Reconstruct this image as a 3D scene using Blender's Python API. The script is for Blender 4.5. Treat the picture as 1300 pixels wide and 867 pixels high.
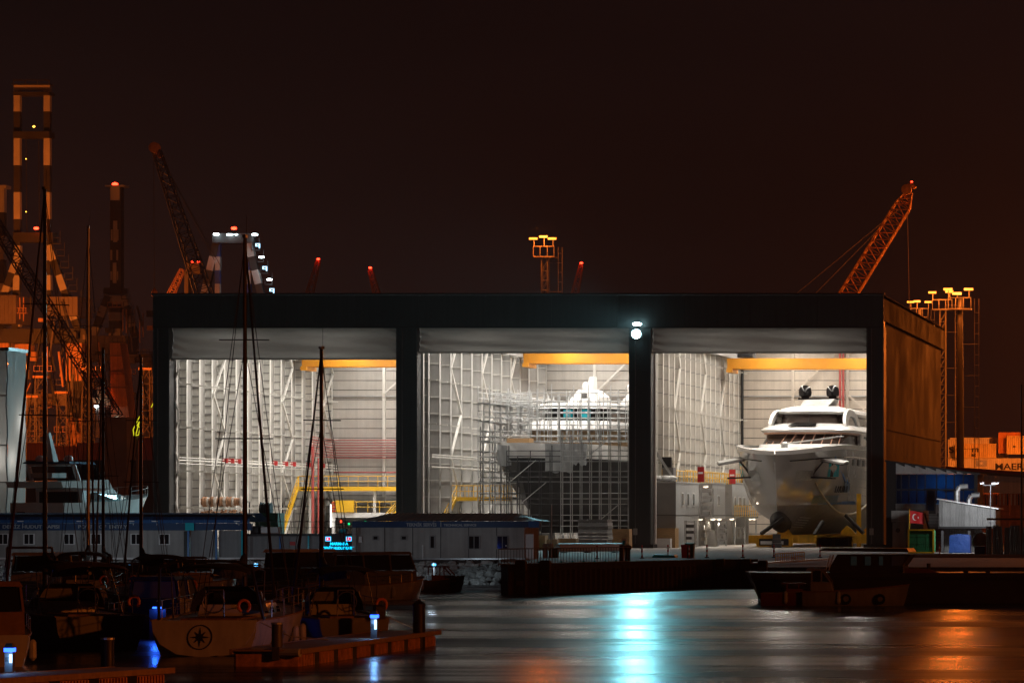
import bpy, math, random
from mathutils import Vector, Matrix
R = math.radians
random.seed(7)
for o in list(bpy.data.objects): bpy.data.objects.remove(o)
sc = bpy.context.scene
COL = sc.collection

# ------------------------------------------------------------------ camera
F, CX, CY, CZ = 4760.0, 1631.0, 655.0, 4.5      # focal length in photo pixels, vanishing point, eye height above the water
cam = bpy.data.cameras.new('camera'); camo = bpy.data.objects.new('camera', cam); COL.objects.link(camo)
camo.location = (0, 0, CZ); camo.rotation_euler = (R(90), 0, 0)
cam.sensor_fit = 'HORIZONTAL'; cam.sensor_width = 36.0; cam.lens = F/1300*36
cam.shift_x = (650-CX)/1300; cam.shift_y = (CY-433.5)/1300
cam.clip_start = 1; cam.clip_end = 6000
sc.camera = camo
def X(px, Y): return (px-CX)/F*Y
def Z(py, Y): return CZ-(py-CY)/F*Y
def P(px, py, Y): return Vector((X(px, Y), Y, Z(py, Y)))

# ------------------------------------------------------------------ night sky
w = bpy.data.worlds.new('World'); sc.world = w; w.use_nodes = True
nt = w.node_tree; nt.nodes.clear()
N = nt.nodes.new; L = nt.links.new
sky = N('ShaderNodeTexSky'); sky.sky_type = 'NISHITA'; sky.sun_disc = False
sky.sun_elevation = R(-8); sky.sun_rotation = R(200)
b1 = N('ShaderNodeBackground'); b1.inputs[1].default_value = 0.05; L(sky.outputs[0], b1.inputs[0])
tc = N('ShaderNodeTexCoord'); sep = N('ShaderNodeSeparateXYZ'); L(tc.outputs['Generated'], sep.inputs[0])
cr = N('ShaderNodeValToRGB'); L(sep.outputs[2], cr.inputs[0])      # city glow in the low air, darker overhead
cr.color_ramp.elements[0].position = 0.0; cr.color_ramp.elements[0].color = (0.0160, 0.0046, 0.0030, 1)
cr.color_ramp.elements[1].position = 0.5; cr.color_ramp.elements[1].color = (0.0040, 0.0025, 0.0026, 1)
e = cr.color_ramp.elements.new(0.05); e.color = (0.0092, 0.0036, 0.0030, 1)
e = cr.color_ramp.elements.new(0.12); e.color = (0.0056, 0.0029, 0.0029, 1)
nz = N('ShaderNodeTexNoise'); nz.inputs['Scale'].default_value = 3.0; nz.inputs['Detail'].default_value = 5     # thin uneven cloud lit by the city
mpw = N('ShaderNodeMapping'); mpw.inputs['Scale'].default_value = (1, 1, 3.2); L(tc.outputs['Generated'], mpw.inputs[0]); L(mpw.outputs[0], nz.inputs['Vector'])
mrw = N('ShaderNodeMapRange'); mrw.inputs[1].default_value = 0.3; mrw.inputs[2].default_value = 0.7; mrw.inputs[3].default_value = 0.72; mrw.inputs[4].default_value = 1.25; L(nz.outputs['Fac'], mrw.inputs[0])
vmw = N('ShaderNodeVectorMath'); vmw.operation = 'SCALE'; L(cr.outputs[0], vmw.inputs[0]); L(mrw.outputs[0], vmw.inputs['Scale'])
b2 = N('ShaderNodeBackground'); L(vmw.outputs[0], b2.inputs[0]); b2.inputs[1].default_value = 1.0
ad = N('ShaderNodeAddShader'); L(b1.outputs[0], ad.inputs[0]); L(b2.outputs[0], ad.inputs[1])
wo = N('ShaderNodeOutputWorld'); L(ad.outputs[0], wo.inputs[0])

vs = sc.view_settings; vs.view_transform = 'Standard'; vs.look = 'None'; vs.exposure = 0.0; vs.gamma = 1.0; vs.use_curve_mapping = False
sc.render.engine = 'CYCLES'
cy = sc.cycles
cy.use_denoising = True
try: cy.denoiser = 'OPENIMAGEDENOISE'
except Exception: pass
cy.max_bounces = 6; cy.diffuse_bounces = 3; cy.glossy_bounces = 3; cy.transmission_bounces = 4; cy.transparent_max_bounces = 8
cy.sample_clamp_indirect = 4.0; cy.caustics_reflective = False; cy.caustics_refractive = False
cy.use_light_tree = True; cy.use_adaptive_sampling = False; cy.volume_bounces = 0

# ------------------------------------------------------------------ materials
MATS = {}
def mat(name, col, rough=0.55, metal=0.0, var=0.18, scale=1.5, bump=0.0, bscale=20.0, emit=None, strength=0.0, spec=0.5, stretch=(1, 1, 1), streak=0.0):
    if name in MATS: return MATS[name]
    m = bpy.data.materials.new(name); m.use_nodes = True
    t = m.node_tree; b = t.nodes['Principled BSDF']
    b.inputs['Roughness'].default_value = rough; b.inputs['Metallic'].default_value = metal
    b.inputs['Specular IOR Level'].default_value = spec
    c = (col[0], col[1], col[2], 1)
    b.inputs['Base Color'].default_value = c
    if var > 0 or bump > 0 or streak > 0:
        g = t.nodes.new('ShaderNodeNewGeometry')
        mp = t.nodes.new('ShaderNodeMapping'); mp.inputs['Scale'].default_value = stretch
        t.links.new(g.outputs['Position'], mp.inputs[0])
    if var > 0 or streak > 0:
        n = t.nodes.new('ShaderNodeTexNoise'); n.inputs['Scale'].default_value = scale; n.inputs['Detail'].default_value = 6; n.inputs['Roughness'].default_value = 0.62
        t.links.new(mp.outputs[0], n.inputs['Vector'])
        r = t.nodes.new('ShaderNodeMapRange'); r.inputs[1].default_value = 0.3; r.inputs[2].default_value = 0.7
        r.inputs[3].default_value = 1-var; r.inputs[4].default_value = 1+var
        t.links.new(n.outputs['Fac'], r.inputs[0])
        fac = r.outputs[0]
        if streak > 0:      # rain streaks and dirt, running down
            mp2 = t.nodes.new('ShaderNodeMapping'); mp2.inputs['Scale'].default_value = (3.0, 3.0, 0.12)
            t.links.new(g.outputs['Position'], mp2.inputs[0])
            n2 = t.nodes.new('ShaderNodeTexNoise'); n2.inputs['Scale'].default_value = 1.0; n2.inputs['Detail'].default_value = 5
            t.links.new(mp2.outputs[0], n2.inputs['Vector'])
            r2 = t.nodes.new('ShaderNodeMapRange'); r2.inputs[1].default_value = 0.35; r2.inputs[2].default_value = 0.75
            r2.inputs[3].default_value = 1+streak*0.3; r2.inputs[4].default_value = 1-streak
            t.links.new(n2.outputs['Fac'], r2.inputs[0])
            mu = t.nodes.new('ShaderNodeMath'); mu.operation = 'MULTIPLY'
            t.links.new(fac, mu.inputs[0]); t.links.new(r2.outputs[0], mu.inputs[1]); fac = mu.outputs[0]
        v = t.nodes.new('ShaderNodeVectorMath'); v.operation = 'SCALE'; v.inputs[0].default_value = col[:3]
        t.links.new(fac, v.inputs['Scale']); t.links.new(v.outputs[0], b.inputs['Base Color'])
        r3 = t.nodes.new('ShaderNodeMapRange'); r3.inputs[1].default_value = 0.3; r3.inputs[2].default_value = 0.7
        r3.inputs[3].default_value = max(0.02, rough*0.85); r3.inputs[4].default_value = min(1, rough*1.2)
        t.links.new(n.outputs['Fac'], r3.inputs[0]); t.links.new(r3.outputs[0], b.inputs['Roughness'])
    if bump > 0:
        n3 = t.nodes.new('ShaderNodeTexNoise'); n3.inputs['Scale'].default_value = bscale; n3.inputs['Detail'].default_value = 4
        t.links.new(mp.outputs[0], n3.inputs['Vector'])
        bp = t.nodes.new('ShaderNodeBump'); bp.inputs['Strength'].default_value = bump; bp.inputs['Distance'].default_value = 0.1
        t.links.new(n3.outputs['Fac'], bp.inputs['Height']); t.links.new(bp.outputs[0], b.inputs['Normal'])
    if emit:
        b.inputs['Emission Color'].default_value = (emit[0], emit[1], emit[2], 1); b.inputs['Emission Strength'].default_value = strength
    MATS[name] = m
    return m
def glass(name, col, rough=0.05, alpha=1.0, trans=0.0):
    if name in MATS: return MATS[name]
    m = mat(name, col, rough, 0, var=0, spec=0.6)
    b = m.node_tree.nodes['Principled BSDF']
    b.inputs['Alpha'].default_value = alpha; b.inputs['Transmission Weight'].default_value = trans
    return m
def lamp_mat(name, col, s): return mat(name, (0.02, 0.02, 0.02), 0.4, var=0, emit=col, strength=s)

mat('charcoal', (0.026, 0.029, 0.030), 0.55, 0.0, 0.25, 0.35, streak=0.3)
mat('side_clad', (0.078, 0.070, 0.068), 0.85, 0.0, 0.30, 0.18, streak=0.40, spec=0.12)
mat('side_band', (0.042, 0.039, 0.038), 0.85, 0.0, 0.2, 0.25, streak=0.2, spec=0.12)
mat('curtain', (0.33, 0.33, 0.32), 0.7, 0.0, 0.2, 0.8, bump=0.9, bscale=1.2, stretch=(0.3, 1, 1.6))
mat('inner_clad', (0.50, 0.47, 0.43), 0.55, 0.0, 0.10, 0.4, streak=0.12)
mat('inner_beige', (0.60, 0.53, 0.45), 0.55, 0.0, 0.10, 0.4, streak=0.12)
mat('wall_grey', (0.40, 0.38, 0.35), 0.6, 0.0, 0.12, 0.4, streak=0.15)
mat('wall_beige', (0.40, 0.35, 0.295), 0.6, 0.0, 0.12, 0.4, streak=0.15)
mat('web_grey', (0.46, 0.445, 0.42), 0.55, 0.0, 0.12, 0.5, streak=0.15)
mat('scaff_tube', (0.60, 0.61, 0.61), 0.45, 0.1, 0.2, 2.0)
mat('steel_cream', (0.72, 0.70, 0.65), 0.5, 0.0, 0.10, 0.6, streak=0.12)
mat('steel_grey', (0.42, 0.42, 0.41), 0.5, 0.0, 0.14, 0.8, streak=0.12)
mat('joint_dark', (0.09, 0.085, 0.08), 0.7)
mat('crane_orange', (0.66, 0.27, 0.012), 0.4, 0.0, 0.1, 0.7)
mat('safety_yellow', (0.82, 0.47, 0.02), 0.45, 0.0, 0.12, 1.0)
mat('cradle_yellow', (0.72, 0.38, 0.01), 0.5, 0.0, 0.25, 0.9, streak=0.25)
mat('pipe_red', (0.40, 0.07, 0.06), 0.5, 0.0, 0.15, 1.0)
mat('red_paint', (0.50, 0.025, 0.025), 0.45, 0.0, 0.15, 1.0)
mat('blue_paint', (0.015, 0.06, 0.25), 0.5, 0.0, 0.2, 0.8)
mat('rail_blue', (0.05, 0.08, 0.2), 0.5)
mat('tread', (0.35, 0.33, 0.28), 0.6)
mat('galv', (0.55, 0.56, 0.56), 0.38, 0.75, 0.2, 2.0)
mat('mast_steel', (0.10, 0.09, 0.08), 0.55, 0.2, 0.2, 1.0)
mat('galv_dark', (0.10, 0.10, 0.105), 0.5, 0.5, 0.3, 2.0)
mat('concrete', (0.30, 0.285, 0.265), 0.75, 0.0, 0.28, 0.25, bump=0.25, bscale=6)
mat('floor_paint', (0.46, 0.43, 0.40), 0.42, 0.0, 0.15, 0.3)
mat('quay_wall', (0.055, 0.05, 0.047), 0.85, 0.0, 0.4, 0.9, bump=0.5, bscale=5, streak=0.5)
mat('rust_pile', (0.075, 0.05, 0.04), 0.8, 0.1, 0.4, 1.2, streak=0.5)
mat('rock', (0.34, 0.33, 0.31), 0.85, 0.0, 0.45, 1.3, bump=0.4, bscale=7)
mat('white_gel', (0.80, 0.79, 0.77), 0.22, 0.0, 0.05, 0.8)
mat('white_paint', (0.74, 0.74, 0.73), 0.45, 0.0, 0.1, 1.0)
mat('cream_wall', (0.36, 0.35, 0.33), 0.6, 0.0, 0.14, 0.8, streak=0.25)
mat('grey_wall', (0.25, 0.25, 0.25), 0.6, 0.0, 0.16, 0.8, streak=0.3)
mat('cabin_grey', (0.50, 0.51, 0.51), 0.5, 0.0, 0.1, 0.6, streak=0.12)
mat('cabin_dark', (0.26, 0.25, 0.24), 0.55, 0.0, 0.12, 0.6)
mat('black', (0.012, 0.012, 0.013), 0.5, 0.0, 0.2, 2.0)
mat('black_gloss', (0.008, 0.008, 0.009), 0.12, 0.0, 0)
mat('rubber', (0.02, 0.02, 0.02), 0.8)
mat('chrome_hull', (0.62, 0.61, 0.60), 0.09, 0.42, 0.05, 0.5, bump=0.05, bscale=0.4)
mat('antifoul', (0.34, 0.33, 0.31), 0.38, 0.0, 0.25, 0.7)
mat('antifoul_black', (0.014, 0.014, 0.015), 0.5, 0.0, 0.25, 0.7)
mat('copper_trim', (0.62, 0.36, 0.25), 0.35, 0.4, 0.05)
mat('cyan_film', (0.02, 0.50, 0.62), 0.2, 0.0, 0.1, 1)
mat('tape_blue', (0.03, 0.16, 0.45), 0.4)
mat('wood', (0.42, 0.25, 0.11), 0.7, 0.0, 0.25, 3.0, stretch=(1, 1, 6))
mat('ply', (0.46, 0.31, 0.17), 0.7, 0.0, 0.2, 1.5)
mat('coil', (0.40, 0.21, 0.11), 0.7, 0.0, 0.35, 3.0)
mat('coil_pale', (0.55, 0.48, 0.42), 0.7, 0.0, 0.3, 3.0)
mat('green_paint', (0.012, 0.075, 0.045), 0.5, 0.0, 0.2, 1)
mat('green_net', (0.012, 0.20, 0.07), 0.8, 0.0, 0.25, 3, bump=0.5, bscale=12)
mat('flag_red', (0.55, 0.012, 0.015), 0.7, 0.0, 0.08, 2)
mat('tarp_blue', (0.01, 0.045, 0.20), 0.5, 0.0, 0.2, 1.2, bump=0.5, bscale=2.5)
mat('tarp_grey', (0.45, 0.46, 0.46), 0.6, 0.0, 0.15, 1.0, bump=0.8, bscale=1.3)
mat('wrap', (0.30, 0.285, 0.27), 0.35, 0.0, 0.25, 0.8, bump=1.0, bscale=1.6, stretch=(1, 1, 0.3))
mat('hose', (0.58, 0.52, 0.42), 0.6)
mat('roof_blue', (0.02, 0.105, 0.30), 0.5, 0.0, 0.18, 0.8, streak=0.2)
mat('fascia_blue', (0.012, 0.05, 0.14), 0.5, 0.0, 0.15, 0.8)
mat('roof_sheet', (0.52, 0.56, 0.58), 0.5, 0.2, 0.15, 0.8)
mat('letter_pale', (0.42, 0.45, 0.47), 0.5, 0, 0)
mat('letter_dark', (0.012, 0.01, 0.03), 0.6, 0, 0)
mat('film_blue', (0.10, 0.20, 0.34), 0.3, 0.2, 0.2, 0.8)
glass('pane_brown', (0.045, 0.030, 0.024), 0.05)  # brown put into the glass for the lit cabin behind it
mat('vinyl_sheen', (0.34, 0.35, 0.35), 0.25, 0.0, 0.2, 2)  # opaque pale grey stands for light caught on clear hood windows
mat('lifebuoy', (0.75, 0.20, 0.03), 0.5)
mat('rope', (0.45, 0.42, 0.36), 0.8)
glass('pane_dark', (0.015, 0.017, 0.02), 0.06)
glass('pane_blue', (0.006, 0.035, 0.075), 0.04)
glass('pane_annex', (0.03, 0.12, 0.22), 0.05, 1.0, 0.85)
mat('cont_blue', (0.30, 0.34, 0.50), 0.5)
glass('pane_cabin', (0.10, 0.13, 0.14), 0.08)
mat('crane_white', (0.50, 0.47, 0.44), 0.55, 0.0, 0.15, 0.3)
mat('crane_black', (0.030, 0.028, 0.028), 0.6, 0.0, 0.2, 0.3)
mat('crane_steel', (0.16, 0.13, 0.12), 0.6, 0.0, 0.25, 0.3)
mat('crane_body', (0.60, 0.30, 0.14), 0.55, 0.0, 0.2, 0.25, streak=0.3)
mat('boom_blue', (0.022, 0.018, 0.05), 0.6, 0.0, 0.2, 0.5)
mat('cont_yellow', (0.66, 0.50, 0.22), 0.6, 0.0, 0.15, 0.5, streak=0.25)
mat('cont_grey', (0.62, 0.58, 0.50), 0.6, 0.0, 0.12, 0.5, streak=0.25)
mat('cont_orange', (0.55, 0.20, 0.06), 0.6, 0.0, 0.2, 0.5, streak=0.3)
mat('cont_red', (0.22, 0.05, 0.05), 0.6, 0.0, 0.2, 0.5, streak=0.3)
mat('sheet_metal', (0.27, 0.27, 0.265), 0.55, 0.3, 0.2, 0.8, streak=0.45)
mat('hull_dark', (0.035, 0.033, 0.036), 0.35, 0.0, 0.2, 1)
mat('hull_navy', (0.015, 0.025, 0.07), 0.3, 0.0, 0.15, 1)
mat('hull_white', (0.50, 0.49, 0.47), 0.3, 0.0, 0.1, 1.2, streak=0.2)
mat('hull_red', (0.16, 0.03, 0.02), 0.5, 0.0, 0.2, 1)
mat('canvas_dark', (0.018, 0.020, 0.026), 0.85, 0.0, 0.25, 2, bump=0.6, bscale=4)
mat('canvas_brown', (0.06, 0.035, 0.028), 0.85, 0.0, 0.25, 2, bump=0.6, bscale=4)
mat('canvas_grey', (0.20, 0.20, 0.20), 0.85, 0.0, 0.2, 2, bump=0.6, bscale=4)
mat('teak', (0.22, 0.12, 0.06), 0.6, 0.0, 0.25, 3)
mat('alloy', (0.40, 0.40, 0.40), 0.35, 0.8, 0.15, 2)
mat('alloy_dark', (0.045, 0.045, 0.05), 0.4, 0.5, 0.15, 2)
mat('pontoon_wood', (0.30, 0.19, 0.11), 0.7, 0.0, 0.3, 4, stretch=(4, 1, 1))
mat('pontoon_float', (0.58, 0.27, 0.12), 0.6, 0.0, 0.35, 5, streak=0.4)
mat('fender', (0.50, 0.50, 0.48), 0.4)
SODIUM = (1.0, 0.20, 0.022)
lamp_mat('sodium_lens', (1.0, 0.30, 0.03), 3.4)
lamp_mat('flood_lens', (0.55, 0.95, 1.0), 60.0)
lamp_mat('led_white', (0.75, 0.95, 1.0), 14.0)
lamp_mat('led_cyan', (0.15, 0.75, 1.0), 14.0)
lamp_mat('red_beacon', (1.0, 0.03, 0.01), 12.0)
lamp_mat('tube_light', (1.0, 0.97, 0.90), 3.5)
lamp_mat('warm_light', (1.0, 0.80, 0.58), 3.0)
lamp_mat('led_blue', (0.02, 0.10, 1.0), 5.0)
lamp_mat('pedestal_light', (0.45, 0.80, 1.0), 2.6)
lamp_mat('sign_cyan', (0.0, 0.55, 1.0), 2.0)
lamp_mat('sign_white', (0.7, 0.9, 1.0), 1.2)
lamp_mat('sign_red', (1.0, 0.02, 0.10), 1.2)
lamp_mat('green_signal', (0.0, 1.0, 0.25), 2.0)
lamp_mat('yellow_strip', (0.85, 0.80, 0.02), 0.9)
lamp_mat('room_glow', (0.02, 0.30, 0.9), 0.35)
mat('pane_lit', (0.05,0.06,0.06), 0.15, 0, 0.6, 6, emit=(0.25,0.42,0.35), strength=0.012)
lamp_mat('led_cyan_soft', (0.05, 0.45, 1.0), 3.0)
lamp_mat('amber', (1.0, 0.45, 0.05), 6.0)
lamp_mat('lamp_glow_white', (0.4, 0.75, 1.0), 3.0)

def translucent(name, col, amount):
    t = MATS[name].node_tree; b = t.nodes['Principled BSDF']; out = [n for n in t.nodes if n.type == 'OUTPUT_MATERIAL'][0]
    tr = t.nodes.new('ShaderNodeBsdfTranslucent'); tr.inputs[0].default_value = (*col, 1)
    mx = t.nodes.new('ShaderNodeMixShader'); mx.inputs[0].default_value = amount
    t.links.new(b.outputs[0], mx.inputs[1]); t.links.new(tr.outputs[0], mx.inputs[2]); t.links.new(mx.outputs[0], out.inputs[0])
translucent('curtain', (0.5, 0.49, 0.46), 0.10)
translucent('wrap', (0.8, 0.78, 0.74), 0.5)

# ------------------------------------------------------------------ mesh helpers
class MB:
    def __init__(s): s.v = []; s.f = []; s.m = []
    def add(s, vs, fs, mi=0):
        b = len(s.v); s.v += [tuple(v) for v in vs]
        for f in fs: s.f.append(tuple(b+i for i in f)); s.m.append(mi)
        return s
    def box(s, x0, x1, y0, y1, z0, z1, mi=0):
        if x0 > x1: x0, x1 = x1, x0
        if y0 > y1: y0, y1 = y1, y0
        if z0 > z1: z0, z1 = z1, z0
        return s.add([(x0,y0,z0),(x1,y0,z0),(x1,y1,z0),(x0,y1,z0),(x0,y0,z1),(x1,y0,z1),(x1,y1,z1),(x0,y1,z1)],
                     [(0,3,2,1),(4,5,6,7),(0,1,5,4),(1,2,6,5),(2,3,7,6),(3,0,4,7)], mi)
    def beam(s, p0, p1, w, h=None, mi=0):
        p0 = Vector(p0); p1 = Vector(p1); h = w if h is None else h
        d = (p1-p0).normalized(); up = Vector((0,0,1)) if abs(d.z) < 0.95 else Vector((0,1,0))
        a = d.cross(up).normalized()*w/2; c = a.cross(d).normalized()*h/2
        vs = [p0-a-c, p0+a-c, p0+a+c, p0-a+c, p1-a-c, p1+a-c, p1+a+c, p1-a+c]
        return s.add(vs, [(0,1,2,3),(7,6,5,4),(0,4,5,1),(1,5,6,2),(2,6,7,3),(3,7,4,0)], mi)
    def tube(s, p0, p1, r0, r1=None, n=6, mi=0):
        p0 = Vector(p0); p1 = Vector(p1); r1 = r0 if r1 is None else r1
        d = (p1-p0).normalized(); up = Vector((0,0,1)) if abs(d.z) < 0.95 else Vector((0,1,0))
        a = d.cross(up).normalized(); c = a.cross(d)
        vs = []
        for p, r in ((p0, r0), (p1, r1)):
            for i in range(n):
                t = 2*math.pi*i/n; vs.append(p+a*math.cos(t)*r+c*math.sin(t)*r)
        fs = [(i, i+n, (i+1) % n+n, (i+1) % n) for i in range(n)] + [tuple(range(n)), tuple(reversed(range(n, 2*n)))]
        return s.add(vs, fs, mi)
    def path(s, pts, r, n=6, mi=0):
        for a, b in zip(pts, pts[1:]): s.tube(a, b, r, r, n, mi)
        return s
    def loft(s, rings, closed=True, caps=True, mi=0):
        n = len(rings[0]); vs = [p for r in rings for p in r]; fs = []
        for k in range(len(rings)-1):
            for i in range(n if closed else n-1):
                j = (i+1) % n
                fs.append((k*n+i, k*n+j, (k+1)*n+j, (k+1)*n+i))
        if caps: fs += [tuple(reversed(range(n))), tuple(range((len(rings)-1)*n, len(rings)*n))]
        return s.add(vs, fs, mi)
    def lathe(s, prof, c=(0,0,0), n=12, mi=0):
        rings = [[(c[0]+r*math.cos(2*math.pi*i/n), c[1]+r*math.sin(2*math.pi*i/n), c[2]+z) for i in range(n)] for r, z in prof]
        return s.loft(rings, True, True, mi)
    def prism(s, poly, vec, mi=0):
        vec = Vector(vec); a = [Vector(p) for p in poly]; b = [p+vec for p in a]
        return s.loft([a, b], True, True, mi)
    def corr(s, p0, u, h, n, d, nrm, mi=0):
        """corrugated sheet: start p0, run vector u, height h (z), n waves, depth d along nrm"""
        p0 = Vector(p0); u = Vector(u); nrm = Vector(nrm)*d
        lo, hi = [], []
        hv = Vector((0, 0, h)) if not isinstance(h, Vector) else h
        for i in range(n):
            for t, k in ((0.0, 0), (0.32, 0), (0.5, 1), (0.82, 1)):
                q = p0+u*((i+t)/n)+nrm*k; lo.append(q); hi.append(q+hv)
        lo.append(p0+u); hi.append(p0+u+hv)
        return s.loft([lo, hi], False, False, mi)
OFF = {}
def build(name, mb, mats, parent=None, smooth=False, local=False, mesh=None):
    me = mesh
    if me is None:
        me = bpy.data.meshes.new(name)
        off = Vector((0,0,0)) if (parent is None or local) else OFF.get(parent.name, Vector((0,0,0)))
        if off.length > 0: vs_ = [(a-off.x, b-off.y, c-off.z) for a, b, c in mb.v]
        else: vs_ = mb.v
        me.from_pydata(vs_, [], mb.f)
        if isinstance(mats, str): mats = [mats]
        for m in mats: me.materials.append(MATS[m])
        if len(mats) > 1: me.polygons.foreach_set('material_index', mb.m)
        if smooth:
            me.polygons.foreach_set('use_smooth', [True]*len(me.polygons))
            try: me.set_sharp_from_angle(angle=R(38 if smooth != 'soft' else 150))
            except Exception: pass
        me.update()
    o = bpy.data.objects.new(name, me); COL.objects.link(o)
    if parent is not None:
        o.parent = parent
        OFF[o.name] = OFF.get(parent.name, Vector((0,0,0)))
    return o
def tag(o, label=None, cat=None, group=None, kind=None):
    if label: o['label'] = label
    if cat: o['category'] = cat
    if group: o['group'] = group
    if kind: o['kind'] = kind
    return o
def thing(name, label, cat, loc=(0,0,0), group=None, rz=0.0):
    o = bpy.data.objects.new(name, None); COL.objects.link(o); o.empty_display_size = 0.3
    o.location = loc; o.rotation_euler = (0, 0, rz); OFF[o.name] = Vector(loc)
    return tag(o, label, cat, group)
def struct(name, mb, m): return tag(build(name, mb, m), kind='structure')
def dup(o, parent=None, loc=None, label=None):
    c = o.copy(); COL.objects.link(c); c.parent = parent
    if parent is not None: OFF[c.name] = OFF.get(parent.name, Vector((0,0,0)))
    else: OFF[c.name] = Vector(loc if loc is not None else o.location)
    if loc is not None: c.location = loc
    if label: c['label'] = label
    for ch in [k for k in bpy.data.objects if k.parent == o]: dup(ch, c)
    return c
def text(name, body, size, loc, parent, m, rot=(R(90), 0, 0), ext=0.01, align='LEFT', world=True, sx=1.0, bold=0.0):
    c = bpy.data.curves.new(name, 'FONT'); c.body = body; c.size = size; c.extrude = ext; c.align_x = align; c.offset = bold
    c.materials.append(MATS[m])
    tmp = bpy.data.objects.new(name, c); me = bpy.data.meshes.new_from_object(tmp); bpy.data.objects.remove(tmp)
    if not me.materials: me.materials.append(MATS[m])
    o = bpy.data.objects.new(name, me); COL.objects.link(o); o.rotation_euler = rot; o.scale = (sx, 1, 1)
    off = OFF.get(parent.name, Vector((0,0,0))) if (parent and world) else Vector((0,0,0))
    o.location = Vector(loc)-off; o.parent = parent
    return o
def light(name, kind, loc, power, col, parent=None, **kw):
    l = bpy.data.lights.new(name, kind); l.energy = power; l.color = col
    for k, v in kw.items():
        if k not in ('aim',): setattr(l, k, v)
    o = bpy.data.objects.new(name, l); COL.objects.link(o)
    off = OFF.get(parent.name, Vector((0,0,0))) if parent else Vector((0,0,0))
    o.location = Vector(loc)-off; o.parent = parent
    if 'aim' in kw: o.rotation_euler = (Vector(kw['aim'])-Vector(loc)).to_track_quat('-Z', 'Y').to_euler()
    return o
# ================================================================== SETTING: water, ground, quay
GZ = 1.6                                     # quay level above the water
m = bpy.data.materials.new('harbour_water'); m.use_nodes = True; MATS['harbour_water'] = m
t = m.node_tree; b = t.nodes['Principled BSDF']
b.inputs['Base Color'].default_value = (0.006, 0.008, 0.009, 1); b.inputs['IOR'].default_value = 1.33; b.inputs['Specular IOR Level'].default_value = 0.5
g = t.nodes.new('ShaderNodeNewGeometry')
def wnoise(scale, sx, sy, det=3):
    mp = t.nodes.new('ShaderNodeMapping'); mp.inputs['Scale'].default_value = (sx, sy, 1); t.links.new(g.outputs['Position'], mp.inputs[0])
    n = t.nodes.new('ShaderNodeTexNoise'); n.inputs['Scale'].default_value = scale; n.inputs['Detail'].default_value = det
    t.links.new(mp.outputs[0], n.inputs['Vector']); return n
na = wnoise(1.0, 0.022, 0.10, 4)             # wind patches: calmer and rougher water
rr = t.nodes.new('ShaderNodeMapRange'); rr.inputs[1].default_value = 0.36; rr.inputs[2].default_value = 0.64; rr.inputs[3].default_value = 0.17; rr.inputs[4].default_value = 0.36
t.links.new(na.outputs['Fac'], rr.inputs[0]); t.links.new(rr.outputs[0], b.inputs['Roughness'])
nb = wnoise(1.0, 0.075, 0.60, 6); nc = wnoise(1.0, 0.9, 3.0, 2); nd = wnoise(1.0, 0.020, 0.060, 5)
m1 = t.nodes.new('ShaderNodeMath'); m1.operation = 'MULTIPLY_ADD'; m1.inputs[1].default_value = 0.12
t.links.new(nc.outputs['Fac'], m1.inputs[0]); t.links.new(nb.outputs['Fac'], m1.inputs[2])
bp = t.nodes.new('ShaderNodeBump'); bp.inputs['Strength'].default_value = 0.26; bp.inputs['Distance'].default_value = 0.26
bp2 = t.nodes.new('ShaderNodeBump'); bp2.inputs['Strength'].default_value = 0.40; bp2.inputs['Distance'].default_value = 1.1
t.links.new(nd.outputs['Fac'], bp2.inputs['Height']); t.links.new(bp2.outputs[0], bp.inputs['Normal'])
t.links.new(m1.outputs[0], bp.inputs['Height']); t.links.new(bp.outputs[0], b.inputs['Normal'])
struct('water', MB().add([(-900,-300,0),(900,-300,0),(900,300,0),(-900,300,0)], [(0,1,2,3)]), 'harbour_water')

# quay: edge polyline in plan, from left to right (x, y)
EDGE = [(-1500, 249.5), (X(-60,249.5), 249.5), (X(636,249.5), 249.5), (X(636,216), 216.0), (X(645,215), 215.0), (X(905,240), 240.0), (X(962,241), 241.0),
        (X(968,203), 203.0), (40, 203.0), (1500, 203.0)]
mb = MB()
top = [(x, y, GZ) for x, y in EDGE]
far = [(1500, 3500, GZ), (-1500, 3500, GZ)]
mb.add(top+far, [tuple(range(len(top)+2))])
struct('ground', mb, 'concrete')
mb = MB()
lo = [(x, y, -2.0) for x, y in EDGE]; hi = [(x, y, GZ-0.004) for x, y in EDGE]
mb.loft([lo, hi], False, False)
struct('quay_wall', mb, 'quay_wall')
# coping kerbs along the quay edge
def coping(i0, i1, h=0.14, wd=0.5):
    (x0, y0), (x1, y1) = EDGE[i0], EDGE[i1]
    d = Vector((x1-x0, y1-y0, 0)); n = Vector((-d.y, d.x, 0)).normalized()
    a = Vector((x0, y0, GZ)); c = Vector((x1, y1, GZ))
    return MB().prism([a-n*0.06, c-n*0.06, c+n*wd, a+n*wd], (0, 0, h))
struct('kerb_jetty', coping(4, 5), 'quay_wall')
struct('kerb_basin', coping(5, 6), 'quay_wall')
struct('kerb_apron', coping(7, 8), 'quay_wall')
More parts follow.
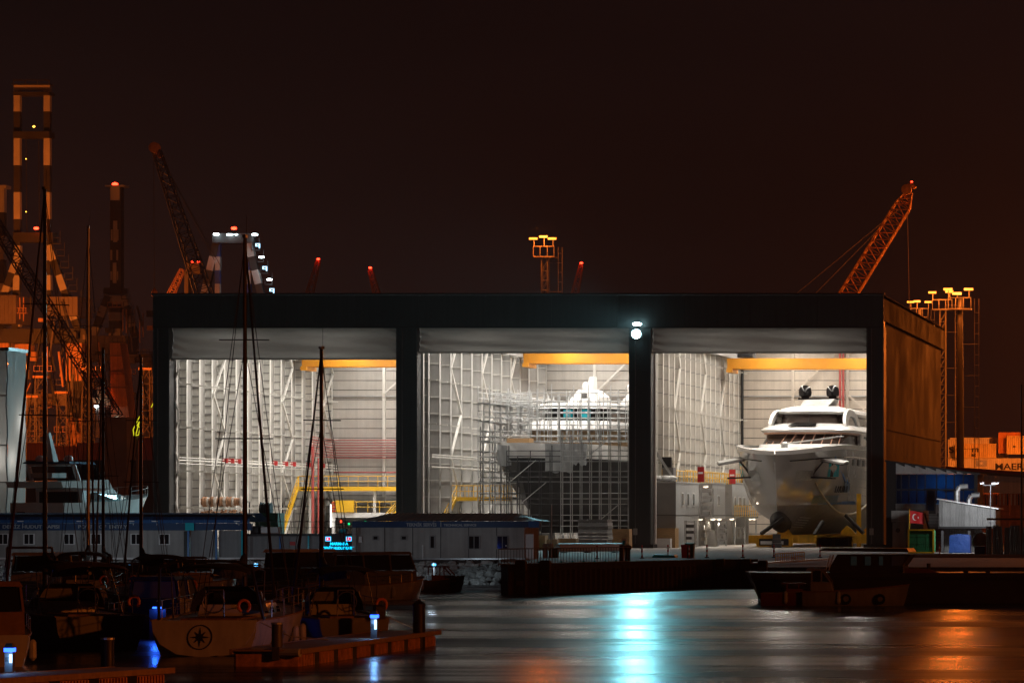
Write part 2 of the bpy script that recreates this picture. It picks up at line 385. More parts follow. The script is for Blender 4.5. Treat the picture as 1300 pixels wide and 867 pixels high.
# sheet piles down the jetty face
(x0, y0), (x1, y1) = EDGE[4], EDGE[5]
d = Vector((x1-x0, y1-y0, 0)); n = Vector((d.y, -d.x, 0)).normalized()
jet = thing('sheet_pile_wall', 'dark steel sheet piling along the jetty face above the water', 'quay wall', (x0, y0, 0))
np_ = 42
for i in range(np_):
    a = Vector((x0, y0, -1.0))+d*((i+0.15)/np_); c = Vector((x0, y0, -1.0))+d*((i+0.72)/np_)
    build('sheet_pile', MB().prism([a, c, c-(c-a)*0.18+n*0.16, a+(c-a)*0.18+n*0.16], (0, 0, 2.35+0.02*math.sin(i*2.3))), 'rust_pile', jet)
# low kerb catching the floodlight on the right apron
k = MB().box(X(1150,262), 30, 262, 262.5, GZ, GZ+0.22)
struct('kerb_light_strip', k, 'concrete')
# paint line / hangar floor
struct('hangar_floor', MB().add([(-102.2,338,GZ+.004),(-36.5,338,GZ+.004),(-36.5,399.9,GZ+.004),(-102.2,399.9,GZ+.004)], [(0,1,2,3)]), 'floor_paint')

# riprap bank
mb = MB(); rnd = random.Random(3)
def rock(mb, c, s):
    pts = []
    for i in range(3):
        zz = (-0.8, 0.1, 0.8)[i]; rr_ = (0.7, 1.0, 0.55)[i]; k = 6
        ph = rnd.random()*2
        pts.append([(c[0]+s*rr_*rnd.uniform(.7,1.2)*1.25*math.cos(ph+2*math.pi*j/k), c[1]+s*rr_*rnd.uniform(.7,1.1)*math.sin(ph+2*math.pi*j/k), c[2]+s*zz*rnd.uniform(.6,.9)) for j in range(k)])
    mb.loft(pts, True, True)
for i in range(1500):
    u = rnd.random(); v = rnd.random()
    x = -91+u*(X(632,247)+91); z = -0.15+v*1.55
    rock(mb, (x, 246.3+v*3.0+rnd.uniform(-.25,.25), z), rnd.uniform(0.16, 0.40))
tag(build('riprap_rocks', mb, 'rock'), 'pale riprap boulders piled along the bank below the port buildings', 'rocks', kind='stuff')

# ================================================================== HANGAR
YF, YB, HT, LB = 340.0, 400.0, 24.5, 21.65
HX0, HX1 = X(197,340), X(1123,340)
hang = thing('shipyard_hangar', 'huge dark three bay shipyard hangar with brightly lit open doors', 'hangar', ((HX0+HX1)/2, YF, GZ))
COLS = [(X(a,340), X(b_,340)) for a, b_ in ((197,218),(505,532),(800,828),(1101,1123))]
for a, c in COLS:
    co = build('door_column', MB().box(a, c, YF-0.7, YF+1.4, GZ, LB-0.003), 'charcoal', hang)
    build('base_plate', MB().box(a-0.25, c+0.25, YF-0.95, YF+1.6, GZ, GZ+0.35), 'black', co)
    for xx in (a+0.02, c-0.10): build('corner_trim', MB().box(xx, xx+0.08, YF-0.745, YF-0.703, GZ+0.36, LB-0.2), 'galv_dark', co)
    build('conduit', MB().tube((a+(c-a)*.3, YF-0.76, GZ+0.4), (a+(c-a)*.3, YF-0.76, LB-0.2), 0.045, n=6), 'galv_dark', co)
    build('switch_box', MB().box(a+(c-a)*.3-.18, a+(c-a)*.3+.18, YF-0.9, YF-0.765, GZ+1.2, GZ+1.8), 'cabin_dark', co)
    for zz in (6.5, 12.5, 17.5):
        build('joint_strip', MB().box(a-0.012, c+0.012, YF-0.715, YF+1.3, zz, zz+0.05), 'black', co)
# lintel fascia: backing and panels
build('lintel_beam', MB().box(HX0+0.1, HX1-0.1, YF-0.6, YF+1.3, LB, HT-0.3), 'black', hang)
npan = 11; pw = (HX1-HX0)/npan
for i in range(npan):
    build('fascia_panel', MB().box(HX0+i*pw+0.006, HX0+(i+1)*pw-0.006, YF-0.75, YF-0.61, LB-0.15, HT), 'charcoal', hang)
build('fascia_trim', MB().box(HX0-0.1, HX1+0.1, YF-0.82, YF-0.5, HT+0.003, HT+0.16), 'black', hang)
build('fascia_trim', MB().box(HX0, HX1, YF-0.80, YF-0.755, LB-0.14, LB-0.02), 'black', hang)
for i in range(12): build('gutter_bracket', MB().box(HX0+0.4+i*(HX1-HX0-.8)/11, HX0+0.5+i*(HX1-HX0-.8)/11, YF-0.98, YF-0.825, HT-0.12, HT+0.1), 'galv_dark', hang)
build('gutter', MB().tube((HX0, YF-0.93, HT+0.02), (HX1, YF-0.93, HT+0.02), 0.09, n=8), 'galv_dark', hang)
# roof
mb = MB(); mb.box(HX0, HX1, YF-0.45, YB+0.3, HT-0.32, HT-0.05); build('roof', mb, 'steel_grey', hang)
# right outer wall: panels with a projecting parapet band
WX = HX1-0.45
build('side_wall_core', MB().box(WX-0.15, WX-0.03, YF+0.6, YB, GZ, HT-0.4), 'joint_dark', hang)
for i in range(10):
    y0 = YF+1.45+i*5.85
    for (za, zb) in ((GZ, 12.45), (12.60, 22.3)):
        build('wall_panel', MB().box(WX-0.025, WX+0.05, y0+0.012, y0+5.838, za, zb), 'side_clad', hang)
for i in range(10):
    y0 = YF-0.6+i*6.09
    build('parapet_panel', MB().box(WX+0.06, WX+0.45, y0+0.01, y0+6.08, 22.2, HT), 'side_band', hang)
build('drip_rail', MB().box(WX+0.052, WX+0.16, YF+1.45, YB, 12.44, 12.61), 'side_clad', hang)
build('left_wall_core', MB().box(HX0+0.02, HX0+0.12, YF+1.45, YB, GZ, HT-0.4), 'charcoal', hang)
# back wall: long horizontal cassette panels, a row at a time, joints recessed
BAYS = [(COLS[0][0], COLS[1][0]+1.0), (COLS[1][0]+1.0, COLS[2][0]+0.9), (COLS[2][0]+0.9, WX-0.16)]
build('back_wall_core', MB().box(HX0+0.13, WX-0.16, YB-0.08, YB+0.2, GZ, HT-0.4), 'joint_dark', hang)
for bi, (a, c) in enumerate(BAYS):
    nr = 22; hh = (HT-0.45-GZ)/nr
    for r_ in range(nr):
        z0 = GZ+r_*hh
        build('cassette_panel', MB().box(a+0.14, c-0.02, YB-0.16, YB-0.081, z0+0.035, z0+hh-0.035), 'inner_clad' if bi < 2 else 'inner_beige', hang)
    for q in (0.28, 0.55, 0.82):
        xx = a+(c-a)*q
        build('wall_post', MB().box(xx-0.14, xx+0.14, YB-0.55, YB-0.165, GZ, HT-0.5), 'steel_cream' if bi < 2 else 'inner_beige', hang)
    mb = MB()
    for (q0, z0, q1, z1) in ((0.28, 17.5, 0.55, 23), (0.55, 17.5, 0.82, 12)): mb.beam((a+(c-a)*q0, YB-0.65, z0), (a+(c-a)*q1, YB-0.65, z1), 0.16)
    build('wall_brace', mb, 'steel_cream' if bi < 2 else 'inner_beige', hang)
    for zz in (8.1, 17.2): build('wall_girt', MB().box(a+0.2, c-0.1, YB-0.42, YB-0.20, zz, zz+0.14), 'steel_grey', hang)
# ---- left wall of bay one: battened columns
def hcol_mesh(webx, flange, z0, z1, step, mname, m2=None):
    mb = MB()
    mb.box(0, webx, -0.02, 0.02, z0, z1); mb.box(-0.04, 0, -flange, flange, z0, z1); mb.box(webx, webx+0.04, -flange, flange, z0, z1)
    zz = z0+step
    while zz < z1-0.2:
        mb.box(0.005, webx-0.005, -flange*0.95, -0.021, zz, zz+0.09, 1); zz += step
    me = bpy.data.meshes.new('wall_column'); me.from_pydata(mb.v, [], mb.f); me.materials.append(MATS[mname]); me.materials.append(MATS[m2 or mname])
    me.polygons.foreach_set('material_index', mb.m); me.update(); return me
base = hang.location
me1 = hcol_mesh(0.62, 0.20, GZ, 23.6, 0.78, 'steel_cream', 'cabin_dark')
W1 = HX0+0.30
NC = 15; ys1 = [YF+2.6+i*(YB-YF-3.2)/(NC-1) for i in range(NC)]
for y in ys1:
    o = build('wall_column', None, None, hang, mesh=me1); o.location = Vector((W1, y, 0))-base
prev = YF+1.45
for i, y in enumerate(ys1):
    build('wall_panel', MB().box(W1-0.16, W1-0.06, prev+0.01, y-0.03, GZ, 23.8), 'wall_grey', hang); prev = y+0.0
    for zz in (5.2, 8.6, 12.6, 16.6, 20.4):
        build('bracket', MB().box(W1-0.05, W1+1.35, y-0.28, y-0.20, zz, zz+0.13), 'steel_cream', hang)
for k_ in (3, 9, 13):
    mb = MB()
    for j in range(6):
        za, zb = GZ+3.6*j, GZ+3.6*(j+1)
        ya, yb = (ys1[k_], ys1[k_+1]) if k_+1 < NC else (ys1[k_-1], ys1[k_])
        if j % 2: ya, yb = yb, ya
        mb.beam((W1+0.75, ya, za), (W1+0.75, yb, zb), 0.17)
    build('cross_brace', mb, 'steel_cream', hang)
for y in ys1[6:10]:
    build('wall_window', MB().box(W1+0.0, W1+0.06, y+0.9, y+3.0, 3.6, 5.9), 'pane_dark', hang)
# ---- open column row between bays one and two
me2 = hcol_mesh(1.0, 0.28, GZ, 23.6, 1.55, 'web_grey', 'steel_cream')
XM = (COLS[1][0]+COLS[1][1])/2-0.2
ys2 = [YF+4.5+i*(YB-YF-5.2)/12 for i in range(13)]
for y in ys2:
    o = build('row_column', None, None, hang, mesh=me2); o.location = Vector((XM, y, 0))-base
    for zz in (8.9, 12.9, 16.9, 20.6):
        build('bracket', MB().box(XM+1.05, XM+1.75, y-0.1, y+0.0, zz, zz+0.13), 'steel_cream', hang)
for k_ in (2, 5, 8):
    mb = MB()
    for j in range(5):
        za, zb = GZ+4.2*j, GZ+4.2*(j+1); ya, yb = (ys2[k_], ys2[k_+1])
        if j % 2: ya, yb = yb, ya
        mb.beam((XM+1.0, ya, za), (XM+1.0, yb, zb), 0.2)
    build('cross_brace', mb, 'steel_cream', hang)
# ---- panelled wall between bays two and three
W3 = (COLS[2][0]+COLS[2][1])/2+0.1
ys3 = [YF+2.2+i*(YB-YF-2.6)/18 for i in range(19)]
me3 = hcol_mesh(0.46, 0.12, GZ, 23.6, 1.3, 'steel_cream', 'steel_grey')
prev = YF+1.45
for i, y in enumerate(ys3):
    o = build('wall_column', None, None, hang, mesh=me3); o.location = Vector((W3, y, 0))-base
    build('wall_panel', MB().box(W3-0.16, W3-0.06, prev+0.01, y-0.03, GZ, 23.8), 'wall_beige', hang); prev = y
    for zz in (9.6, 14.6, 19.6):
        build('bracket', MB().box(W3-0.05, W3+1.0, y-0.16, y-0.105, zz, zz+0.12), 'steel_cream', hang)
for k_ in (4, 9, 13):
    mb = MB()
    for j in range(4):
        za, zb = GZ+5+4.0*j, GZ+5+4.0*(j+1); ya, yb = (ys3[k_], ys3[k_+1])
        if j % 2: ya, yb = yb, ya
        mb.beam((W3+0.5, ya, za), (W3+0.5, yb, zb), 0.16)
    build('cross_brace', mb, 'steel_cream', hang)
for zz in (6.5, 11.8, 17.0):
    build('wall_girt', MB().box(W3-0.05, W3+0.02, YF+1.5, YB-0.2, zz, zz+0.06), 'joint_dark', hang)
build('down_pipe', MB().tube((W3+0.5, YB-0.75, GZ), (W3+0.5, YB-0.75, 22), 0.14, n=8), 'black', hang)
# crane runway beams with blue rail
for xx, nm in ((W1+0.95, 0), (XM+1.2, 1), (W3+0.75, 2)):
    rb = build('runway_beam', MB().box(xx, xx+0.45, YF+2, YB-0.2, 20.75, 21.35), 'steel_grey', hang)
    build('crane_rail', MB().box(xx+0.12, xx+0.34, YF+2, YB-0.2, 21.352, 21.55), 'rail_blue', rb)
# rolled-up fabric doors
rnd = random.Random(11)
for bi, (a, c, zb) in enumerate(((COLS[0][1], COLS[1][0], 18.80), (COLS[1][1], COLS[2][0], 19.38), (COLS[2][1], COLS[3][0], 19.38))):
    a += 0.02; c -= 0.02
    rows = []; nz = 30; nx = 60
    for j in range(nz+1):
        v = j/nz; z = zb+(LB+0.1-zb)*v
        row = []
        for i in range(nx+1):
            u = i/nx
            sag = 0.10*math.sin(math.pi*u)*math.sin(math.pi*2*v)
            fold = 0.16*math.sin(v*math.pi*2.2+0.5+0.35*math.sin(u*5+bi))+0.05*math.sin(v*17+u*7+bi*2)*math.sin(math.pi*v)
            edge = 0.14*math.sin(v*23+u*60)*(max(0, 1-min(u, 1-u)*14))
            row.append((a+(c-a)*u, YF+0.35-fold-edge, z-sag))
        rows.append(row)
    mb = MB(); mb.loft(rows, False, False)
    dr = build('fabric_door', mb, 'curtain', hang, smooth=True)
    build('hem_bar', MB().box(a, c, YF+0.15, YF+0.55, zb-0.12, zb+0.02), 'steel_grey', dr)
# roller guides on the inner door jamb of bay one
for k_ in range(4):
    z0 = 3.0+k_*4.6
    build('guide_hoop', MB().path([(COLS[0][1]+0.02, YF+0.9, z0), (COLS[0][1]+0.32, YF+0.9, z0+0.9), (COLS[0][1]+0.32, YF+0.9, z0+1.9), (COLS[0][1]+0.02, YF+0.9, z0+2.8)], 0.09, 6), 'steel_cream', hang)
for a, c in COLS[:3]:
    build('door_guide', MB().box(c+0.002, c+0.16, YF+0.95, YF+1.38, GZ, LB-0.2), 'steel_cream', hang)

# ---- ceiling luminaires (long runs, three per bay)
for bi, (a, c) in enumerate(BAYS):
    for q in (0.3, 0.7):
        xx = a+(c-a)*q
        wh = ('first', 'middle', 'last')[bi]; sd = 'wall' if q < .5 else 'far'
        lt = thing('ceiling_light_run', f'long white ceiling light run over the {wh} hangar bay, {sd} side', 'ceiling light', (xx, YF+4, 23.0), 'ceiling light runs of the hangar')
        build('housing', MB().box(xx-0.5, xx+0.5, YF+1.6, YB-3, 23.05, 23.25), 'white_paint', lt)
        build('lens', MB().box(xx-0.4, xx+0.4, YF+1.7, YB-3.1, 23.0, 23.049), 'tube_light', lt)
        light('strip_light', 'AREA', (xx, (YF+YB)/2-0.6, 22.9), (5200, 5300, 5400)[bi], ((1, .94, .87), (1, .93, .85), (1, .90, .79))[bi], lt, shape='RECTANGLE', size=0.8, size_y=56)

# ---- bridge cranes
def bridge_crane(xa, xb, Y, zb, label):
    r_ = thing('bridge_crane', label, 'crane', (xa, Y, zb), 'bridge cranes inside the hangar')
    for dy in (0, 2.2):
        gi = build('girder', MB().box(xa, xb, Y+dy, Y+dy+0.55, zb+.15, zb+1.15), 'crane_orange', r_)
        n_ = int((xb-xa)/2.4)
        for i in range(n_):
            x_ = xa+0.6+i*2.4
            build('stiffener', MB().box(x_, x_+0.06, Y+dy-0.025, Y+dy-0.003, zb+0.2, zb+1.1), 'crane_orange', gi)
        build('bottom_flange', MB().box(xa, xb, Y+dy-0.10, Y+dy+0.65, zb+0.09, zb+0.147), 'crane_orange', gi)
    for xx in (xa, xb-0.6): build('end_carriage', MB().box(xx, xx+0.6, Y-0.6, Y+3.6, zb-0.3, zb+0.085), 'crane_orange', r_)
    xs = xb-3.2
    pl = build('capacity_plate', MB().box(xs, xs+1.3, Y-0.05, Y-0.03, zb+0.25, zb+0.95), 'white_paint', r_)
    text('plate_lettering', '20 TON', 0.32, (xs+0.08, Y-0.06, zb+0.45), pl, 'red_paint', sx=0.9)
    build('hoist_trolley', MB().box(xa+1.0, xa+2.6, Y+0.2, Y+2.4, zb+1.26, zb+1.9), 'black', r_)
    return r_
bridge_crane(W1+1.2, XM-0.1, 385, 19.75, 'orange bridge crane spanning the bay with the yellow mezzanine')
bridge_crane(XM+1.7, W3-0.3, 384, 20.05, 'orange bridge crane above the scaffolded yacht')
bridge_crane(W3+1.3, WX-0.3, 383, 19.45, 'orange bridge crane above the silver hulled yacht')
# ================================================================== INSIDE THE HANGAR
def railing(name, pts, z, parent, mname='safety_yellow', h=1.1, step=1.3, r=0.035):
    """posts and two rails along a polyline at height z (z may vary per point)"""
    pts = [Vector(p) for p in pts]
    mb = MB()
    for a, c in zip(pts, pts[1:]):
        mb.tube(a+Vector((0,0,h)), c+Vector((0,0,h)), r*1.1, n=5); mb.tube(a+Vector((0,0,h*.52)), c+Vector((0,0,h*.52)), r*0.8, n=5)
    o = build(name, mb, mname, parent)
    for a, c in zip(pts, pts[1:]):
        n_ = max(1, round((c-a).length/step))
        for i in range(n_+1):
            q = a+(c-a)*(i/n_); build('post', MB().tube(q, q+Vector((0,0,h)), r, n=5), mname, o)
    return o
def staircase(label, p0, p1, width, nstep, cat='staircase', group=None, mname='safety_yellow', wdir=(0,1,0)):
    """p0 foot, p1 head"""
    p0 = Vector(p0); p1 = Vector(p1); wv = Vector(wdir)*width
    s_ = thing('steel_staircase', label, cat, p0, group)
    for q in (Vector((0,0,0)), wv):
        build('stringer', MB().beam(p0+q, p1+q, 0.09, 0.30), mname, s_)
        railing('handrail', [p0+q, p0+q+(p1-p0)*0.5, p1+q], 0, s_, mname, 1.05, 1.2, 0.04)
    for i in range(nstep):
        c = p0+(p1-p0)*((i+0.5)/nstep)
        build('tread', MB().beam(c+wv*0.06, c+wv*0.94, 0.30, 0.05), 'tread', s_)
    return s_
# ---- bay one: yellow mezzanine, stairs, pipes
ZM = 7.5; xm0, xm1 = X(384,386), XM-0.2
mz = thing('mezzanine', 'yellow railed steel mezzanine at the back of the first hangar bay', 'mezzanine', (xm0, 386, GZ))
build('deck', MB().box(xm0, xm1, 384.5, 399.0, ZM-0.15, ZM), 'tread', mz)
build('edge_beam', MB().box(xm0, xm1, 384.3, 384.49, ZM-0.42, ZM+0.02), 'safety_yellow', mz)
railing('railing', [(xm0, 384.6, ZM), (xm1, 384.6, ZM)], 0, mz, step=1.0)
for q in (0.05, 0.36, 0.68, 0.98): build('column', MB().box(xm0+(xm1-xm0)*q-0.15, xm0+(xm1-xm0)*q+0.15, 385, 385.3, GZ, ZM-0.16), 'steel_cream', mz)
staircase('yellow steel stair climbing to the first bay mezzanine', (X(352,380), 381, GZ+0.2), (xm0+0.2, 383.6, ZM), 1.2, 22, group='yellow stairs in the hangar', wdir=(0.25,-1,0))
staircase('short yellow stair beside the white loading deck', (X(470,376), 376, GZ+0.1), (X(508,378), 378, 5.0), 1.1, 14, group='yellow stairs in the hangar', wdir=(0,-1,0))
ld = thing('loading_deck', 'white loading deck with yellow rail under the first bay mezzanine', 'platform', (X(421,382), 382, GZ))
xa, xb = X(421,380), XM-0.3
build('slab', MB().box(xa, xb, 380, 384.2, 4.35, 4.85), 'white_paint', ld)
railing('railing', [(xa+0.1, 380.1, 4.86), (xb, 380.1, 4.86)], 0, ld, step=1.2)
build('leg', MB().box(xa, xa+0.3, 380.1, 380.4, GZ, 4.34), 'white_paint', ld); build('leg', MB().box(xb-0.3, xb, 380.1, 380.4, GZ, 4.34), 'white_paint', ld)
for i in range(2): build('light_tube', MB().box(xa-0.12-i*0.0, xa-0.03, 379.9, 380.0, 3.4+i*1.2, 4.5+i*1.2), 'tube_light', ld)
bx_ = build('control_cabinet', MB().box(xa+0.5, xa+2.3, 379.6, 380.0, 4.9, 6.1), 'safety_yellow', ld)
for i in range(4): build('red_stripe', MB().box(xa+0.06, xa+0.44, 379.7, 379.9, 4.95+i*0.28, 5.1+i*0.28), 'red_paint', ld)
for px_, mm in ((433, 'red_beacon'), (443, 'green_signal'), (464, 'green_signal')):
    build('signal_lamp', MB().lathe([(0.02,0),(0.1,0.03),(0.1,0.15),(0.02,0.2)], (X(px_,383.9), 383.9, Z(663 if px_ != 443 else 666, 383.9)), 8), mm, ld)
# red fire main: a ladder of pipes along the back and the left wall, and a fat riser
fm = thing('fire_main_pipes', 'bank of red fire main pipes along the back wall of the first bay', 'pipes', (W1+1, 399, GZ))
for i in range(8):
    z = 4.5+(655-559-i*3.2)/11.9
    build('pipe', MB().path([(X(396,382), 382, z), (W1+1.1, 398.9, z), (XM+0.8, 398.9, z)], 0.058, 6), 'pipe_red', fm)
build('riser', MB().tube((X(397,380), 380, GZ), (X(397,380), 380, 11.6), 0.15, n=10), 'pipe_red', fm)
build('riser', MB().tube((X(404,381.5), 381.5, GZ), (X(404,381.5), 381.5, 10.4), 0.09, n=8), 'pipe_red', fm)
build('pipe', MB().tube((W1+1.0, 398.8, 7.95+1.2), (XM+0.8, 398.8, 9.15), 0.09, n=6), 'pipe_red', fm)
r2 = thing('red_riser_pipes', 'pair of tall red pipes on the back wall behind the domes', 'pipes', (X(1068,399), 399, GZ))
for px_ in (1066.5, 1070.5): build('pipe', MB().tube((X(px_,399), 399, GZ), (X(px_,399), 399, 22.5), 0.13, n=8), 'pipe_red', r2)
# cable tray with red boxes on the left wall
ct = thing('cable_tray', 'white cable tray with red boxes along the left hangar wall', 'cable tray', (W1+1.2, YF+3, 9.4))
for dz, r_ in ((0, 0.07), (0.25, 0.05), (-0.3, 0.05)): build('conduit', MB().tube((W1+1.3, YF+1.8, 9.6+dz), (W1+1.3, YB-1, 9.6+dz), r_, n=6), 'steel_cream', ct)
for i, y in enumerate((356.5, 358.6, 361, 374, 378, 381, 387, 392.5)):
    build('red_box', MB().box(W1+1.1, W1+1.6, y, y+0.3, 9.55, 10.0), 'red_paint', ct)
# rack of coils: rolls threaded on poles
def coil_rack(loc, label, zs, length):
    r_ = thing('coil_rack', label, 'rack', loc)
    x0, y0 = loc[0], loc[1]
    for xx in (x0-0.2, x0+length+0.2): build('upright', MB().box(xx-0.08, xx+0.08, y0-0.1, y0+0.1, GZ, zs[-1]+0.5), 'steel_cream', r_)
    for z in zs:
        build('pole', MB().tube((x0-0.4, y0-0.2, z), (x0+length+0.4, y0-0.2, z), 0.07, n=6), 'steel_grey', r_)
    return r_
cr_ = coil_rack((X(243,352), 352, GZ), 'two tier rack of brown rolled coils by the left hangar wall', (4.62, 5.85), 5.0)
rnd = random.Random(5)
for zi, z in enumerate((4.62, 5.85)):
    x = X(243,352)-0.25
    k_ = 0
    while x < X(243,352)+5.0:
        wd = rnd.uniform(0.12, 0.30); rr_ = rnd.uniform(0.33, 0.52)
        mb = MB(); n_ = 14
        rings = [[(xx, 351.8+rq*math.cos(2*math.pi*i/n_), z+rq*math.sin(2*math.pi*i/n_)) for i in range(n_)] for xx, rq in ((x, rr_*0.9), (x+wd*0.2, rr_), (x+wd*0.8, rr_), (x+wd, rr_*0.9))]
        mb.loft(rings)
        c_ = build('rolled_coil', mb, 'coil' if k_ % 4 else 'coil_pale', cr_, smooth=True)
        x += wd+0.015; k_ += 1
# green machine with a hose reel
gm = thing('green_machine', 'dark green machine box with a black hose reel on top', 'machine', (X(344,300), 300, GZ))
x0 = X(319,300)
gx0, gx1 = X(328,300), X(357,300)
build('body', MB().box(gx0, gx1, 299, 301, GZ, Z(651,300)), 'green_paint', gm)
build('door', MB().box(gx0+1.0, gx1-0.2, 298.96, 298.995, GZ+0.3, Z(653,300)), 'green_paint', gm)
n_ = 16
for k_ in range(5):
    rq = 0.55; xx = gx0+0.15+k_*0.2
    rings = [[(xx+dx, 300+rr_*math.cos(2*math.pi*i/n_), Z(648,300)+0.1+rr_*math.sin(2*math.pi*i/n_)) for i in range(n_)] for dx, rr_ in ((0, rq*.8), (0.03, rq), (0.08, rq), (0.11, rq*.8))]
    build('reel_hoop', MB().loft(rings), 'rubber', gm)
# ---- bay two: stair and platform
staircase('yellow steel stair to the platform left of the scaffolded yacht', (X(539,352), 351.5, GZ+0.2), (X(566,356), 356, 6.3), 1.5, 20, group='yellow stairs in the hangar', wdir=(0.8,-0.5,0))
pf = thing('platform', 'yellow railed platform left of the scaffolded yacht', 'platform', (X(566,357), 357, GZ))
xa, xb = X(565,357), X(655,358)
build('deck', MB().box(xa, xb, 356, 358.4, 6.1, 6.3), 'tread', pf)
build('edge_beam', MB().box(xa, xb, 355.85, 355.99, 5.95, 6.32), 'safety_yellow', pf)
railing('railing', [(xa, 356.1, 6.3), (xb, 356.1, 6.3)], 0, pf, step=0.8); railing('railing', [(xa, 358.2, 6.3), (xb, 358.2, 6.3)], 0, pf, step=0.8)
for q in (0.04, 0.5, 0.96): build('leg', MB().box(xa+(xb-xa)*q-0.1, xa+(xb-xa)*q+0.1, 357, 357.2, GZ, 6.09), 'steel_grey', pf)
pipe2 = thing('overhead_pipes', 'pale pipes along the open columns left of the scaffolding', 'pipes', (XM+1.8, YF+3, 8.8))
for dz in (0, 0.9, 1.1): build('pipe', MB().tube((XM+1.7, YF+2.5, 9.0+dz), (XM+1.7, YB-2, 9.0+dz), 0.09, n=6), 'steel_cream', pipe2)
tubes_ = [(548, 355), (563, 358), (575, 362), (586, 366), (600, 370), (612, 374), (408, 379)]
for i, (px_, y) in enumerate(tubes_):
    wl = ['nearest the second column', 'second along the column row', 'third along the column row', 'fourth along the column row', 'fifth along the column row', 'last along the column row', 'beside the red riser in the first bay'][i]
    tb = thing('tube_lamp', 'upright glowing white tube lamp '+wl, 'lamp', (X(px_,y), y, GZ), 'upright tube lamps in the hangar')
    build('tube', MB().tube((X(px_,y), y, 3.3), (X(px_,y), y, 4.8), 0.09, n=8), 'tube_light', tb)
    build('pole', MB().tube((X(px_,y), y+0.12, GZ), (X(px_,y), y+0.12, 4.9), 0.04, n=6), 'steel_grey', tb)

# ================================================================== YACHTS
def hull_rows(L_, B_, lv, ns=26, sheer=0.0, sheer_pow=2.0, tr=0.92):
    """lv: list of (z, stem_offset, half beam factor, entry length fraction, exponent). Returns rows[level][station] of (x,y,z) for +x side; bow at y=0"""
    rows = []
    nl = len(lv)
    for k, (z, so, bf, en, ex) in enumerate(lv):
        row = []
        for i in range(ns+1):
            u = (i/ns)**1.35
            y = so+u*(L_-so)
            s_ = min(1.0, u/en); bx = B_/2*bf*(math.sin(math.pi/2*s_)**ex)
            if u > 0.7: bx *= 1-(1-tr)*((u-0.7)/0.3)**1.5
            zz = z+(sheer*(1-u)**sheer_pow)*(k/(nl-1))**2
            row.append((bx, y, zz))
        rows.append(row)
    return rows
def hull_mb(rows, lo=0, hi=None):
    hi = len(rows)-1 if hi is None else hi
    mb = MB()
    for sgn in (1, -1):
        mb.loft([[(sgn*x, y, z) for x, y, z in r] for r in rows[lo:hi+1]], False, False)
    return mb
def transom_mb(rows, lo=0, hi=None):
    hi = len(rows)-1 if hi is None else hi
    r = [rw[-1] for rw in rows[lo:hi+1]]
    mb = MB(); mb.loft([[(x, y, z) for x, y, z in r], [(-x, y, z) for x, y, z in r]], False, False); return mb
def deck_mb(row, inset=0.0, dz=0.0):
    mb = MB()
    mb.loft([[(max(0, x-inset), y, z+dz) for x, y, z in row], [(-max(0, x-inset), y, z+dz) for x, y, z in row]], False, False); return mb
def tier_ring(z, yf, yb, hw, nose=2.5, n=24, back_hw=None):
    """plan outline with a rounded front at yf (towards the bow), straight back at yb"""
    pts = []; back_hw = hw if back_hw is None else back_hw
    pts.append((-back_hw, yb, z))
    for i in range(n+1):
        a = math.pi*(i/n)
        cx = -math.cos(a); cs = math.sin(a)
        pts.append((hw*math.copysign(abs(cx)**0.75, cx), yf+nose*(1-cs**0.9), z))
    pts.append((back_hw, yb, z))
    return pts
def tier(name, mname, parent, rings, smooth=True):
    return build(name, MB().loft([tier_ring(*r_) for r_ in rings]), mname, parent, smooth=smooth, local=True)

# ---- silver yacht in bay three (bow towards the water)
YX, YY = X(985,347), 346.2
ya = thing('silver_yacht', 'large motor yacht with mirror silver hull and white superstructure on yellow cradle', 'yacht', (YX, YY, 0), rz=R(-1.5))
lv = [(2.75, 6.5, 0.10, 0.50, 1.0), (3.1, 4.6, 0.42, 0.52, 1.0), (3.9, 2.6, 0.72, 0.48, 1.0), (4.9, 1.7, 0.90, 0.34, 0.9), (5.65, 1.3, 0.96, 0.29, 0.82),
      (6.6, 1.0, 0.99, 0.26, 0.75), (7.9, 0.65, 1.02, 0.23, 0.66), (9.2, 0.3, 1.04, 0.215, 0.58), (10.2, 0.1, 1.05, 0.22, 0.52), (11.1, 0.0, 1.06, 0.20, 0.46)]
rows = hull_rows(50, 9.4, lv, 30, sheer=-0.85, sheer_pow=9)
build('hull_bottom', hull_mb(rows, 0, 4), 'antifoul', ya, True, True)
build('hull_topsides', hull_mb(rows, 4, 9), 'chrome_hull', ya, True, True)
build('transom', transom_mb(rows), 'chrome_hull', ya, False, True)
build('foredeck', deck_mb(rows[-1], 0.0, 0.0), 'white_gel', ya, False, True)
mb = MB()
for sg in (1, -1):
    mb.loft([[(sg*(x+0.05), y-0.05, z-0.12) for x, y, z in rows[-1]], [(sg*(x+0.05), y-0.05, z+0.26) for x, y, z in rows[-1]], [(sg*max(0, x-0.35), y+0.2, z+0.26) for x, y, z in rows[-1]]], False, False)
build('bulwark_cap', mb, 'white_gel', ya, True, True)
mb = MB()   # bulbous bow
rings = []
for t_ in range(9):
    q = t_/8; yy = -0.3+q*5.5; rr_ = 0.95*math.sqrt(max(0, 1-(1-min(1, q*1.9))**2))
    rings.append([(0.8*rr_*math.cos(2*math.pi*i/14), yy, 4.15-q*0.3+rr_*1.0*math.sin(2*math.pi*i/14)) for i in range(14)])
rings[0] = [(0.02*math.cos(2*math.pi*i/14), -0.3, 4.15+0.02*math.sin(2*math.pi*i/14)) for i in range(14)]
build('bulb_bow', mb.loft(rings), 'antifoul_black', ya, True, True)
mb = MB()
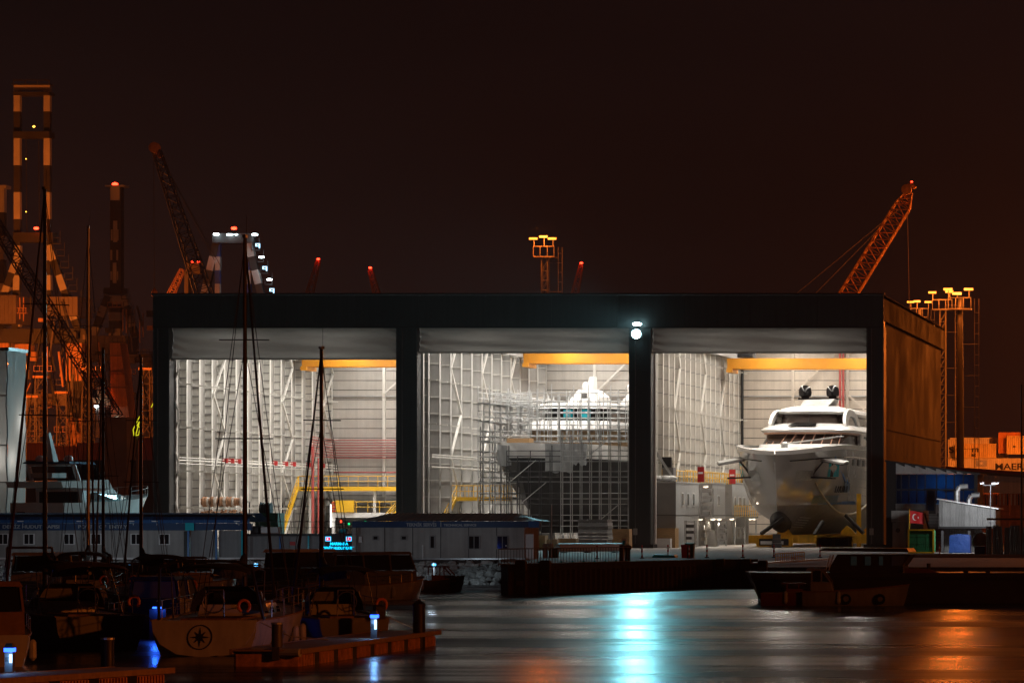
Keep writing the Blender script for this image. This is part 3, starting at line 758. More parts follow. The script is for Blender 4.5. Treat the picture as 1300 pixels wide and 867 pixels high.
for i in range(5): mb.tube((1.05+0.16*i, 3.2+0.5*i*0.3, 3.5+0.22*i), (1.75+0.16*i, 5.4+0.5*i*0.3, 3.42+0.22*i), 0.035, n=5)
build('thruster_grille', mb, 'galv', ya, False, True)
# superstructure tiers: (z, y front, y back, half width, nose)
tier('lower_house', 'white_gel', ya, [(10.9, 14.5, 46, 4.55, 4.0), (11.45, 15.0, 46, 4.5, 4.0)])
lw = tier('lower_windscreen', 'pane_brown', ya, [(11.451, 15.2, 44, 4.25, 3.8), (12.5, 17.2, 44, 4.05, 3.8)])
tier('copper_trim', 'copper_trim', ya, [(12.44, 16.7, 44.2, 4.32, 3.8), (12.62, 16.7, 44.2, 4.34, 3.8)])
for i in range(9):
    a = -0.8+1.6*i/8
    build('mullion', MB().beam((4.3*math.sin(a*1.2), 15.05+3.8*(1-math.cos(a*1.15)), 11.45), (3.95*math.sin(a*1.2)+0.25, 16.95+3.8*(1-math.cos(a*1.15)), 12.45), 0.09), 'copper_trim', lw, False, True)
tier('upper_brow', 'white_gel', ya, [(12.621, 15.9, 45, 4.4, 4.6), (12.85, 15.7, 45, 4.6, 4.6), (13.1, 16.6, 45, 4.4, 4.6), (13.55, 19.6, 45, 3.4, 4.0)])
uw = tier('upper_windscreen', 'pane_brown', ya, [(13.551, 20.2, 40, 3.05, 2.6), (14.5, 21.0, 40, 2.9, 2.6)])
for i in range(7):
    a = -1+2*i/6
    build('mullion', MB().beam((3.0*a, 20.1+2.4*a*a, 13.56), (2.9*a, 20.85+2.4*a*a, 14.5), 0.07), 'black', uw, False, True)
tier('hard_top', 'white_gel', ya, [(14.5, 20.2, 42, 3.25, 3.0), (14.72, 19.9, 42, 3.4, 3.0), (15.05, 21.0, 42, 3.2, 3.0), (15.35, 23.5, 41, 2.2, 2.4)])
build('hatch_panel', MB().prism([(-1.4, 16.6, 13.22), (1.3, 16.6, 13.22), (1.0, 19.0, 13.58), (-1.1, 19.0, 13.58)], (0, 0, 0.05)), 'black_gloss', ya, False, True)
for sg in (1, -1):   # curved side wings with arch openings
    for (ya_, z0, z1, ln, hw, nm) in ((19.5, 12.9, 15.0, 10, 3.6, 'upper_wing'), (24, 10.9, 13.1, 9, 4.4, 'lower_wing')):
        n_ = 16; out = []; inn = []
        for i in range(n_+1):
            t_ = math.pi*i/n_; cx = -math.cos(t_); s_ = math.sin(t_)
            out.append((ya_+ln/2+cx*ln/2, z0+(z1-z0)*s_**0.7)); inn.append((ya_+ln/2+cx*ln/2*0.72, z0+(z1-z0)*0.70*s_**0.8))
        rgs = []
        for dx in (0.0, 0.30):
            rgs.append([(sg*(hw+dx-0.5*(zz-z0)*0.3), yy, zz) for yy, zz in out]+[(sg*(hw+dx-0.5*(zz-z0)*0.3), yy, zz) for yy, zz in reversed(inn)])
        mb = MB()
        for k_ in range(n_):
            for a_, b_ in ((k_, k_+1),):
                A0, A1 = rgs[0], rgs[1]; N2 = 2*(n_+1)
                io = lambda i: i; ii = lambda i: N2-1-i
                mb.add([A0[io(a_)], A0[io(b_)], A0[ii(b_)], A0[ii(a_)], A1[io(a_)], A1[io(b_)], A1[ii(b_)], A1[ii(a_)]], [(0,1,2,3),(7,6,5,4),(0,4,5,1),(2,6,7,3)])
        wg = build(nm, mb, 'white_gel', ya, False, True)
        build('arch_window', MB().prism([(sg*(hw+0.12-0.15*(zz-z0)), yy, zz) for yy, zz in inn], (sg*0.02, 0, 0)), 'pane_cabin', wg, False, True)
mb = MB().loft([[(-1.4, 24.0, 15.3), (1.3, 24.0, 15.3), (1.3, 29, 15.3), (-1.4, 29, 15.3)], [(-1.2, 25.2, 16.0), (1.9, 25.2, 16.1), (1.9, 28.2, 16.1), (-1.2, 28.2, 16.0)]])
build('radar_mast', mb, 'steel_grey', ya, False, True)
build('mast_wing', MB().box(-1.9, 2.1, 26.0, 28.0, 16.06, 16.22), 'black_gloss', ya, False, True)
for dx in (-1.35, 1.40):
    dm = build('satcom_dome', MB().lathe([(0.35, 16.2), (0.42, 16.35), (0.62, 16.45), (0.66, 16.8), (0.62, 17.15), (0.42, 17.42), (0.12, 17.52)], (dx, 27, 0), 18), 'black_gloss', ya, True, True)
# wings / fold-out anchor doors, pockets with cyan film
for sg, zz in ((-1, 10.0), (1, 10.0)):
    x1 = 3.9 if sg > 0 else 4.2
    wg = build('fold_out_door', MB().loft([[(sg*2.9, 4.6, zz-0.25), (sg*(x1+0.1), 7.0, zz-0.15), (sg*(x1+0.1), 7.0, zz+0.05), (sg*2.9, 4.6, zz)], [(sg*5.8, 3.5, zz-0.70), (sg*6.2, 4.8, zz-0.50), (sg*6.2, 4.8, zz-0.35), (sg*5.8, 3.5, zz-0.55)]]), 'steel_grey', ya, False, True)
    build('door_lining', MB().loft([[(sg*2.95, 4.5, zz-0.30), (sg*(x1+0.1), 6.9, zz-0.2), (sg*(x1+0.1), 6.9, zz-0.16), (sg*2.95, 4.5, zz-0.26)], [(sg*5.8, 3.4, zz-0.79), (sg*6.2, 4.7, zz-0.59), (sg*6.2, 4.7, zz-0.53), (sg*5.8, 3.4, zz-0.73)]]), 'black', wg, False, True)
    build('hinge_arm', MB().beam((sg*2.7, 3.8, zz-1.9), (sg*3.9, 4.0, zz-0.4), 0.14), 'black', wg, False, True)
    build('lower_flap', MB().loft([[(sg*2.6, 3.6, 8.05), (sg*3.3, 5.0, 8.05), (sg*3.3, 5.0, 8.2), (sg*2.6, 3.6, 8.2)], [(sg*4.9, 3.0, 7.95), (sg*5.1, 3.9, 7.95), (sg*5.1, 3.9, 8.1), (sg*4.9, 3.0, 8.1)]]), 'black', ya, False, True)
# cyan film panels stand just proud of the hull plating
def hull_pt(u_row, i, out=0.05): x, y, z = rows[u_row][i]; return x+out, y, z
for sg in (1, -1):
    iA, iB = 6, 8
    q = [hull_pt(6, iA, .06), hull_pt(6, iB, .06), hull_pt(8, iB, .06), hull_pt(8, iA, .06)]
    q = [Vector((sg*a, b_, c_)) for a, b_, c_ in q]
    lo_, hi_ = 0.18, 0.88
    def lerp(a, b_, t_): return a+(b_-a)*t_
    qq = [lerp(q[0], q[3], lo_), lerp(q[1], q[2], lo_), lerp(q[1], q[2], hi_), lerp(q[0], q[3], hi_)]
    for k_ in range(4):
        s0, s1 = k_/4+0.02, (k_+1)/4-0.02
        w4 = [lerp(qq[0], qq[1], s0), lerp(qq[0], qq[1], s1), lerp(qq[3], qq[2], s1), lerp(qq[3], qq[2], s0)]
        build('film_covered_window', MB().prism(w4, (sg*0.04, -0.02, 0)), 'cyan_film' if k_ != 1 else 'black_gloss', ya, False, True)
# hull lettering: slanted strokes
for k_ in range(9):
    i = 8+k_*0.36; i0 = int(i); a = Vector(rows[5][i0]).lerp(Vector(rows[5][i0+1]), i-i0); c = Vector(rows[6][i0]).lerp(Vector(rows[6][i0+1]), i-i0)
    p_ = a.lerp(c, 0.15)+Vector((0.06, 0, 0)); p2 = a.lerp(c, 0.62)+Vector((0.06, 0.35 if k_ % 3 else -0.2, 0))
    build('name_stroke', MB().beam(p_, p2, 0.05, 0.10), 'black', ya, False, True)
# protective blue tape and stem band
tp = [Vector(hull_pt(4, i, .05)) for i in range(6, 16)]
build('masking_tape', MB().loft([[p for p in tp], [p+Vector((0.02, 0, 0.28)) for p in tp]], False, False), 'tape_blue', ya, False, True)
for (ra, ia, rb, ib) in ((4, 8, 6, 11), (8, 7, 6, 10)):
    pA = Vector(hull_pt(ra, ia, .06)); pB = Vector(hull_pt(rb, ib, .06))
    build('tape_strip', MB().beam(pA, pB, 0.06, 0.34), 'tape_blue', ya, False, True)
# protective film, anchor recesses and chrome stem plates
def hull_patch(name, ra, rb, ia, ib, mname, out=.05, sg=1):
    lo_ = [Vector((sg*(rows[ra][i][0]+out), rows[ra][i][1]-.02, rows[ra][i][2])) for i in range(ia, ib+1)]
    hi_ = [Vector((sg*(rows[rb][i][0]+out), rows[rb][i][1]-.02, rows[rb][i][2])) for i in range(ia, ib+1)]
    up_ = [a.lerp(c, .9) for a, c in zip(lo_, hi_)]; dn_ = [a.lerp(c, .12) for a, c in zip(lo_, hi_)]
    return build(name, MB().loft([dn_, up_], False, False), mname, ya, True, True)
hull_patch('protective_film', 4, 5, 5, 9, 'film_blue'); hull_patch('protective_film', 5, 6, 10, 12, 'film_blue')
for sg in (1, -1):
    hull_patch('stem_plate', 6, 7, 2, 4, 'galv', .04, sg)
    hull_patch('rub_strake', 8, 9, 3, 29, 'chrome_hull', .03, sg)
mb = MB()
for sg in (1, -1): mb.path([Vector((sg*(x+.07), y, z)) for x, y, z in rows[8][1:30]], .05, 5)
build('knuckle_line', mb, 'black_gloss', ya, False, True)
for i in (13, 15, 17, 19, 21):
    a = Vector(rows[7][i])+Vector((.05, 0, .2)); c = Vector(rows[7][i+1])+Vector((.05, 0, .2))
    build('hull_window', MB().prism([a, a.lerp(c, .7), a.lerp(c, .7)+Vector((.02, 0, .6)), a+Vector((.02, 0, .6))], (.03, 0, 0)), 'pane_dark', ya, False, True)
# bow fittings
build('bow_fairlead', MB().lathe([(0.30, 0), (0.34, 0.1), (0.34, 0.5), (0.2, 0.62)], (-1.1, 12.5, 10.98), 10), 'galv', ya, False, True)
build('passerelle', MB().beam((-0.8, 9.0, 11.3), (4.0, 16, 12.2), 0.35, 0.12), 'galv', ya, False, True)
build('bow_seam', MB().prism([(-0.05, -0.06, 9.5), (0.05, -0.06, 9.5), (0.05, 1.25, 5.7), (-0.05, 1.25, 5.7)], (0, -0.05, 0)), 'galv', ya, False, True)
# supports
cb = thing('yacht_cradle', 'yellow steel cradle trolley carrying the silver yacht', 'cradle', (YX, YY+2, GZ))
xa, xb = X(950,344.5), X(1106,344.5)
def rail_block(y): 
    o = build('cross_beam', MB().box(xa, xb, y, y+0.5, 2.0, 2.75), 'cradle_yellow', cb)
    for i in range(26):
        xx = xa+0.2+i*(xb-xa-0.4)/25; build('rib', MB().box(xx, xx+0.06, y-0.05, y-0.003, 2.06, 2.70), 'cradle_yellow', o)
    return o
for y in (344.6, 352, 360, 368): rail_block(y)
for xx in (xa+0.2, xa+3.2, xb-3.5, xb-0.8): build('long_beam', MB().box(xx, xx+0.55, 345.2, 385, 2.02, 2.6), 'cradle_yellow', cb)
for i, xx in enumerate((xa+1.8, xa+7.6, xb-1.8, xa+9.4)):
    y = (350.4, 351.5, 353, 355.2)[i]
    build('keel_chock', MB().prism([(xx, y, 2.76), (xx+1.5, y, 2.76), (xx+1.0, y, 3.35), (xx+0.6, y, 3.6), (xx+0.12, y, 3.15)], (0, 0.35, 0)), 'cradle_yellow', cb)
for k_, xx in enumerate((xb-2.0, xb-0.4, xb+0.6)):
    build('side_post', MB().box(xx-0.2, xx+0.2, 352+4*k_, 352.4+4*k_, GZ, 6.6-0.6*k_), 'cradle_yellow', cb)
for (p0, p1) in (((xa+1.2, 344.4, 2.9), (xa+2.9, 346.5, 4.3)), ((xb-1.2, 349, 2.9), (xb-3.0, 350, 4.6)), ((xa+6.0, 345.2, 2.8), (xa+6.6, 346.5, 4.0))):
    build('bilge_pad', MB().beam(p0, p1, 0.28, 0.28), 'black', cb)
for xx in (xa+0.8, xa+6.3, xb-5.0):
    fr = build('bogie_frame', MB().box(xx, xx+3.3, 344.1, 344.55, GZ+0.1, GZ+0.95), 'cradle_yellow', cb)
    for i in range(2): build('bogie_opening', MB().box(xx+0.25+i*1.5, xx+1.45+i*1.5, 344.06, 344.095, GZ+0.22, GZ+0.82), 'black', fr)
sgp = build('sign_plate', MB().box(xa+1.2, xa+3.3, 343.9, 344.0, GZ+0.32, GZ+0.62), 'white_paint', cb)
kt = thing('keel_stand', 'dark steel stand under the bow of the silver yacht', 'stand', (X(986,343.6), 343.6, GZ))
xx = X(986,343.6)
for i in range(3): build('block', MB().box(xx-0.42+0.05*i, xx+0.42-0.05*i, 343.3, 344.0, GZ+0.42*i, GZ+0.40+0.42*i), 'galv_dark', kt)
hs = thing('white_hose', 'pale hose hanging in a loop from the silver yacht bow', 'hose', P(1018,589,349.5))
pts = []
for i in range(15):
    t_ = i/14; px_ = 1018+84*t_; py_ = 588+(1-(2*max(0, t_-0.08)/1.1-1)**2)*50*(1 if t_ < .6 else 0.98)+t_*24
    pts.append(P(px_, py_, 349.0+9*t_))
build('hose_line', MB().path(pts, 0.11, 8), 'hose', hs)

# ---- dark yacht under scaffolding in bay two
Y2X, Y2Y = X(655,347), 347.0
yb = thing('scaffolded_yacht', 'black hulled yacht under construction inside silver scaffolding', 'yacht', (Y2X, Y2Y, 0), rz=R(-7))
lv2 = [(2.9, 7.5, 0.08, 0.5, 1.0), (3.4, 6.0, 0.42, 0.5, 1.0), (4.6, 4.4, 0.75, 0.45, 1.0), (6.0, 3.1, 0.92, 0.38, 0.9), (8.0, 1.7, 1.02, 0.3, 0.8), (9.9, 0.5, 1.06, 0.25, 0.62), (10.4, 0.35, 1.045, 0.25, 0.6), (11.3, 0.3, 1.0, 0.25, 0.6)]
rows2 = hull_rows(44, 9.2, lv2, 26)
build('hull_topsides', hull_mb(rows2, 0, 5), 'antifoul_black', yb, True, True)
build('bulwark', hull_mb(rows2, 5, 7), 'white_gel', yb, True, True)
build('transom', transom_mb(rows2), 'antifoul_black', yb, False, True)
build('foredeck', deck_mb(rows2[-1]), 'white_gel', yb, False, True)
tier('lower_house', 'ply', yb, [(11.3, 12.5, 40, 4.2, 3.5), (12.7, 13.6, 40, 4.0, 3.5)])
tier('lower_brow', 'white_gel', yb, [(12.7, 10.8, 41, 4.7, 4.0), (13.3, 11.2, 41, 4.6, 4.0), (13.7, 13.6, 41, 3.8, 3.6)])
uw = tier('upper_house', 'pane_dark', yb, [(13.7, 15.5, 38, 3.5, 3.0), (14.9, 16.8, 38, 3.2, 3.0)])
for dx in (-0.6, 1.2): build('blue_film', MB().box(dx, dx+0.9, 15.9, 16.0, 13.85, 14.8), 'cyan_film', uw, False, True)
tier('hard_top', 'white_gel', yb, [(14.9, 14.8, 39, 3.9, 3.4), (15.3, 15.2, 39, 3.8, 3.4), (15.5, 17, 38, 3.0, 3.0)])
build('radar_mast', MB().loft([[(-1.8, 20, 15.4), (1.5, 20, 15.4), (1.5, 25, 15.4), (-1.8, 25, 15.4)], [(-1.3, 20.6, 16.0), (1.5, 20.6, 16.2), (1.5, 24, 16.2), (-1.3, 24, 16.0)], [(-0.75, 21, 16.9), (0.7, 21, 16.9), (0.7, 24, 16.9), (-0.75, 24, 16.9)]]), 'white_gel', yb, False, True)
build('mast_opening', MB().box(-.25, .3, 20.4, 20.62, 16.1, 16.5), 'joint_dark', yb, False, True)
build('mast_fin', MB().loft([[(-0.1, 21.5, 16.9), (0.55, 21.5, 16.9), (0.55, 23, 16.9), (-0.1, 23, 16.9)], [(0.08, 22, 18.2), (0.5, 22, 18.2), (0.5, 23, 18.2), (0.08, 23, 18.2)]]), 'white_gel', yb, False, True)
build('satcom_dome', MB().lathe([(0.2, 16.92), (0.36, 17.0), (0.4, 17.3), (0.3, 17.6), (0.08, 17.7)], (-0.45, 22.6, 0), 14), 'white_gel', yb, True, True)
build('satcom_dome', MB().lathe([(0.3, 16.6), (0.55, 16.75), (0.6, 17.3), (0.4, 17.6), (0.1, 17.7)], (3.6, 25, 0), 14), 'white_gel', yb, True, True)
build('dome_pedestal', MB().loft([[(2.4, 24, 15.4), (4.6, 24, 15.4), (4.6, 26.5, 15.4), (2.4, 26.5, 15.4)], [(3.2, 24.5, 16.62), (4.0, 24.5, 16.62), (4.0, 25.5, 16.62), (3.2, 25.5, 16.62)]]), 'white_gel', yb, True, True)
build('deck_crate', MB().box(-1.6, 0.5, 2.2, 3.6, 11.31, 11.75), 'wood', yb, False, True)
# keel blocks
kb = thing('keel_blocks', 'dark stacked keel blocks under the scaffolded yacht', 'blocks', (X(690,352), 352, GZ))
for i in range(5):
    build('block', MB().box(X(676,353)+0.04*i, X(704,353)-0.04*i, 352, 354, GZ+0.26*i, GZ+0.25+0.26*i), 'cabin_dark', kb)
# tarpaulin over the bulwark
tp_ = thing('grey_tarpaulin', 'grey tarpaulin hung over the bulwark of the scaffolded yacht', 'tarpaulin', P(715,590,346))
rowsT = []
for j in range(9):
    v = j/8
    rowsT.append([(lambda p: (p.x, p.y+0.10*math.sin(i*1.3+v*5)+0.06*math.sin(i*3.1), p.z+0.12*math.sin(i*0.9)*(1-v)))(P(692+52*i/20+2*v*math.sin(i), 563+36*(1-v)*(1 if i < 14 else 0.75+0.06*math.sin(i*2.2)), 347.2)) for i in range(21)])
build('sheet', MB().loft(rowsT, False, False), 'tarp_grey', tp_, smooth='soft')
rowsT = [[(P(631+18*i/8, 565+26*(1-j/5), 348.2)+Vector((0, 0.1*math.sin(i*1.7+j), 0.05*math.sin(i)))) for i in range(9)] for j in range(6)]
build('sheet', MB().loft(rowsT, False, False), 'tarp_grey', tp_, smooth='soft')

# ---- scaffolding: standards, ledgers, guard rails, decks
scf = thing('scaffolding', 'dense silver tube scaffolding wrapped around the black hulled yacht', 'scaffold', (X(700,344), 344, GZ))
SM = {}
def pole(name, p0, p1, r_=0.035, mname='galv'):
    p0 = Vector(p0); p1 = Vector(p1); d_ = p1-p0; r_ *= 1.25; mname = 'scaff_tube' if mname == 'galv' else mname; key = (round(d_.length, 2), r_, mname)
    if key not in SM:
        me = bpy.data.meshes.new(name); mb = MB().tube((0,0,0), (0,0,1), 1, n=5)
        mb = MB().tube((0,0,0), (0,0,key[0]), r_, n=5); me.from_pydata(mb.v, [], mb.f); me.materials.append(MATS[mname]); SM[key] = me
    o = bpy.data.objects.new(name, SM[key]); COL.objects.link(o); o.parent = scf
    o.location = p0-scf.location; o.rotation_euler = d_.to_track_quat('Z', 'Y').to_euler()
    return o
rnd = random.Random(9)
def scaff_plane(A, B_, ztop, step, depth_vec, lifts, low='galv', rails=2, skip=0.0, z0=GZ):
    A = Vector(A); B_ = Vector(B_); n_ = max(1, round((B_-A).length/step)); dv = Vector(depth_vec)
    for i in range(n_+1):
        q = A+(B_-A)*(i/n_)
        for k_ in range(2):
            zt = ztop+rnd.uniform(-0.3, 1.1)
            pole('standard', (q.x+dv.x*k_, q.y+dv.y*k_, z0), (q.x+dv.x*k_, q.y+dv.y*k_, round(zt, 1)), 0.038, low)
        for z in lifts:
            pole('transom', (q.x, q.y, z), (q.x+dv.x, q.y+dv.y, z), 0.03, low)
    for z in lifts:
        for k_ in range(2):
            for r_ in range(rails+1):
                if rnd.random() < skip: continue
                zz = z+r_*0.5
                if zz < ztop+0.6: pole('ledger', (A.x+dv.x*k_, A.y+dv.y*k_, zz), (B_.x+dv.x*k_, B_.y+dv.y*k_, zz), 0.032, low)
        if z > 6: 
            n2 = Vector((dv.x, dv.y, 0))
            build('scaffold_deck', MB().prism([Vector((A.x, A.y, z+0.03)), Vector((B_.x, B_.y, z+0.03)), Vector((B_.x, B_.y, z+0.03))+n2, Vector((A.x, A.y, z+0.03))+n2], (0, 0, 0.06)), 'galv', scf)
LF = [3.6, 5.6, 7.6, 9.5, 11.4, 13.2, 14.9]
xL, xR = X(640,343), X(797,343)
scaff_plane((X(712,343.2), 343.2, 0), (xR, 343.2, 0), 12.0, 0.88, (0, 0.9, 0), LF[:5], rails=2, skip=.12)
scaff_plane((xL, 344.2, 0), (X(712,344.2), 344.2, 0), 10.0, 0.95, (0, 0.9, 0), LF[:4], 'galv_dark', rails=2)  # dark tube colour imitates the unlit silhouette of this part
scaff_plane((X(622,346), 346, 0), (X(622,346)+2.0, 386, 0), 15.6, 2.0, (-1.1, 0, 0), LF, rails=2)
scaff_plane((xR+0.1, 344.5, 0), (xR+1.0, 386, 0), 15.6, 2.2, (1.0, 0, 0), LF, rails=2)
scaff_plane((X(632,353.0), 353.0, 0), (X(797,353.0), 353.0, 0), 15.4, 0.95, (0, 1.0, 0), [11.5, 12.6, 13.7, 14.8], rails=1, z0=11.4)
scaff_plane((X(610,352), 352, 0), (X(640,352), 352, 0), 12.5, 1.0, (0, 1.0, 0), LF[:5], 'galv_dark', rails=2)  # dark tubes here too, coloured as an unlit silhouette
scaff_plane((X(632,350), 350.0, 0), (X(672,351), 351.0, 0), 15.4, 1.1, (0, 1.0, 0), LF[2:], rails=2)
for (pa, pb) in (((640, 12.0), (742, 12.0)), ((640, 13.6), (744, 13.6)), ((650, 15.2), (748, 15.2)), ((660, 16.0), (800, 16.0)), ((690, 14.2), (800, 14.2)), ((690, 14.8), (800, 14.8)), ((690, 13.0), (800, 13.0))):
    pole('ledger', (X(pa[0],350), 350, pa[1]), (X(pb[0],350), 350, pb[1]), 0.035)
for k_ in range(14): 
    x_ = X(672+9.4*k_,349.5); pole('standard', (x_, 349.5, 11.4), (x_, 349.5, round(15.8+rnd.uniform(0,1), 1)), 0.035)
for i in range(4):
    a = rnd.uniform(xL, xR-3); pole('brace', (a, 343.1, LF[i]), (a+2.4, 343.1, LF[i]+2.0), 0.03)
# stored materials on the floor by the column
def crate(px0, px1, py0, py1, Y, dep, mname, label, boards=3):
    x0, x1, z1 = X(px0, Y), X(px1, Y), Z(py0, Y); z0 = GZ+0.005 if py1 is None else Z(py1, Y)
    c_ = thing('crate', label, 'crate', ((x0+x1)/2, Y, z0))
    build('core', MB().box(x0+0.02, x1-0.02, Y+0.02, Y+dep, z0, z1-0.02), mname, c_)
    for i in range(boards):
        za = z0+(z1-z0)*i/boards; zb = z0+(z1-z0)*(i+1)/boards
        build('board', MB().box(x0, x1, Y-0.01, Y+0.018, za+0.015, zb-0.015), mname, c_)
    return c_
crate(829, 857, 670, None, 342.6, 2.2, 'wood', 'tall wooden crate beside the third hangar column', 4)
crate(830, 851, 683, None, 341.3, 1.0, 'white_paint', 'low pale crate in front of the tall wooden crate', 2)
crate(679, 692, 679, None, 318, 1.5, 'wood', 'brown wooden crate by the end of the service office', 3)
crate(694, 707, 684, None, 316, 1.2, 'ply', 'plywood crate right of the brown wooden crate', 2)
crate(708, 731, 683, None, 320, 1.4, 'ply', 'wide plywood box left of the grey pallet stack', 1)
crate(777, 799, 671, None, 333, 1.5, 'wood', 'wooden crate stack beside the right foot of the scaffolding', 4)
crate(664, 680, 676, None, 326, 1.2, 'ply', 'plywood box behind the service office corner', 2)
ps = thing('pallet_stack', 'large grey stack of wrapped flat pallets before the scaffolding', 'pallets', (X(748,326), 326, GZ))
for i in range(9):
    build('pallet', MB().box(X(733.5,326)+0.03*(i % 2), X(772,326)-0.04*(i % 3), 326, 328.4, GZ+i*0.295, GZ+i*0.295+0.26), 'cabin_grey' if i % 2 else 'cabin_dark', ps)
tr_ = thing('white_barrier_pipe', 'long white barrier pipe lying along the apron before the pallets', 'barrier', (X(707,300), 300, GZ))
build('pipe', MB().tube((X(708,296), 296, GZ+0.42), (X(790,300), 300, GZ+0.42), 0.34, n=12), 'white_paint', tr_)
for px_ in (715, 745, 780): build('saddle', MB().box(X(px_,297.5)-0.15, X(px_,297.5)+0.15, 297.2, 298.6, GZ, GZ+0.10), 'black', tr_)

# ---- bay three: cabins along the left wall
def cabin(y0, y1, ztop, label, wins, zlo=GZ, xw=X(858,344)):
    c_ = thing('site_cabin', label, 'cabin', (xw, y0, GZ), 'grey cabins along the bay wall')
    build('front_panel', MB().box(W3+0.6, xw, y0, y0+0.06, zlo, ztop), 'cabin_dark', c_)  # darker front and back paint their shade against the lit side panels
    nn = max(2, round((y1-y0)/1.2))
    for i in range(nn):
        a = y0+0.062+(y1-y0-0.062)*i/nn; b_ = y0+0.062+(y1-y0-0.062)*(i+1)/nn
        build('side_panel', MB().box(xw-0.06, xw, a+0.008, b_-0.008, zlo, ztop), 'cabin_grey', c_)
    build('back_panel', MB().box(W3+0.6, xw-0.061, y1-0.06, y1, zlo, ztop), 'cabin_dark', c_)
    build('roof', MB().box(W3+0.55, xw+0.05, y0-0.05, y1+0.05, ztop+0.003, ztop+0.12), 'cabin_grey', c_)
    build('floor_band', MB().box(W3+0.59, xw+0.02, y0-0.02, y1+0.02, 4.55, 4.62), 'joint_dark', c_)
    for (a, b_, z0, z1) in wins:
        wd = build('window', MB().box(xw+0.003, xw+0.05, a, b_, z0, z1), 'white_paint', c_)
        build('pane', MB().box(xw+0.051, xw+0.06, a+0.12, b_-0.12, z0+0.12, z1-0.12), 'pane_cabin', wd)
    return c_
cabin(344, 357.4, 7.55, 'grey two storey site cabin nearest the third hangar column', [(347, 348.3, 5.4, 6.7), (350.2, 351.5, 5.4, 6.7), (353.4, 354.7, 5.4, 6.7)])
cabin(366, 374.3, 7.65, 'narrow grey upper cabin between the shelves and the yellow landing', [(369, 370.5, 5.5, 6.6)], 4.3)
cabin(379, 391.0, 7.8, 'rear grey site cabin behind the yellow landing', [(380.2, 381.5, 5.4, 6.5), (383.4, 385.2, 5.4, 6.5), (386.4, 388.2, 5.4, 6.5), (382.4, 384.2, 2.2, 3.4), (385.6, 387.4, 2.2, 3.4)])
tr2 = thing('roof_railing', 'yellow railing along the tops of the grey site cabins', 'railing', (X(858,344), 344, 7.67))
railing('rail', [(X(858,344)-0.1, 350, 7.68), (X(858,344)-0.1, 391, 7.68)], 0, tr2, step=1.5)
railing('back_rail', [(W3+0.8, 346, 7.70), (W3+0.8, 391, 7.70)], 0, tr2, step=2.0)
build('walkway', MB().box(W3+0.7, X(858,344), 357.46, 391, 7.50, 7.66), 'tread', tr2) if False else None
ldg = thing('landing', 'yellow railed landing between the grey cabins beside the silver yacht', 'platform', (X(858,344), 375, 4.3))
build('deck', MB().box(W3+0.6, X(858,344)+0.3, 374.4, 390.8, 4.3, 4.45) if False else MB().box(X(858,344)+0.002, X(858,344)+1.0, 374.4, 390.8, 4.3, 4.45), 'tread', ldg)
railing('rail', [(X(858,344)+0.95, 374.5, 4.45), (X(858,344)+0.95, 390.6, 4.45)], 0, ldg, step=1.5)
for y in (375, 382, 390): build('leg', MB().box(X(858,344)+0.8, X(858,344)+0.92, y, y+0.12, GZ, 4.29), 'steel_grey', ldg)
def shelf_rack(x0, x1, y, z0, z1, n_, label, fill='black'):
    s_ = thing('shelf_rack', label, 'shelving', (x0, y, z0))
    for xx in (x0, x1):
        for yy in (y, y+0.8): build('upright', MB().box(xx-0.04, xx+0.04, yy-0.04, yy+0.04, z0, z1), 'galv', s_)
    for i in range(n_):
        z = z0+0.15+(z1-z0-0.3)*i/max(1, n_-1)
        build('shelf', MB().box(x0-0.05, x1+0.05, y-0.05, y+0.85, z, z+0.06), 'galv', s_)
        if i < n_-1: build('stored_bin', MB().box(x0+0.08, x1-0.1-rnd.uniform(0, .3), y+0.05, y+0.7, z+0.062, z+0.062+(z1-z0)/n_*rnd.uniform(.4,.7)), fill, s_)
    return s_
shelf_rack(X(869.5,346), X(882,346), 346, GZ, 4.1, 5, 'dark grey shelf rack standing against the nearest site cabin', 'joint_dark')
shelf_rack(X(888,358), X(903,358), 358.5, 4.4, 7.2, 5, 'upper shelf rack between two grey cabins', 'steel_grey')
shelf_rack(X(888,360), X(898,360), 360, GZ, 4.0, 4, 'lower shelf rack in the lit gap below the upper shelves', 'galv')
shelf_rack(X(911,362), X(921,362), 362, GZ, 4.0, 5, 'open steel shelf rack below the narrow upper cabin', 'steel_grey')
pw_ = thing('plastic_wrapped_load', 'load wrapped in clear crumpled plastic between the lower shelves', 'load', (X(904,358), 358, GZ))
rings = []
for j in range(8):
    v = j/7; s_ = 1.0-0.35*v*v+0.05*math.sin(j*2.1)
    rings.append([(X(904,358)+s_*0.5*math.cos(2*math.pi*i/12)*(1+0.1*math.sin(i*3+j)), 358+s_*0.5*math.sin(2*math.pi*i/12), GZ+v*1.55) for i in range(12)])
build('wrapping', MB().loft(rings), 'wrap', pw_, smooth=True)
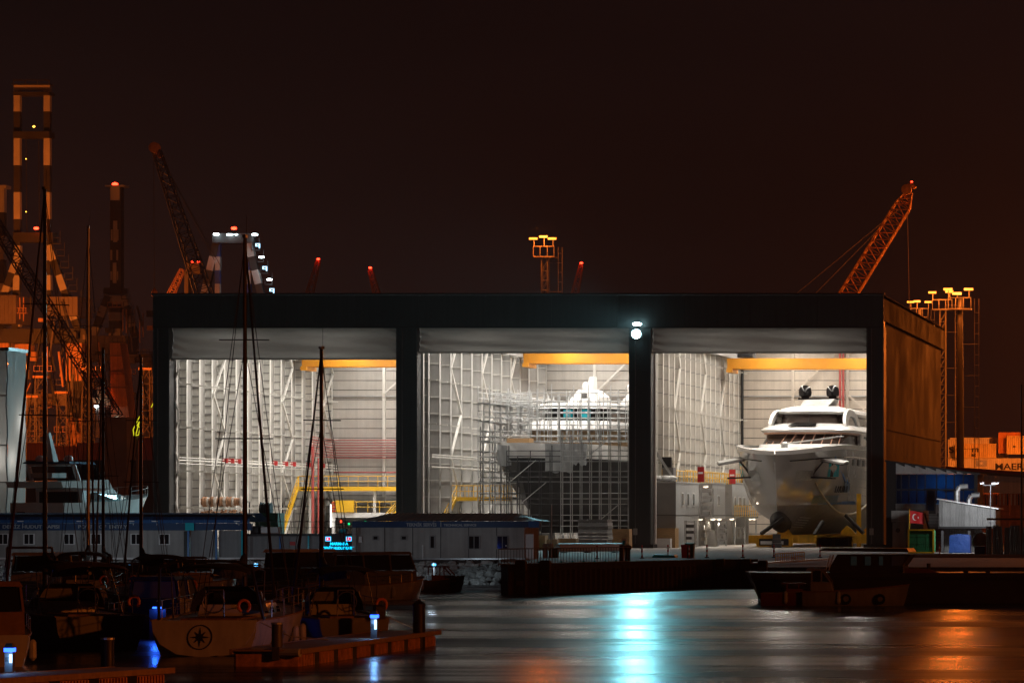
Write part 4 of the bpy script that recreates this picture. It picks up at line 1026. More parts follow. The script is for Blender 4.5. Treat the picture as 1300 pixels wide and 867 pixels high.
for i, (px_, y, z_) in enumerate(((889, 359, 4.2), (905, 363, 4.2), (913, 365, 4.2), (929, 376, 4.2), (952, 391.5, 4.2), (958, 392, 4.2), (896, 356.5, 7.3))):
    wl = ('above the lower shelf rack', 'over the wrapped load', 'over the open steel rack', 'below the yellow landing', 'at the far end of the landing', 'beyond the last cabin', 'above the upper shelves')[i]
    dl = thing('downlight', 'small warm downlight '+wl, 'lamp', (X(px_,y), y, z_), 'downlights of the site cabins')
    build('lens', MB().lathe([(0.05, -0.05), (0.24, 0), (0.24, 0.05), (0.05, 0.1)], (X(px_,y), y, z_-0.05), 10), 'warm_light', dl)
    build('rim', MB().lathe([(0.1, 0.051), (0.28, 0.052), (0.28, 0.16), (0.1, 0.18)], (X(px_,y), y, z_-0.05), 10), 'white_paint', dl)
    if i in (1, 3): light('downlight_glow', 'POINT', (X(px_,y)+0.6, y-0.4, z_-0.5), 70, (1, .8, .6), dl, shadow_soft_size=0.2)
ac = thing('ventilation_unit', 'grey ventilation box with dark grille on the nearest site cabin', 'ventilation unit', (X(848,346), 346, 7.68))
build('body', MB().box(X(840,346), X(855,346), 346, 347.6, 7.68, 9.0), 'cabin_dark', ac)
build('grille', MB().box(X(840.5,346), X(852,346), 345.93, 346.6, 9.003, 9.95), 'black', ac)
build('duct', MB().beam((X(829,345), 345, 10.8), (X(857,345.6), 345.6, 7.75), 0.22), 'steel_grey', ac)
for px_, y, wl in ((889.5, 350, 'nearer the ventilation unit'), (929.5, 370, 'nearer the silver yacht')):
    fb = thing('red_cabinet', 'red hose cabinet behind the yellow roof rail, '+wl, 'cabinet', (X(px_,y), y, 7.68), 'red cabinets on the site cabins')
    build('body', MB().box(X(px_,y)-0.3, X(px_,y)+0.3, y, y+0.3, 7.68, 9.1), 'red_paint', fb)
    build('label_plate', MB().box(X(px_,y)-0.22, X(px_,y)+0.22, y-0.02, y-0.003, 8.45, 8.62), 'white_paint', fb)
sk = thing('sack_pile', 'pale sacks piled on the roof of the nearest site cabin', 'sacks', (X(838,346), 345, 7.68))
for i in range(4):
    c0 = Vector((X(834+6*i,345), 345+0.2*(i % 2), 7.68)); rings = []
    for j in range(6):
        v = j/5; s_ = math.sin(math.pi*(0.12+0.76*v))
        rings.append([(c0.x-0.5+v*1.0, c0.y+0.4*s_*math.cos(2*math.pi*k/10), c0.z+0.30+0.29*s_*math.sin(2*math.pi*k/10)) for k in range(10)])
    build('sack', MB().loft(rings), 'white_paint', sk, smooth=True)
# ================================================================== FLOODLIGHT ON THE THIRD COLUMN
fl = thing('floodlight_pair', 'pair of blazing cyan white floodlights on the third hangar column', 'floodlight', P(808,418,339.0))
for k_, (px_, py_, rr_) in enumerate(((808, 424, 0.40), (809, 411.5, 0.15))):
    c = P(px_, py_, 338.75)
    hd = build('lamp_head', MB().loft([[(c.x-rr_*1.2, 339.0, c.z-rr_*.8), (c.x+rr_*1.2, 339.0, c.z-rr_*.8), (c.x+rr_*1.2, 339.0, c.z+rr_*.8), (c.x-rr_*1.2, 339.0, c.z+rr_*.8)],
                                      [(c.x-rr_*1.4, 338.7, c.z-rr_), (c.x+rr_*1.4, 338.7, c.z-rr_), (c.x+rr_*1.4, 338.7, c.z+rr_), (c.x-rr_*1.4, 338.7, c.z+rr_)]]), 'black', fl)
    build('lens', MB().lathe([(0.02, -0.03), (rr_*0.8, -0.02), (rr_, 0.0), (rr_, 0.05), (0.02, 0.06)], (0, 0, 0), 16), 'flood_lens', hd)
    if k_: hd.children[0].scale = (2.6, 1, 1)
    ln = [o for o in hd.children][0]; ln.rotation_euler = (R(90), 0, 0); ln.location = Vector((c.x, 338.66, c.z))-OFF[fl.name]
    # mesh was shifted by the root offset: undo that for the rotated lens
    for v in ln.data.vertices: v.co += OFF[fl.name]
    build('bracket', MB().box(c.x-0.08, c.x+0.08, 338.98, 339.3, c.z-rr_, c.z+rr_*0.8), 'galv_dark', fl)
c = P(808,424,338.4)
light('flood_beam', 'SPOT', c, 11000, (0.26, 0.86, 1.0), fl, spot_size=R(66), spot_blend=1.0, shadow_soft_size=0.42, aim=(c.x+8, 240, 16))
c2_ = P(809,411.5,338.4)
light('flood_wash', 'SPOT', c2_, 64000, (0.42, 0.88, 1.0), fl, spot_size=R(96), spot_blend=1.0, shadow_soft_size=0.26, aim=(-105, 280, 7))

# ================================================================== SODIUM HIGH MASTS
def high_mast(px, py_top, Y, label, heads, power=60000, lattice=False, side=0.0, x=None, ztop=None, aim_down=True):
    x = X(px, Y) if x is None else x; zt = Z(py_top, Y) if ztop is None else ztop
    m_ = thing('floodlight_mast', label, 'light mast', (x, Y, GZ), 'sodium floodlight masts of the port')
    if lattice:
        h_ = zt-2.2; wd = 0.38
        for dx in (-wd, wd):
            for dy in (-wd, wd): build('chord', MB().tube((x+dx, Y+dy, GZ), (x+dx, Y+dy, h_), 0.09, n=5), 'mast_steel', m_)
        mb = MB(); z = GZ; k_ = 0
        while z < h_-1.2:
            for (a, b_) in (((-wd,-wd),(wd,-wd)), ((wd,-wd),(wd,wd)), ((-wd,wd),(wd,wd)), ((-wd,-wd),(-wd,wd))):
                mb.tube((x+a[0], Y+a[1], z), (x+b_[0], Y+b_[1], z+1.2), 0.045, n=4); mb.tube((x+a[0], Y+a[1], z), (x+b_[0], Y+b_[1], z), 0.045, n=4)
            z += 1.2
        build('lacing', mb, 'mast_steel', m_)
    else:
        build('shaft', MB().tube((x, Y, GZ), (x, Y, zt-0.9), 0.52, 0.30, n=12), 'mast_steel', m_)
    lx = x+1.9
    mb = MB()
    for dx in (-0.25, 0.25): mb.tube((lx+dx, Y, GZ), (lx+dx, Y, zt-1.0), 0.04, n=4)
    z = GZ+1
    while z < zt-1.5: mb.tube((lx-0.25, Y, z), (lx+0.25, Y, z), 0.035, n=4); mb.tube((x+0.4, Y, z), (lx, Y, z), 0.03, n=4) if int(z) % 4 == 0 else None; z += 1.2
    build('ladder', mb, 'mast_steel', m_)
    pl = build('head_platform', MB().box(x-1.3, x+1.3, Y-0.9, Y+0.9, zt-2.3, zt-2.15), 'mast_steel', m_)
    mb = MB()
    for dx in (-1.3, -0.45, 0.45, 1.3): mb.tube((x+dx, Y-0.9, zt-2.2), (x+dx, Y-0.9, zt-0.9), 0.05, n=5)
    mb.tube((x-1.3, Y-0.9, zt-0.95), (x+1.3, Y-0.9, zt-0.95), 0.06, n=5)
    build('guard_rail', mb, 'mast_steel', pl)
    for (dx, dz) in heads:
        dx *= .85
        hd = build('lamp_head', MB().loft([[(x+dx-0.55, Y-1.5, zt+dz-0.16), (x+dx+0.55, Y-1.5, zt+dz-0.16), (x+dx+0.55, Y-1.5, zt+dz+0.12), (x+dx-0.55, Y-1.5, zt+dz+0.12)],
                                           [(x+dx-0.45, Y-0.7, zt+dz-0.05), (x+dx+0.45, Y-0.7, zt+dz-0.05), (x+dx+0.45, Y-0.7, zt+dz+0.25), (x+dx-0.45, Y-0.7, zt+dz+0.25)]]), 'galv_dark', m_)
        build('lens', MB().box(x+dx-0.5, x+dx+0.5, Y-1.56, Y-1.503, zt+dz-0.15, zt+dz+0.10), 'sodium_lens', hd)
        build('arm', MB().tube((x+dx, Y-0.9, zt-0.95), (x+dx, Y-1.0, zt+dz), 0.07, n=5), 'mast_steel', hd)
    light('sodium_light', 'POINT', (x, Y-2.6, zt-0.2), power, SODIUM, m_, shadow_soft_size=0.8)
    return m_
high_mast(692, 304, 470, 'sodium floodlight mast rising behind the middle of the hangar roof', [(-1.4, 0), (0.1, 0.25), (1.4, 0)], 3000, lattice=True)
high_mast(1219, 368, 430, 'tall sodium floodlight mast with ladder standing right of the hangar', [(-1.5, 0), (1.3, 0.0), (-0.3, -0.5)], 3500)
high_mast(1197, 372, 500, 'sodium floodlight mast half hidden just behind the parapet end', [(-1.5, 0), (1.2, 0.1)], 3500, lattice=True)
high_mast(0, 0, 488, 'unseen sodium floodlight mast added before the container stacks beyond the right edge', [(-1.5, 0), (0, 0.1), (1.5, 0)], 120000, x=-19, ztop=28)  # added out of frame to brighten the containers
high_mast(1168, 384, 560, 'sodium floodlight mast showing only its lamps over the parapet', [(-1.5, 0), (-0.4, 0.1), (1.6, 0)], 2500)
high_mast(0, 0, 420, 'unseen sodium floodlight mast assumed beyond the right edge beside the container yard', [(-1.5, 0), (0, 0.1), (1.5, 0)], 9000, x=-2, ztop=30)  # assumed out of frame to light the hangar side wall orange
high_mast(0, 0, 330, 'unseen sodium floodlight mast assumed farther along the right hand quay', [(-1.5, 0), (0, 0.1), (1.5, 0)], 18000, x=45, ztop=28)  # assumed source off to the right, lighting pontoon sides and the hangar wall
high_mast(0, 0, 655, 'hidden sodium floodlight mast added to light the port cranes', [(-1.5, 0), (1.5, 0)], 75000, x=X(18,655), ztop=32)  # added behind the wrapped scaffold to light the cranes orange
high_mast(0, 0, 640, 'unseen sodium floodlight mast added at the left end of the crane quay', [(-1.5, 0), (1.5, 0)], 40000, x=X(-40,640), ztop=26)  # added past the left edge for more orange light on the cranes
nq = MB().box(40, 200, 20, 120, -2, GZ); struct('added_near_quay', nq, 'concrete')  # unseen ground block added as footing for the foreground light mast
high_mast(0, 0, 75, 'unseen sodium floodlight mast added on the made up near quay beyond the right edge', [(-1.2, 0), (0, 0.1), (1.2, 0)], 52000, x=48, ztop=17)  # added out of view to put orange light on foreground boats and pontoons

# ================================================================== PORT BUILDINGS ON THE BANK
def window(parent, x0, x1, z0, z1, y, split=2, fr='white_paint', pn='pane_dark', d=0.05):
    w_ = build('window', MB().box(x0-0.06, x1+0.06, y-d, y, z0-0.06, z1+0.06), fr, parent)
    for i in range(split):
        a = x0+(x1-x0)*i/split+0.03; c_ = x0+(x1-x0)*(i+1)/split-0.03
        build('pane', MB().box(a, c_, y-d-0.012, y-d-0.002, z0, z1), pn, w_)
    return w_
BY = 250.6; bz = GZ
po = thing('port_entry_building', 'long low port of entry building with blue roof and sign board', 'building', (X(160,BY), BY, GZ))
x0, x1 = X(-40,BY), X(238,BY)
nw = 11
for i in range(nw):
    a = x0+(x1-x0)*i/nw; c_ = x0+(x1-x0)*(i+1)/nw
    build('wall_panel', MB().box(a+0.008, c_-0.008, BY, BY+0.08, GZ, 3.55), 'cream_wall', po)
build('wall_core', MB().box(x0, x1, BY+0.09, BY+5, GZ, 3.6), 'grey_wall', po)
build('plinth', MB().box(x0, X(452,BY), BY-0.12, BY-0.003, GZ-0.05, GZ+0.14), 'white_paint', po)
fa = build('sign_board', MB().box(x0-0.1, X(321,BY), BY-0.32, BY+0.0, 3.56, 4.02), 'fascia_blue', po)
# curved blue roof: ribbed metal sheets
nr_ = 26; rx0, rx1 = x0-0.2, X(318,BY)
for i in range(nr_):
    a = rx0+(rx1-rx0)*i/nr_; c_ = rx0+(rx1-rx0)*(i+1)/nr_
    prof = [(BY-0.45, 4.03), (BY-0.42, 4.25), (BY-0.15, 4.45), (BY+0.5, 4.62), (BY+2.6, 4.72), (BY+5.2, 4.1)]
    mb = MB().loft([[(a+0.012, y, z) for y, z in prof], [(c_-0.012, y, z) for y, z in prof]], False, False)
    mb.box(c_-0.03, c_+0.03, BY-0.46, BY-0.40, 4.03, 4.30)
    build('roof_sheet', mb, 'roof_blue', po)
text('sign_lettering', 'DENİZ HUDUT KAPISI', 0.315, (X(3,BY-0.33), BY-0.335, 3.69), fa, 'letter_pale', ext=0.012, sx=1.22, bold=0.006)
for wd_, px_ in (('PORT', 99), ('OF', 125.5), ('ENTRY', 138.5)): text('sign_lettering', wd_, 0.315, (X(px_,BY-0.33), BY-0.335, 3.69), fa, 'letter_pale', ext=0.012, sx=1.24, bold=0.006)
mb = MB()
for px_ in (1, 31, 106, 171, 201, 305):
    xx = X(px_,BY)
    lp = build('sign_lamp_arm', MB().path([(xx, BY-0.30, 3.85), (xx, BY-0.32, 4.15), (xx, BY-0.75, 4.18)], 0.022, 5).box(xx-0.2, xx+0.2, BY-0.82, BY-0.72, 4.13, 4.19), 'white_paint', po)
for px_ in (4, 37, 88, 122, 173, 209):
    xx = X(px_,BY); window(po, xx-0.32, xx+0.32, 2.65, 3.28, BY, 2)
build('blue_sign_box', MB().box(X(237.5,BY), X(248.5,BY), BY-0.45, BY-0.33, 3.55, 4.05), 'cyan_film', po)
build('entrance_recess', MB().box(X(233.5,BY), X(239,BY), BY-0.02, BY+0.0, GZ, 3.5), 'black', po)
for px_ in (240.5, 276, 309):
    build('blue_post', MB().box(X(px_,BY)-0.06, X(px_,BY)+0.06, BY-0.3, BY-0.18, GZ, 3.56), 'tape_blue' if px_ < 300 else 'cyan_film', po)
for (a, c_) in ((241, 275), (276.5, 309)): build('shutter_panel', MB().box(X(a,BY)+0.05, X(c_,BY)-0.03, BY+0.02, BY+0.088, GZ, 3.54), 'grey_wall', po)
# dark flat-roofed hall with the LED board
dh = thing('dark_annex', 'dark flat roofed annex between the two blue roofed buildings', 'building', (X(385,BY), BY+0.4, GZ))
x0, x1 = X(310,BY), X(448,BY)
for i in range(5):
    a = x0+(x1-x0)*i/5; c_ = x0+(x1-x0)*(i+1)/5
    build('wall_panel', MB().box(a+0.01, c_-0.01, BY+0.4, BY+0.48, GZ, 3.15), 'grey_wall', dh)
build('wall_core', MB().box(x0, x1, BY+0.49, BY+4.5, GZ, 3.18), 'cabin_dark', dh)
build('roof_edge', MB().box(x0-0.1, x1+0.1, BY+0.25, BY+4.7, 3.183, 3.32), 'black', dh)
for px_ in (354, 390, 440): build('wall_post', MB().box(X(px_,BY)-0.05, X(px_,BY)+0.05, BY+0.28, BY+0.39, GZ, 3.18), 'cyan_film' if px_ > 360 else 'tape_blue', dh)
build('red_plate', MB().box(X(366,BY), X(373,BY), BY+0.37, BY+0.395, 2.55, 2.8), 'red_paint', dh)
railing('roof_fence', [(x0, BY+1, 3.33), (x1, BY+1, 3.33)], 0, dh, 'galv_dark', 0.8, 0.7, 0.02)
for px_, mm, s_ in ((322, 'black', .35), (331, 'white_paint', .3), (345, 'cabin_grey', .3), (432, 'cyan_film', .22)):
    build('roof_unit', MB().box(X(px_,BY)-s_, X(px_,BY)+s_, BY+0.5, BY+1.1, 3.325, 3.325+s_*1.5), mm, dh)
led = thing('led_sign', 'glowing blue LED sign board with two small red flags', 'sign', P(430,690,BY+0.1))
ax, bx_ = X(412.5,BY), X(448,BY)
build('board', MB().box(ax, bx_, BY+0.08, BY+0.24, Z(700,BY), Z(677,BY)), 'black', led)
text('led_lettering', 'MARMARA', 0.24, (X(430,BY), BY+0.075, Z(691.5,BY)), led, 'sign_cyan', ext=0.004, align='CENTER', sx=1.05, bold=0.012)
text('led_lettering', 'DENİZ HUDUT KAPISI', 0.24, (X(429.5,BY), BY+0.075, Z(697,BY)), led, 'sign_cyan', ext=0.004, align='CENTER', sx=0.88, bold=0.012)
for px_ in (416.3, 442.5):
    xx, zz = X(px_,BY), Z(683.8,BY)
    fr = build('flag_frame', MB().box(xx-0.19, xx+0.19, BY+0.06, BY+0.079, zz-0.155, zz+0.155), 'sign_cyan', led)
    build('flag_field', MB().box(xx-0.15, xx+0.15, BY+0.05, BY+0.059, zz-0.115, zz+0.115), 'sign_red', fr)
    build('crescent', MB().lathe([(0.001, 0), (0.06, 0.001), (0.06, 0.006), (0.001, 0.007)], (0, 0, 0), 12), 'sign_white', fr)
    cc = fr.children[-1] if fr.children[-1].name.startswith('crescent') else [k for k in fr.children if k.name.startswith('crescent')][0]
    for v in cc.data.vertices: v.co += OFF[led.name]
    cc.rotation_euler = (R(90), 0, 0); cc.location = Vector((xx-0.04, BY+0.048, zz))-OFF[led.name]
# technical service office
TY = 250.2
ts = thing('service_office', 'long prefabricated service office with grey hipped roof and blue fascia', 'building', (X(565,TY), TY, GZ))
x0, x1 = X(453,TY), X(666,TY)
build('wall_core', MB().box(x0+0.05, x1-0.05, TY+0.09, TY+5, GZ, 3.78), 'grey_wall', ts)
for i in range(6):
    a = x0+(x1-x0)*i/6; c_ = x0+(x1-x0)*(i+1)/6
    build('wall_panel', MB().box(a+0.014, c_-0.014, TY, TY+0.08, GZ+0.1, 3.74), 'cream_wall', ts)
    if i: build('joint_strip', MB().box(a-0.02, a+0.02, TY-0.02, TY+0.0, GZ, 3.74), 'black', ts)
build('skirting', MB().box(x0-0.1, x1+0.1, TY-0.10, TY-0.021, GZ-0.02, GZ+0.10), 'galv', ts)
fb_ = build('fascia', MB().box(X(449,TY), X(679,TY)-0.35, TY-0.4, TY+0.0, 3.75, 4.16), 'fascia_blue', ts)
build('blue_fascia_end', MB().box(X(679,TY)-0.345, X(690,TY)-0.2, TY-0.42, TY+0.0, 3.74, 4.18), 'roof_blue', ts)
rn = 40
for i in range(rn):
    a0 = X(449,TY)+(X(680,TY)-X(449,TY))*i/rn; a1 = X(449,TY)+(X(680,TY)-X(449,TY))*(i+1)/rn
    b0, b1 = a0*1.0, a1*1.0
    xm_ = (X(449,TY)+X(680,TY))/2; hx = (X(680,TY)-X(449,TY))/2
    def hipz(x_, v):      # hip at both ends
        e_ = min(1.0, (hx-abs(x_-xm_))/1.7); return 4.17+0.52*min(v, e_)
    mb = MB().loft([[(a0+0.008, TY-0.42, 4.17), (a0+0.008, TY+1.1, hipz(a0, 0.5)), (a0+0.008, TY+2.6, hipz(a0, 1)), (a0+0.008, TY+5.3, 4.17)], [(a1-0.03, TY-0.42, 4.17), (a1-0.03, TY+1.1, hipz(a1, 0.5)), (a1-0.03, TY+2.6, hipz(a1, 1)), (a1-0.03, TY+5.3, 4.17)]], False, False)
    mb.beam((a1-0.015, TY-0.42, 4.185), (a1-0.015, TY+2.6, hipz(a1, 1)+0.02), 0.03, 0.04)
    build('roof_sheet', mb, 'roof_sheet', ts)
text('sign_lettering', 'TEKNİK SERVİS', 0.30, (X(516,TY-0.4), TY-0.405, 3.83), fb_, 'letter_pale', ext=0.012, sx=0.96, bold=0.008)
build('sign_divider', MB().box(X(561,TY), X(562,TY), TY-0.43, TY-0.41, 3.79, 4.12), 'letter_pale', fb_)
text('sign_lettering', 'TECHNICAL SERVICE', 0.20, (X(563.5,TY-0.4), TY-0.405, 3.84), fb_, 'letter_pale', ext=0.012, sx=1.16, bold=0.006)
for (px_, hw, z0, z1, sp) in ((477, .16, 2.95, 3.15, 1), (513, .16, 2.95, 3.15, 1), (549, .14, 2.4, 3.15, 1), (602, .36, 2.35, 3.15, 2), (638, .36, 2.35, 3.15, 2)):
    window(ts, X(px_,TY)-hw, X(px_,TY)+hw, z0, z1, TY, sp, 'grey_wall')
build('white_door', MB().box(X(666,TY), X(677,TY), TY+0.1, TY+0.2, GZ, 3.3), 'white_paint', ts)
build('down_pipe', MB().tube((X(537,TY), TY-0.08, GZ), (X(537,TY), TY-0.08, 2.6), 0.035, n=6), 'white_paint', ts)
build('meter_box', MB().box(X(455.5,TY), X(459.5,TY), TY-0.12, TY-0.003, 2.75, 3.15), 'white_paint', ts)
build('wall_lamp', MB().box(X(642,TY), X(643.5,TY), TY-0.1, TY-0.003, 2.48, 2.58), 'white_paint', ts)
# stone gate pillar between annex and office
gp = thing('pale_pillar', 'pale stone pillar between the LED sign and the service office', 'pillar', (X(450.5,TY), TY-0.2, GZ))
for i in range(5): build('block', MB().box(X(448.4,TY), X(453.2,TY), TY-0.35, TY-0.05, GZ+i*0.43, GZ+i*0.43+0.415), 'cream_wall', gp)

# ================================================================== RIGHT: ANNEX, CONTAINERS, STORE
AY = 322.0
an = thing('glazed_annex', 'black office annex with blue lit windows against the hangar side', 'building', (X(1183,AY), AY, GZ))
x0, x1 = X(1125,AY), X(1241,AY)
def rz_(px_): return Z(584+(px_-1125)*16/115, AY)
zb_ = Z(601.5,AY)
build('frame', MB().box(X(1125,AY), X(1137,AY), AY, AY+6, GZ, rz_(1125)-0.1), 'black', an)
build('end_frame', MB().box(X(1238,AY), x1, AY, AY+6, Z(640,AY), rz_(1241)-0.1), 'black', an)
for i in range(10):
    pa, pb = 1137.5+i*10.05, 1137.5+(i+1)*10.05
    build('fascia_panel', MB().prism([(X(pa,AY)+0.008, AY-0.1, zb_), (X(pb,AY)-0.008, AY-0.1, zb_), (X(pb,AY)-0.008, AY-0.1, rz_(pb)-0.12), (X(pa,AY)+0.008, AY-0.1, rz_(pa)-0.12)], (0, 0.08, 0)), 'white_paint', an)
build('roof', MB().prism([(X(1124,AY), AY-0.6, rz_(1124)), (X(1245,AY), AY-0.6, rz_(1245)), (X(1245,AY), AY-0.6, rz_(1245)-0.13), (X(1124,AY), AY-0.6, rz_(1124)-0.13)], (0, 7, 0)), 'black', an)
for i in range(8):
    pa = 1140+13.2*i; build('roof_bracket', MB().prism([(X(pa,AY), AY-0.5, rz_(pa)-0.14), (X(pa+9,AY), AY-0.5, rz_(pa+9)-0.14), (X(pa+9,AY), AY-0.5, rz_(pa+9)-0.32)], (0, 0.35, 0)), 'black', an)
build('back_wall', MB().box(x0, x1-0.03, AY+3.5, AY+3.7, GZ, zb_), 'cabin_grey', an)
gb = Z(639,AY); gm_ = Z(621.5,AY)
edges = [1137.5, 1144, 1154, 1164, 1174.5, 1189, 1201, 1211.5, 1223, 1237.5]
for r0, r1 in ((gb, gm_-0.08), (gm_+0.08, zb_-0.05)):
    for a, c_ in zip(edges, edges[1:]):
        build('window_pane', MB().box(X(a,AY)+0.05, X(c_,AY)-0.05, AY+0.02, AY+0.05, r0, r1), 'pane_annex', an)
for a in edges: build('mullion', MB().box(X(a,AY)-0.045, X(a,AY)+0.045, AY-0.04, AY+0.09, gb, zb_), 'black', an)
build('transom_bar', MB().box(X(1137,AY), X(1238,AY), AY-0.05, AY+0.1, gm_-0.075, gm_+0.075), 'black', an)
build('lower_band', MB().box(X(1137,AY), X(1174,AY), AY-0.02, AY+0.2, Z(646,AY), gb-0.02), 'cream_wall', an)
build('dark_base', MB().box(X(1137,AY), X(1240,AY), AY+0.21, AY+3.4, GZ, gb-0.03), 'cabin_dark', an)
build('entry_door', MB().box(X(1176,AY), X(1188,AY), AY-0.12, AY-0.03, Z(652,AY), gm_+0.1), 'black', an)
build('door_glass', MB().box(X(1178,AY), X(1186,AY), AY-0.14, AY-0.122, Z(648,AY), gm_-0.1), 'pane_blue', an)
light('room_light', 'AREA', (X(1208,AY), AY+2.0, zb_+0.25), 150, (0.03, 0.40, 1.0), an, shape='RECTANGLE', size=4, size_y=0.6)
gl_ = build('ceiling_strip', MB().box(X(1192,AY), X(1212,AY), AY+3.3, AY+3.4, gm_+0.05, gm_+0.25), 'room_glow', an)
# white store room and flag below
sr = thing('white_store', 'small white store room with round portholes under the annex', 'store room', (X(1152,312), 312, GZ))
build('wall_panel', MB().box(X(1133,312), X(1150,312), 312, 312.1, GZ, Z(663,312)), 'cream_wall', sr); build('wall_panel', MB().box(X(1150.3,312), X(1172,312), 312, 312.1, GZ, Z(663,312)), 'cream_wall', sr)
build('wall_core', MB().box(X(1133,312)+.02, X(1172,312)-.02, 312.11, 316, GZ, Z(663,312)), 'cream_wall', sr)
build('roof_box', MB().box(X(1132,312), X(1173,312), 311.8, 316.2, Z(662.5,312), Z(648,312)), 'cream_wall', sr)
for px_ in (1140, 1166):
    o = build('porthole', MB().lathe([(0.12, 0), (0.19, 0.0), (0.19, 0.05), (0.12, 0.05)], (0, 0, 0), 14), 'galv_dark', sr)
    for v in o.data.vertices: v.co += OFF[sr.name]
    o.rotation_euler = (R(90), 0, 0); o.location = Vector((X(px_,312), 311.99, Z(673,312)))-OFF[sr.name]
fg = thing('turkish_flag', 'red flag with white crescent and star on a yellow pole', 'flag', (X(1154.5,303), 303, GZ))
build('pole', MB().tube((X(1154.5,303), 303, GZ), (X(1154.5,303), 303, Z(646,303)), 0.035, n=6), 'safety_yellow', fg)
fx0, fx1, fz0, fz1 = X(1155,303), X(1173,303), Z(664,303), Z(648,303)
def flag_pt(u, v): return Vector((fx0+(fx1-fx0)*u, 303+0.09*math.sin(u*7)*u+0.03*math.sin(v*4), fz0+(fz1-fz0)*v-0.16*u*u-0.10*u*(v-0.5)))
cl = build('cloth', MB().loft([[flag_pt(i/16, j/8) for i in range(17)] for j in range(9)], False, False), 'flag_red', fg, smooth=True)
def cres(cx_, cy_, r1, r2, off, n_=16):
    out = []; inn = []
    for i in range(n_+1):
        a = R(48)+(2*math.pi-R(96))*i/n_; out.append((cx_+r1*math.cos(a)*0.66, cy_+r1*math.sin(a)))
        b_ = R(66)+(2*math.pi-R(132))*i/n_; inn.append((cx_+off+r2*math.cos(b_)*0.66, cy_+r2*math.sin(b_)))
    return out, inn
o_, i_ = cres(0.36, 0.5, 0.27, 0.215, 0.05)
mb = MB()
for dy in (-0.02,):
    A = [flag_pt(*p)+Vector((0, dy, 0)) for p in o_]; B_ = [flag_pt(*p)+Vector((0, dy, 0)) for p in i_]
    mb.loft([A, B_], False, False)
build('crescent', mb, 'white_paint', cl)
st = [flag_pt(0.60+0.10*(1 if k % 2 == 0 else 0.4)*math.cos(math.pi+math.pi*k/5)*0.66, 0.5+0.10*1.5*(1 if k % 2 == 0 else 0.4)*math.sin(math.pi+math.pi*k/5))+Vector((0, -0.02, 0)) for k in range(10)]
build('star', MB().add(st, [tuple(range(10))]), 'white_paint', cl)
gc = thing('green_mesh_box', 'green netted cage with yellow frame standing under the flag', 'cage', (X(1168,293), 293, GZ))
gx0, gx1, gz1 = X(1153.5,293), X(1185,293), Z(672.5,293)
for i in range(3):
    for j in range(3):
        a = gx0+(gx1-gx0)*i/3; z0 = GZ+0.1+(gz1-GZ-0.1)*j/3
        build('net_panel', MB().box(a+0.03, a+(gx1-gx0)/3-0.03, 293.0, 293.05, z0+0.02, z0+(gz1-GZ-0.1)/3-0.02), 'green_net', gc)
build('net_body', MB().box(gx0+0.02, gx1-0.02, 293.06, 295, GZ+0.1, gz1-0.03), 'green_net', gc)
for xx in (gx0, gx1): build('corner_post', MB().box(xx-0.06, xx+0.06, 292.93, 293.06, GZ, gz1+0.05), 'safety_yellow', gc)
for z in (GZ+0.06, gz1): build('frame_rail', MB().box(gx0, gx1, 292.93, 293.05, z-0.05, z+0.05), 'safety_yellow', gc)
# corrugated elevated booth with two exhaust ducts
cbx = thing('corrugated_booth', 'grey corrugated booth on posts with two bent exhaust ducts', 'booth', (X(1228,300), 300, GZ))
xa, xb = X(1192,300), X(1264,300)
zt0, zt1, zb0 = Z(632.5,300), Z(645,300), Z(668,300)
nsh = 9
for i in range(nsh):
    a = xa+(xb-xa)*i/nsh; c_ = xa+(xb-xa)*(i+1)/nsh; hz = zt0+(zt1-zt0)*i/nsh; hz2 = zt0+(zt1-zt0)*(i+1)/nsh
    mb = MB(); n_ = 4; lo_, hi_ = [], []
    for j in range(n_):
        for t_, k_ in ((0.0, 0), (0.35, 0), (0.5, 1), (0.85, 1)):
            u = (j+t_)/n_; lo_.append((a+(c_-a)*u, 300-0.05*k_, zb0)); hi_.append((a+(c_-a)*u, 300-0.05*k_, hz+(hz2-hz)*u))
    lo_.append((c_-0.004, 300, zb0)); hi_.append((c_-0.004, 300, hz2))
    build('corrugated_sheet', mb.loft([lo_, hi_], False, False), 'sheet_metal', cbx)
build('core', MB().prism([(xa+.01, 300.02, zb0), (xb-.01, 300.02, zb0), (xb-.01, 300.02, zt1-.03), (xa+.01, 300.02, zt0-.03)], (0, 5, 0)), 'sheet_metal', cbx)
build('roof', MB().prism([(xa-.15, 299.7, zt0), (xb+.25, 299.7, zt1), (xb+.25, 299.7, zt1-.09), (xa-.15, 299.7, zt0-.09)], (0, 5.6, 0)), 'galv', cbx)
build('floor_beam', MB().box(xa-.05, xb, 299.9, 305, zb0-0.16, zb0-0.005), 'black', cbx)
for px_ in (1196, 1230, 1262): build('post', MB().box(X(px_,300)-0.1, X(px_,300)+0.1, 300.3, 300.5, GZ, zb0-0.165), 'galv_dark', cbx)
for i in range(4): build('under_sheet', MB().corr((X(1199+12*i,303), 303, GZ), (X(1211+12*i,303)-X(1199+12*i,303)-0.02, 0, 0), 2.0, 5, 0.05, (0, -1, 0)), 'sheet_metal', cbx)
for px_, py_ in ((1221, 617), (1236, 628)):
    c = P(px_, py_, 301.5); z0 = zt0-0.9
    build('exhaust_duct', MB().path([(c.x-0.35, 301.5, z0), (c.x-0.35, 301.5, c.z-0.35), (c.x-0.18, 301.5, c.z-0.05), (c.x+0.5, 301.5, c.z)], 0.21, 10), 'galv', cbx)
sl = thing('steel_stair', 'dark steel stair from the apron up to the annex door', 'staircase', (X(1186,310), 310, GZ))
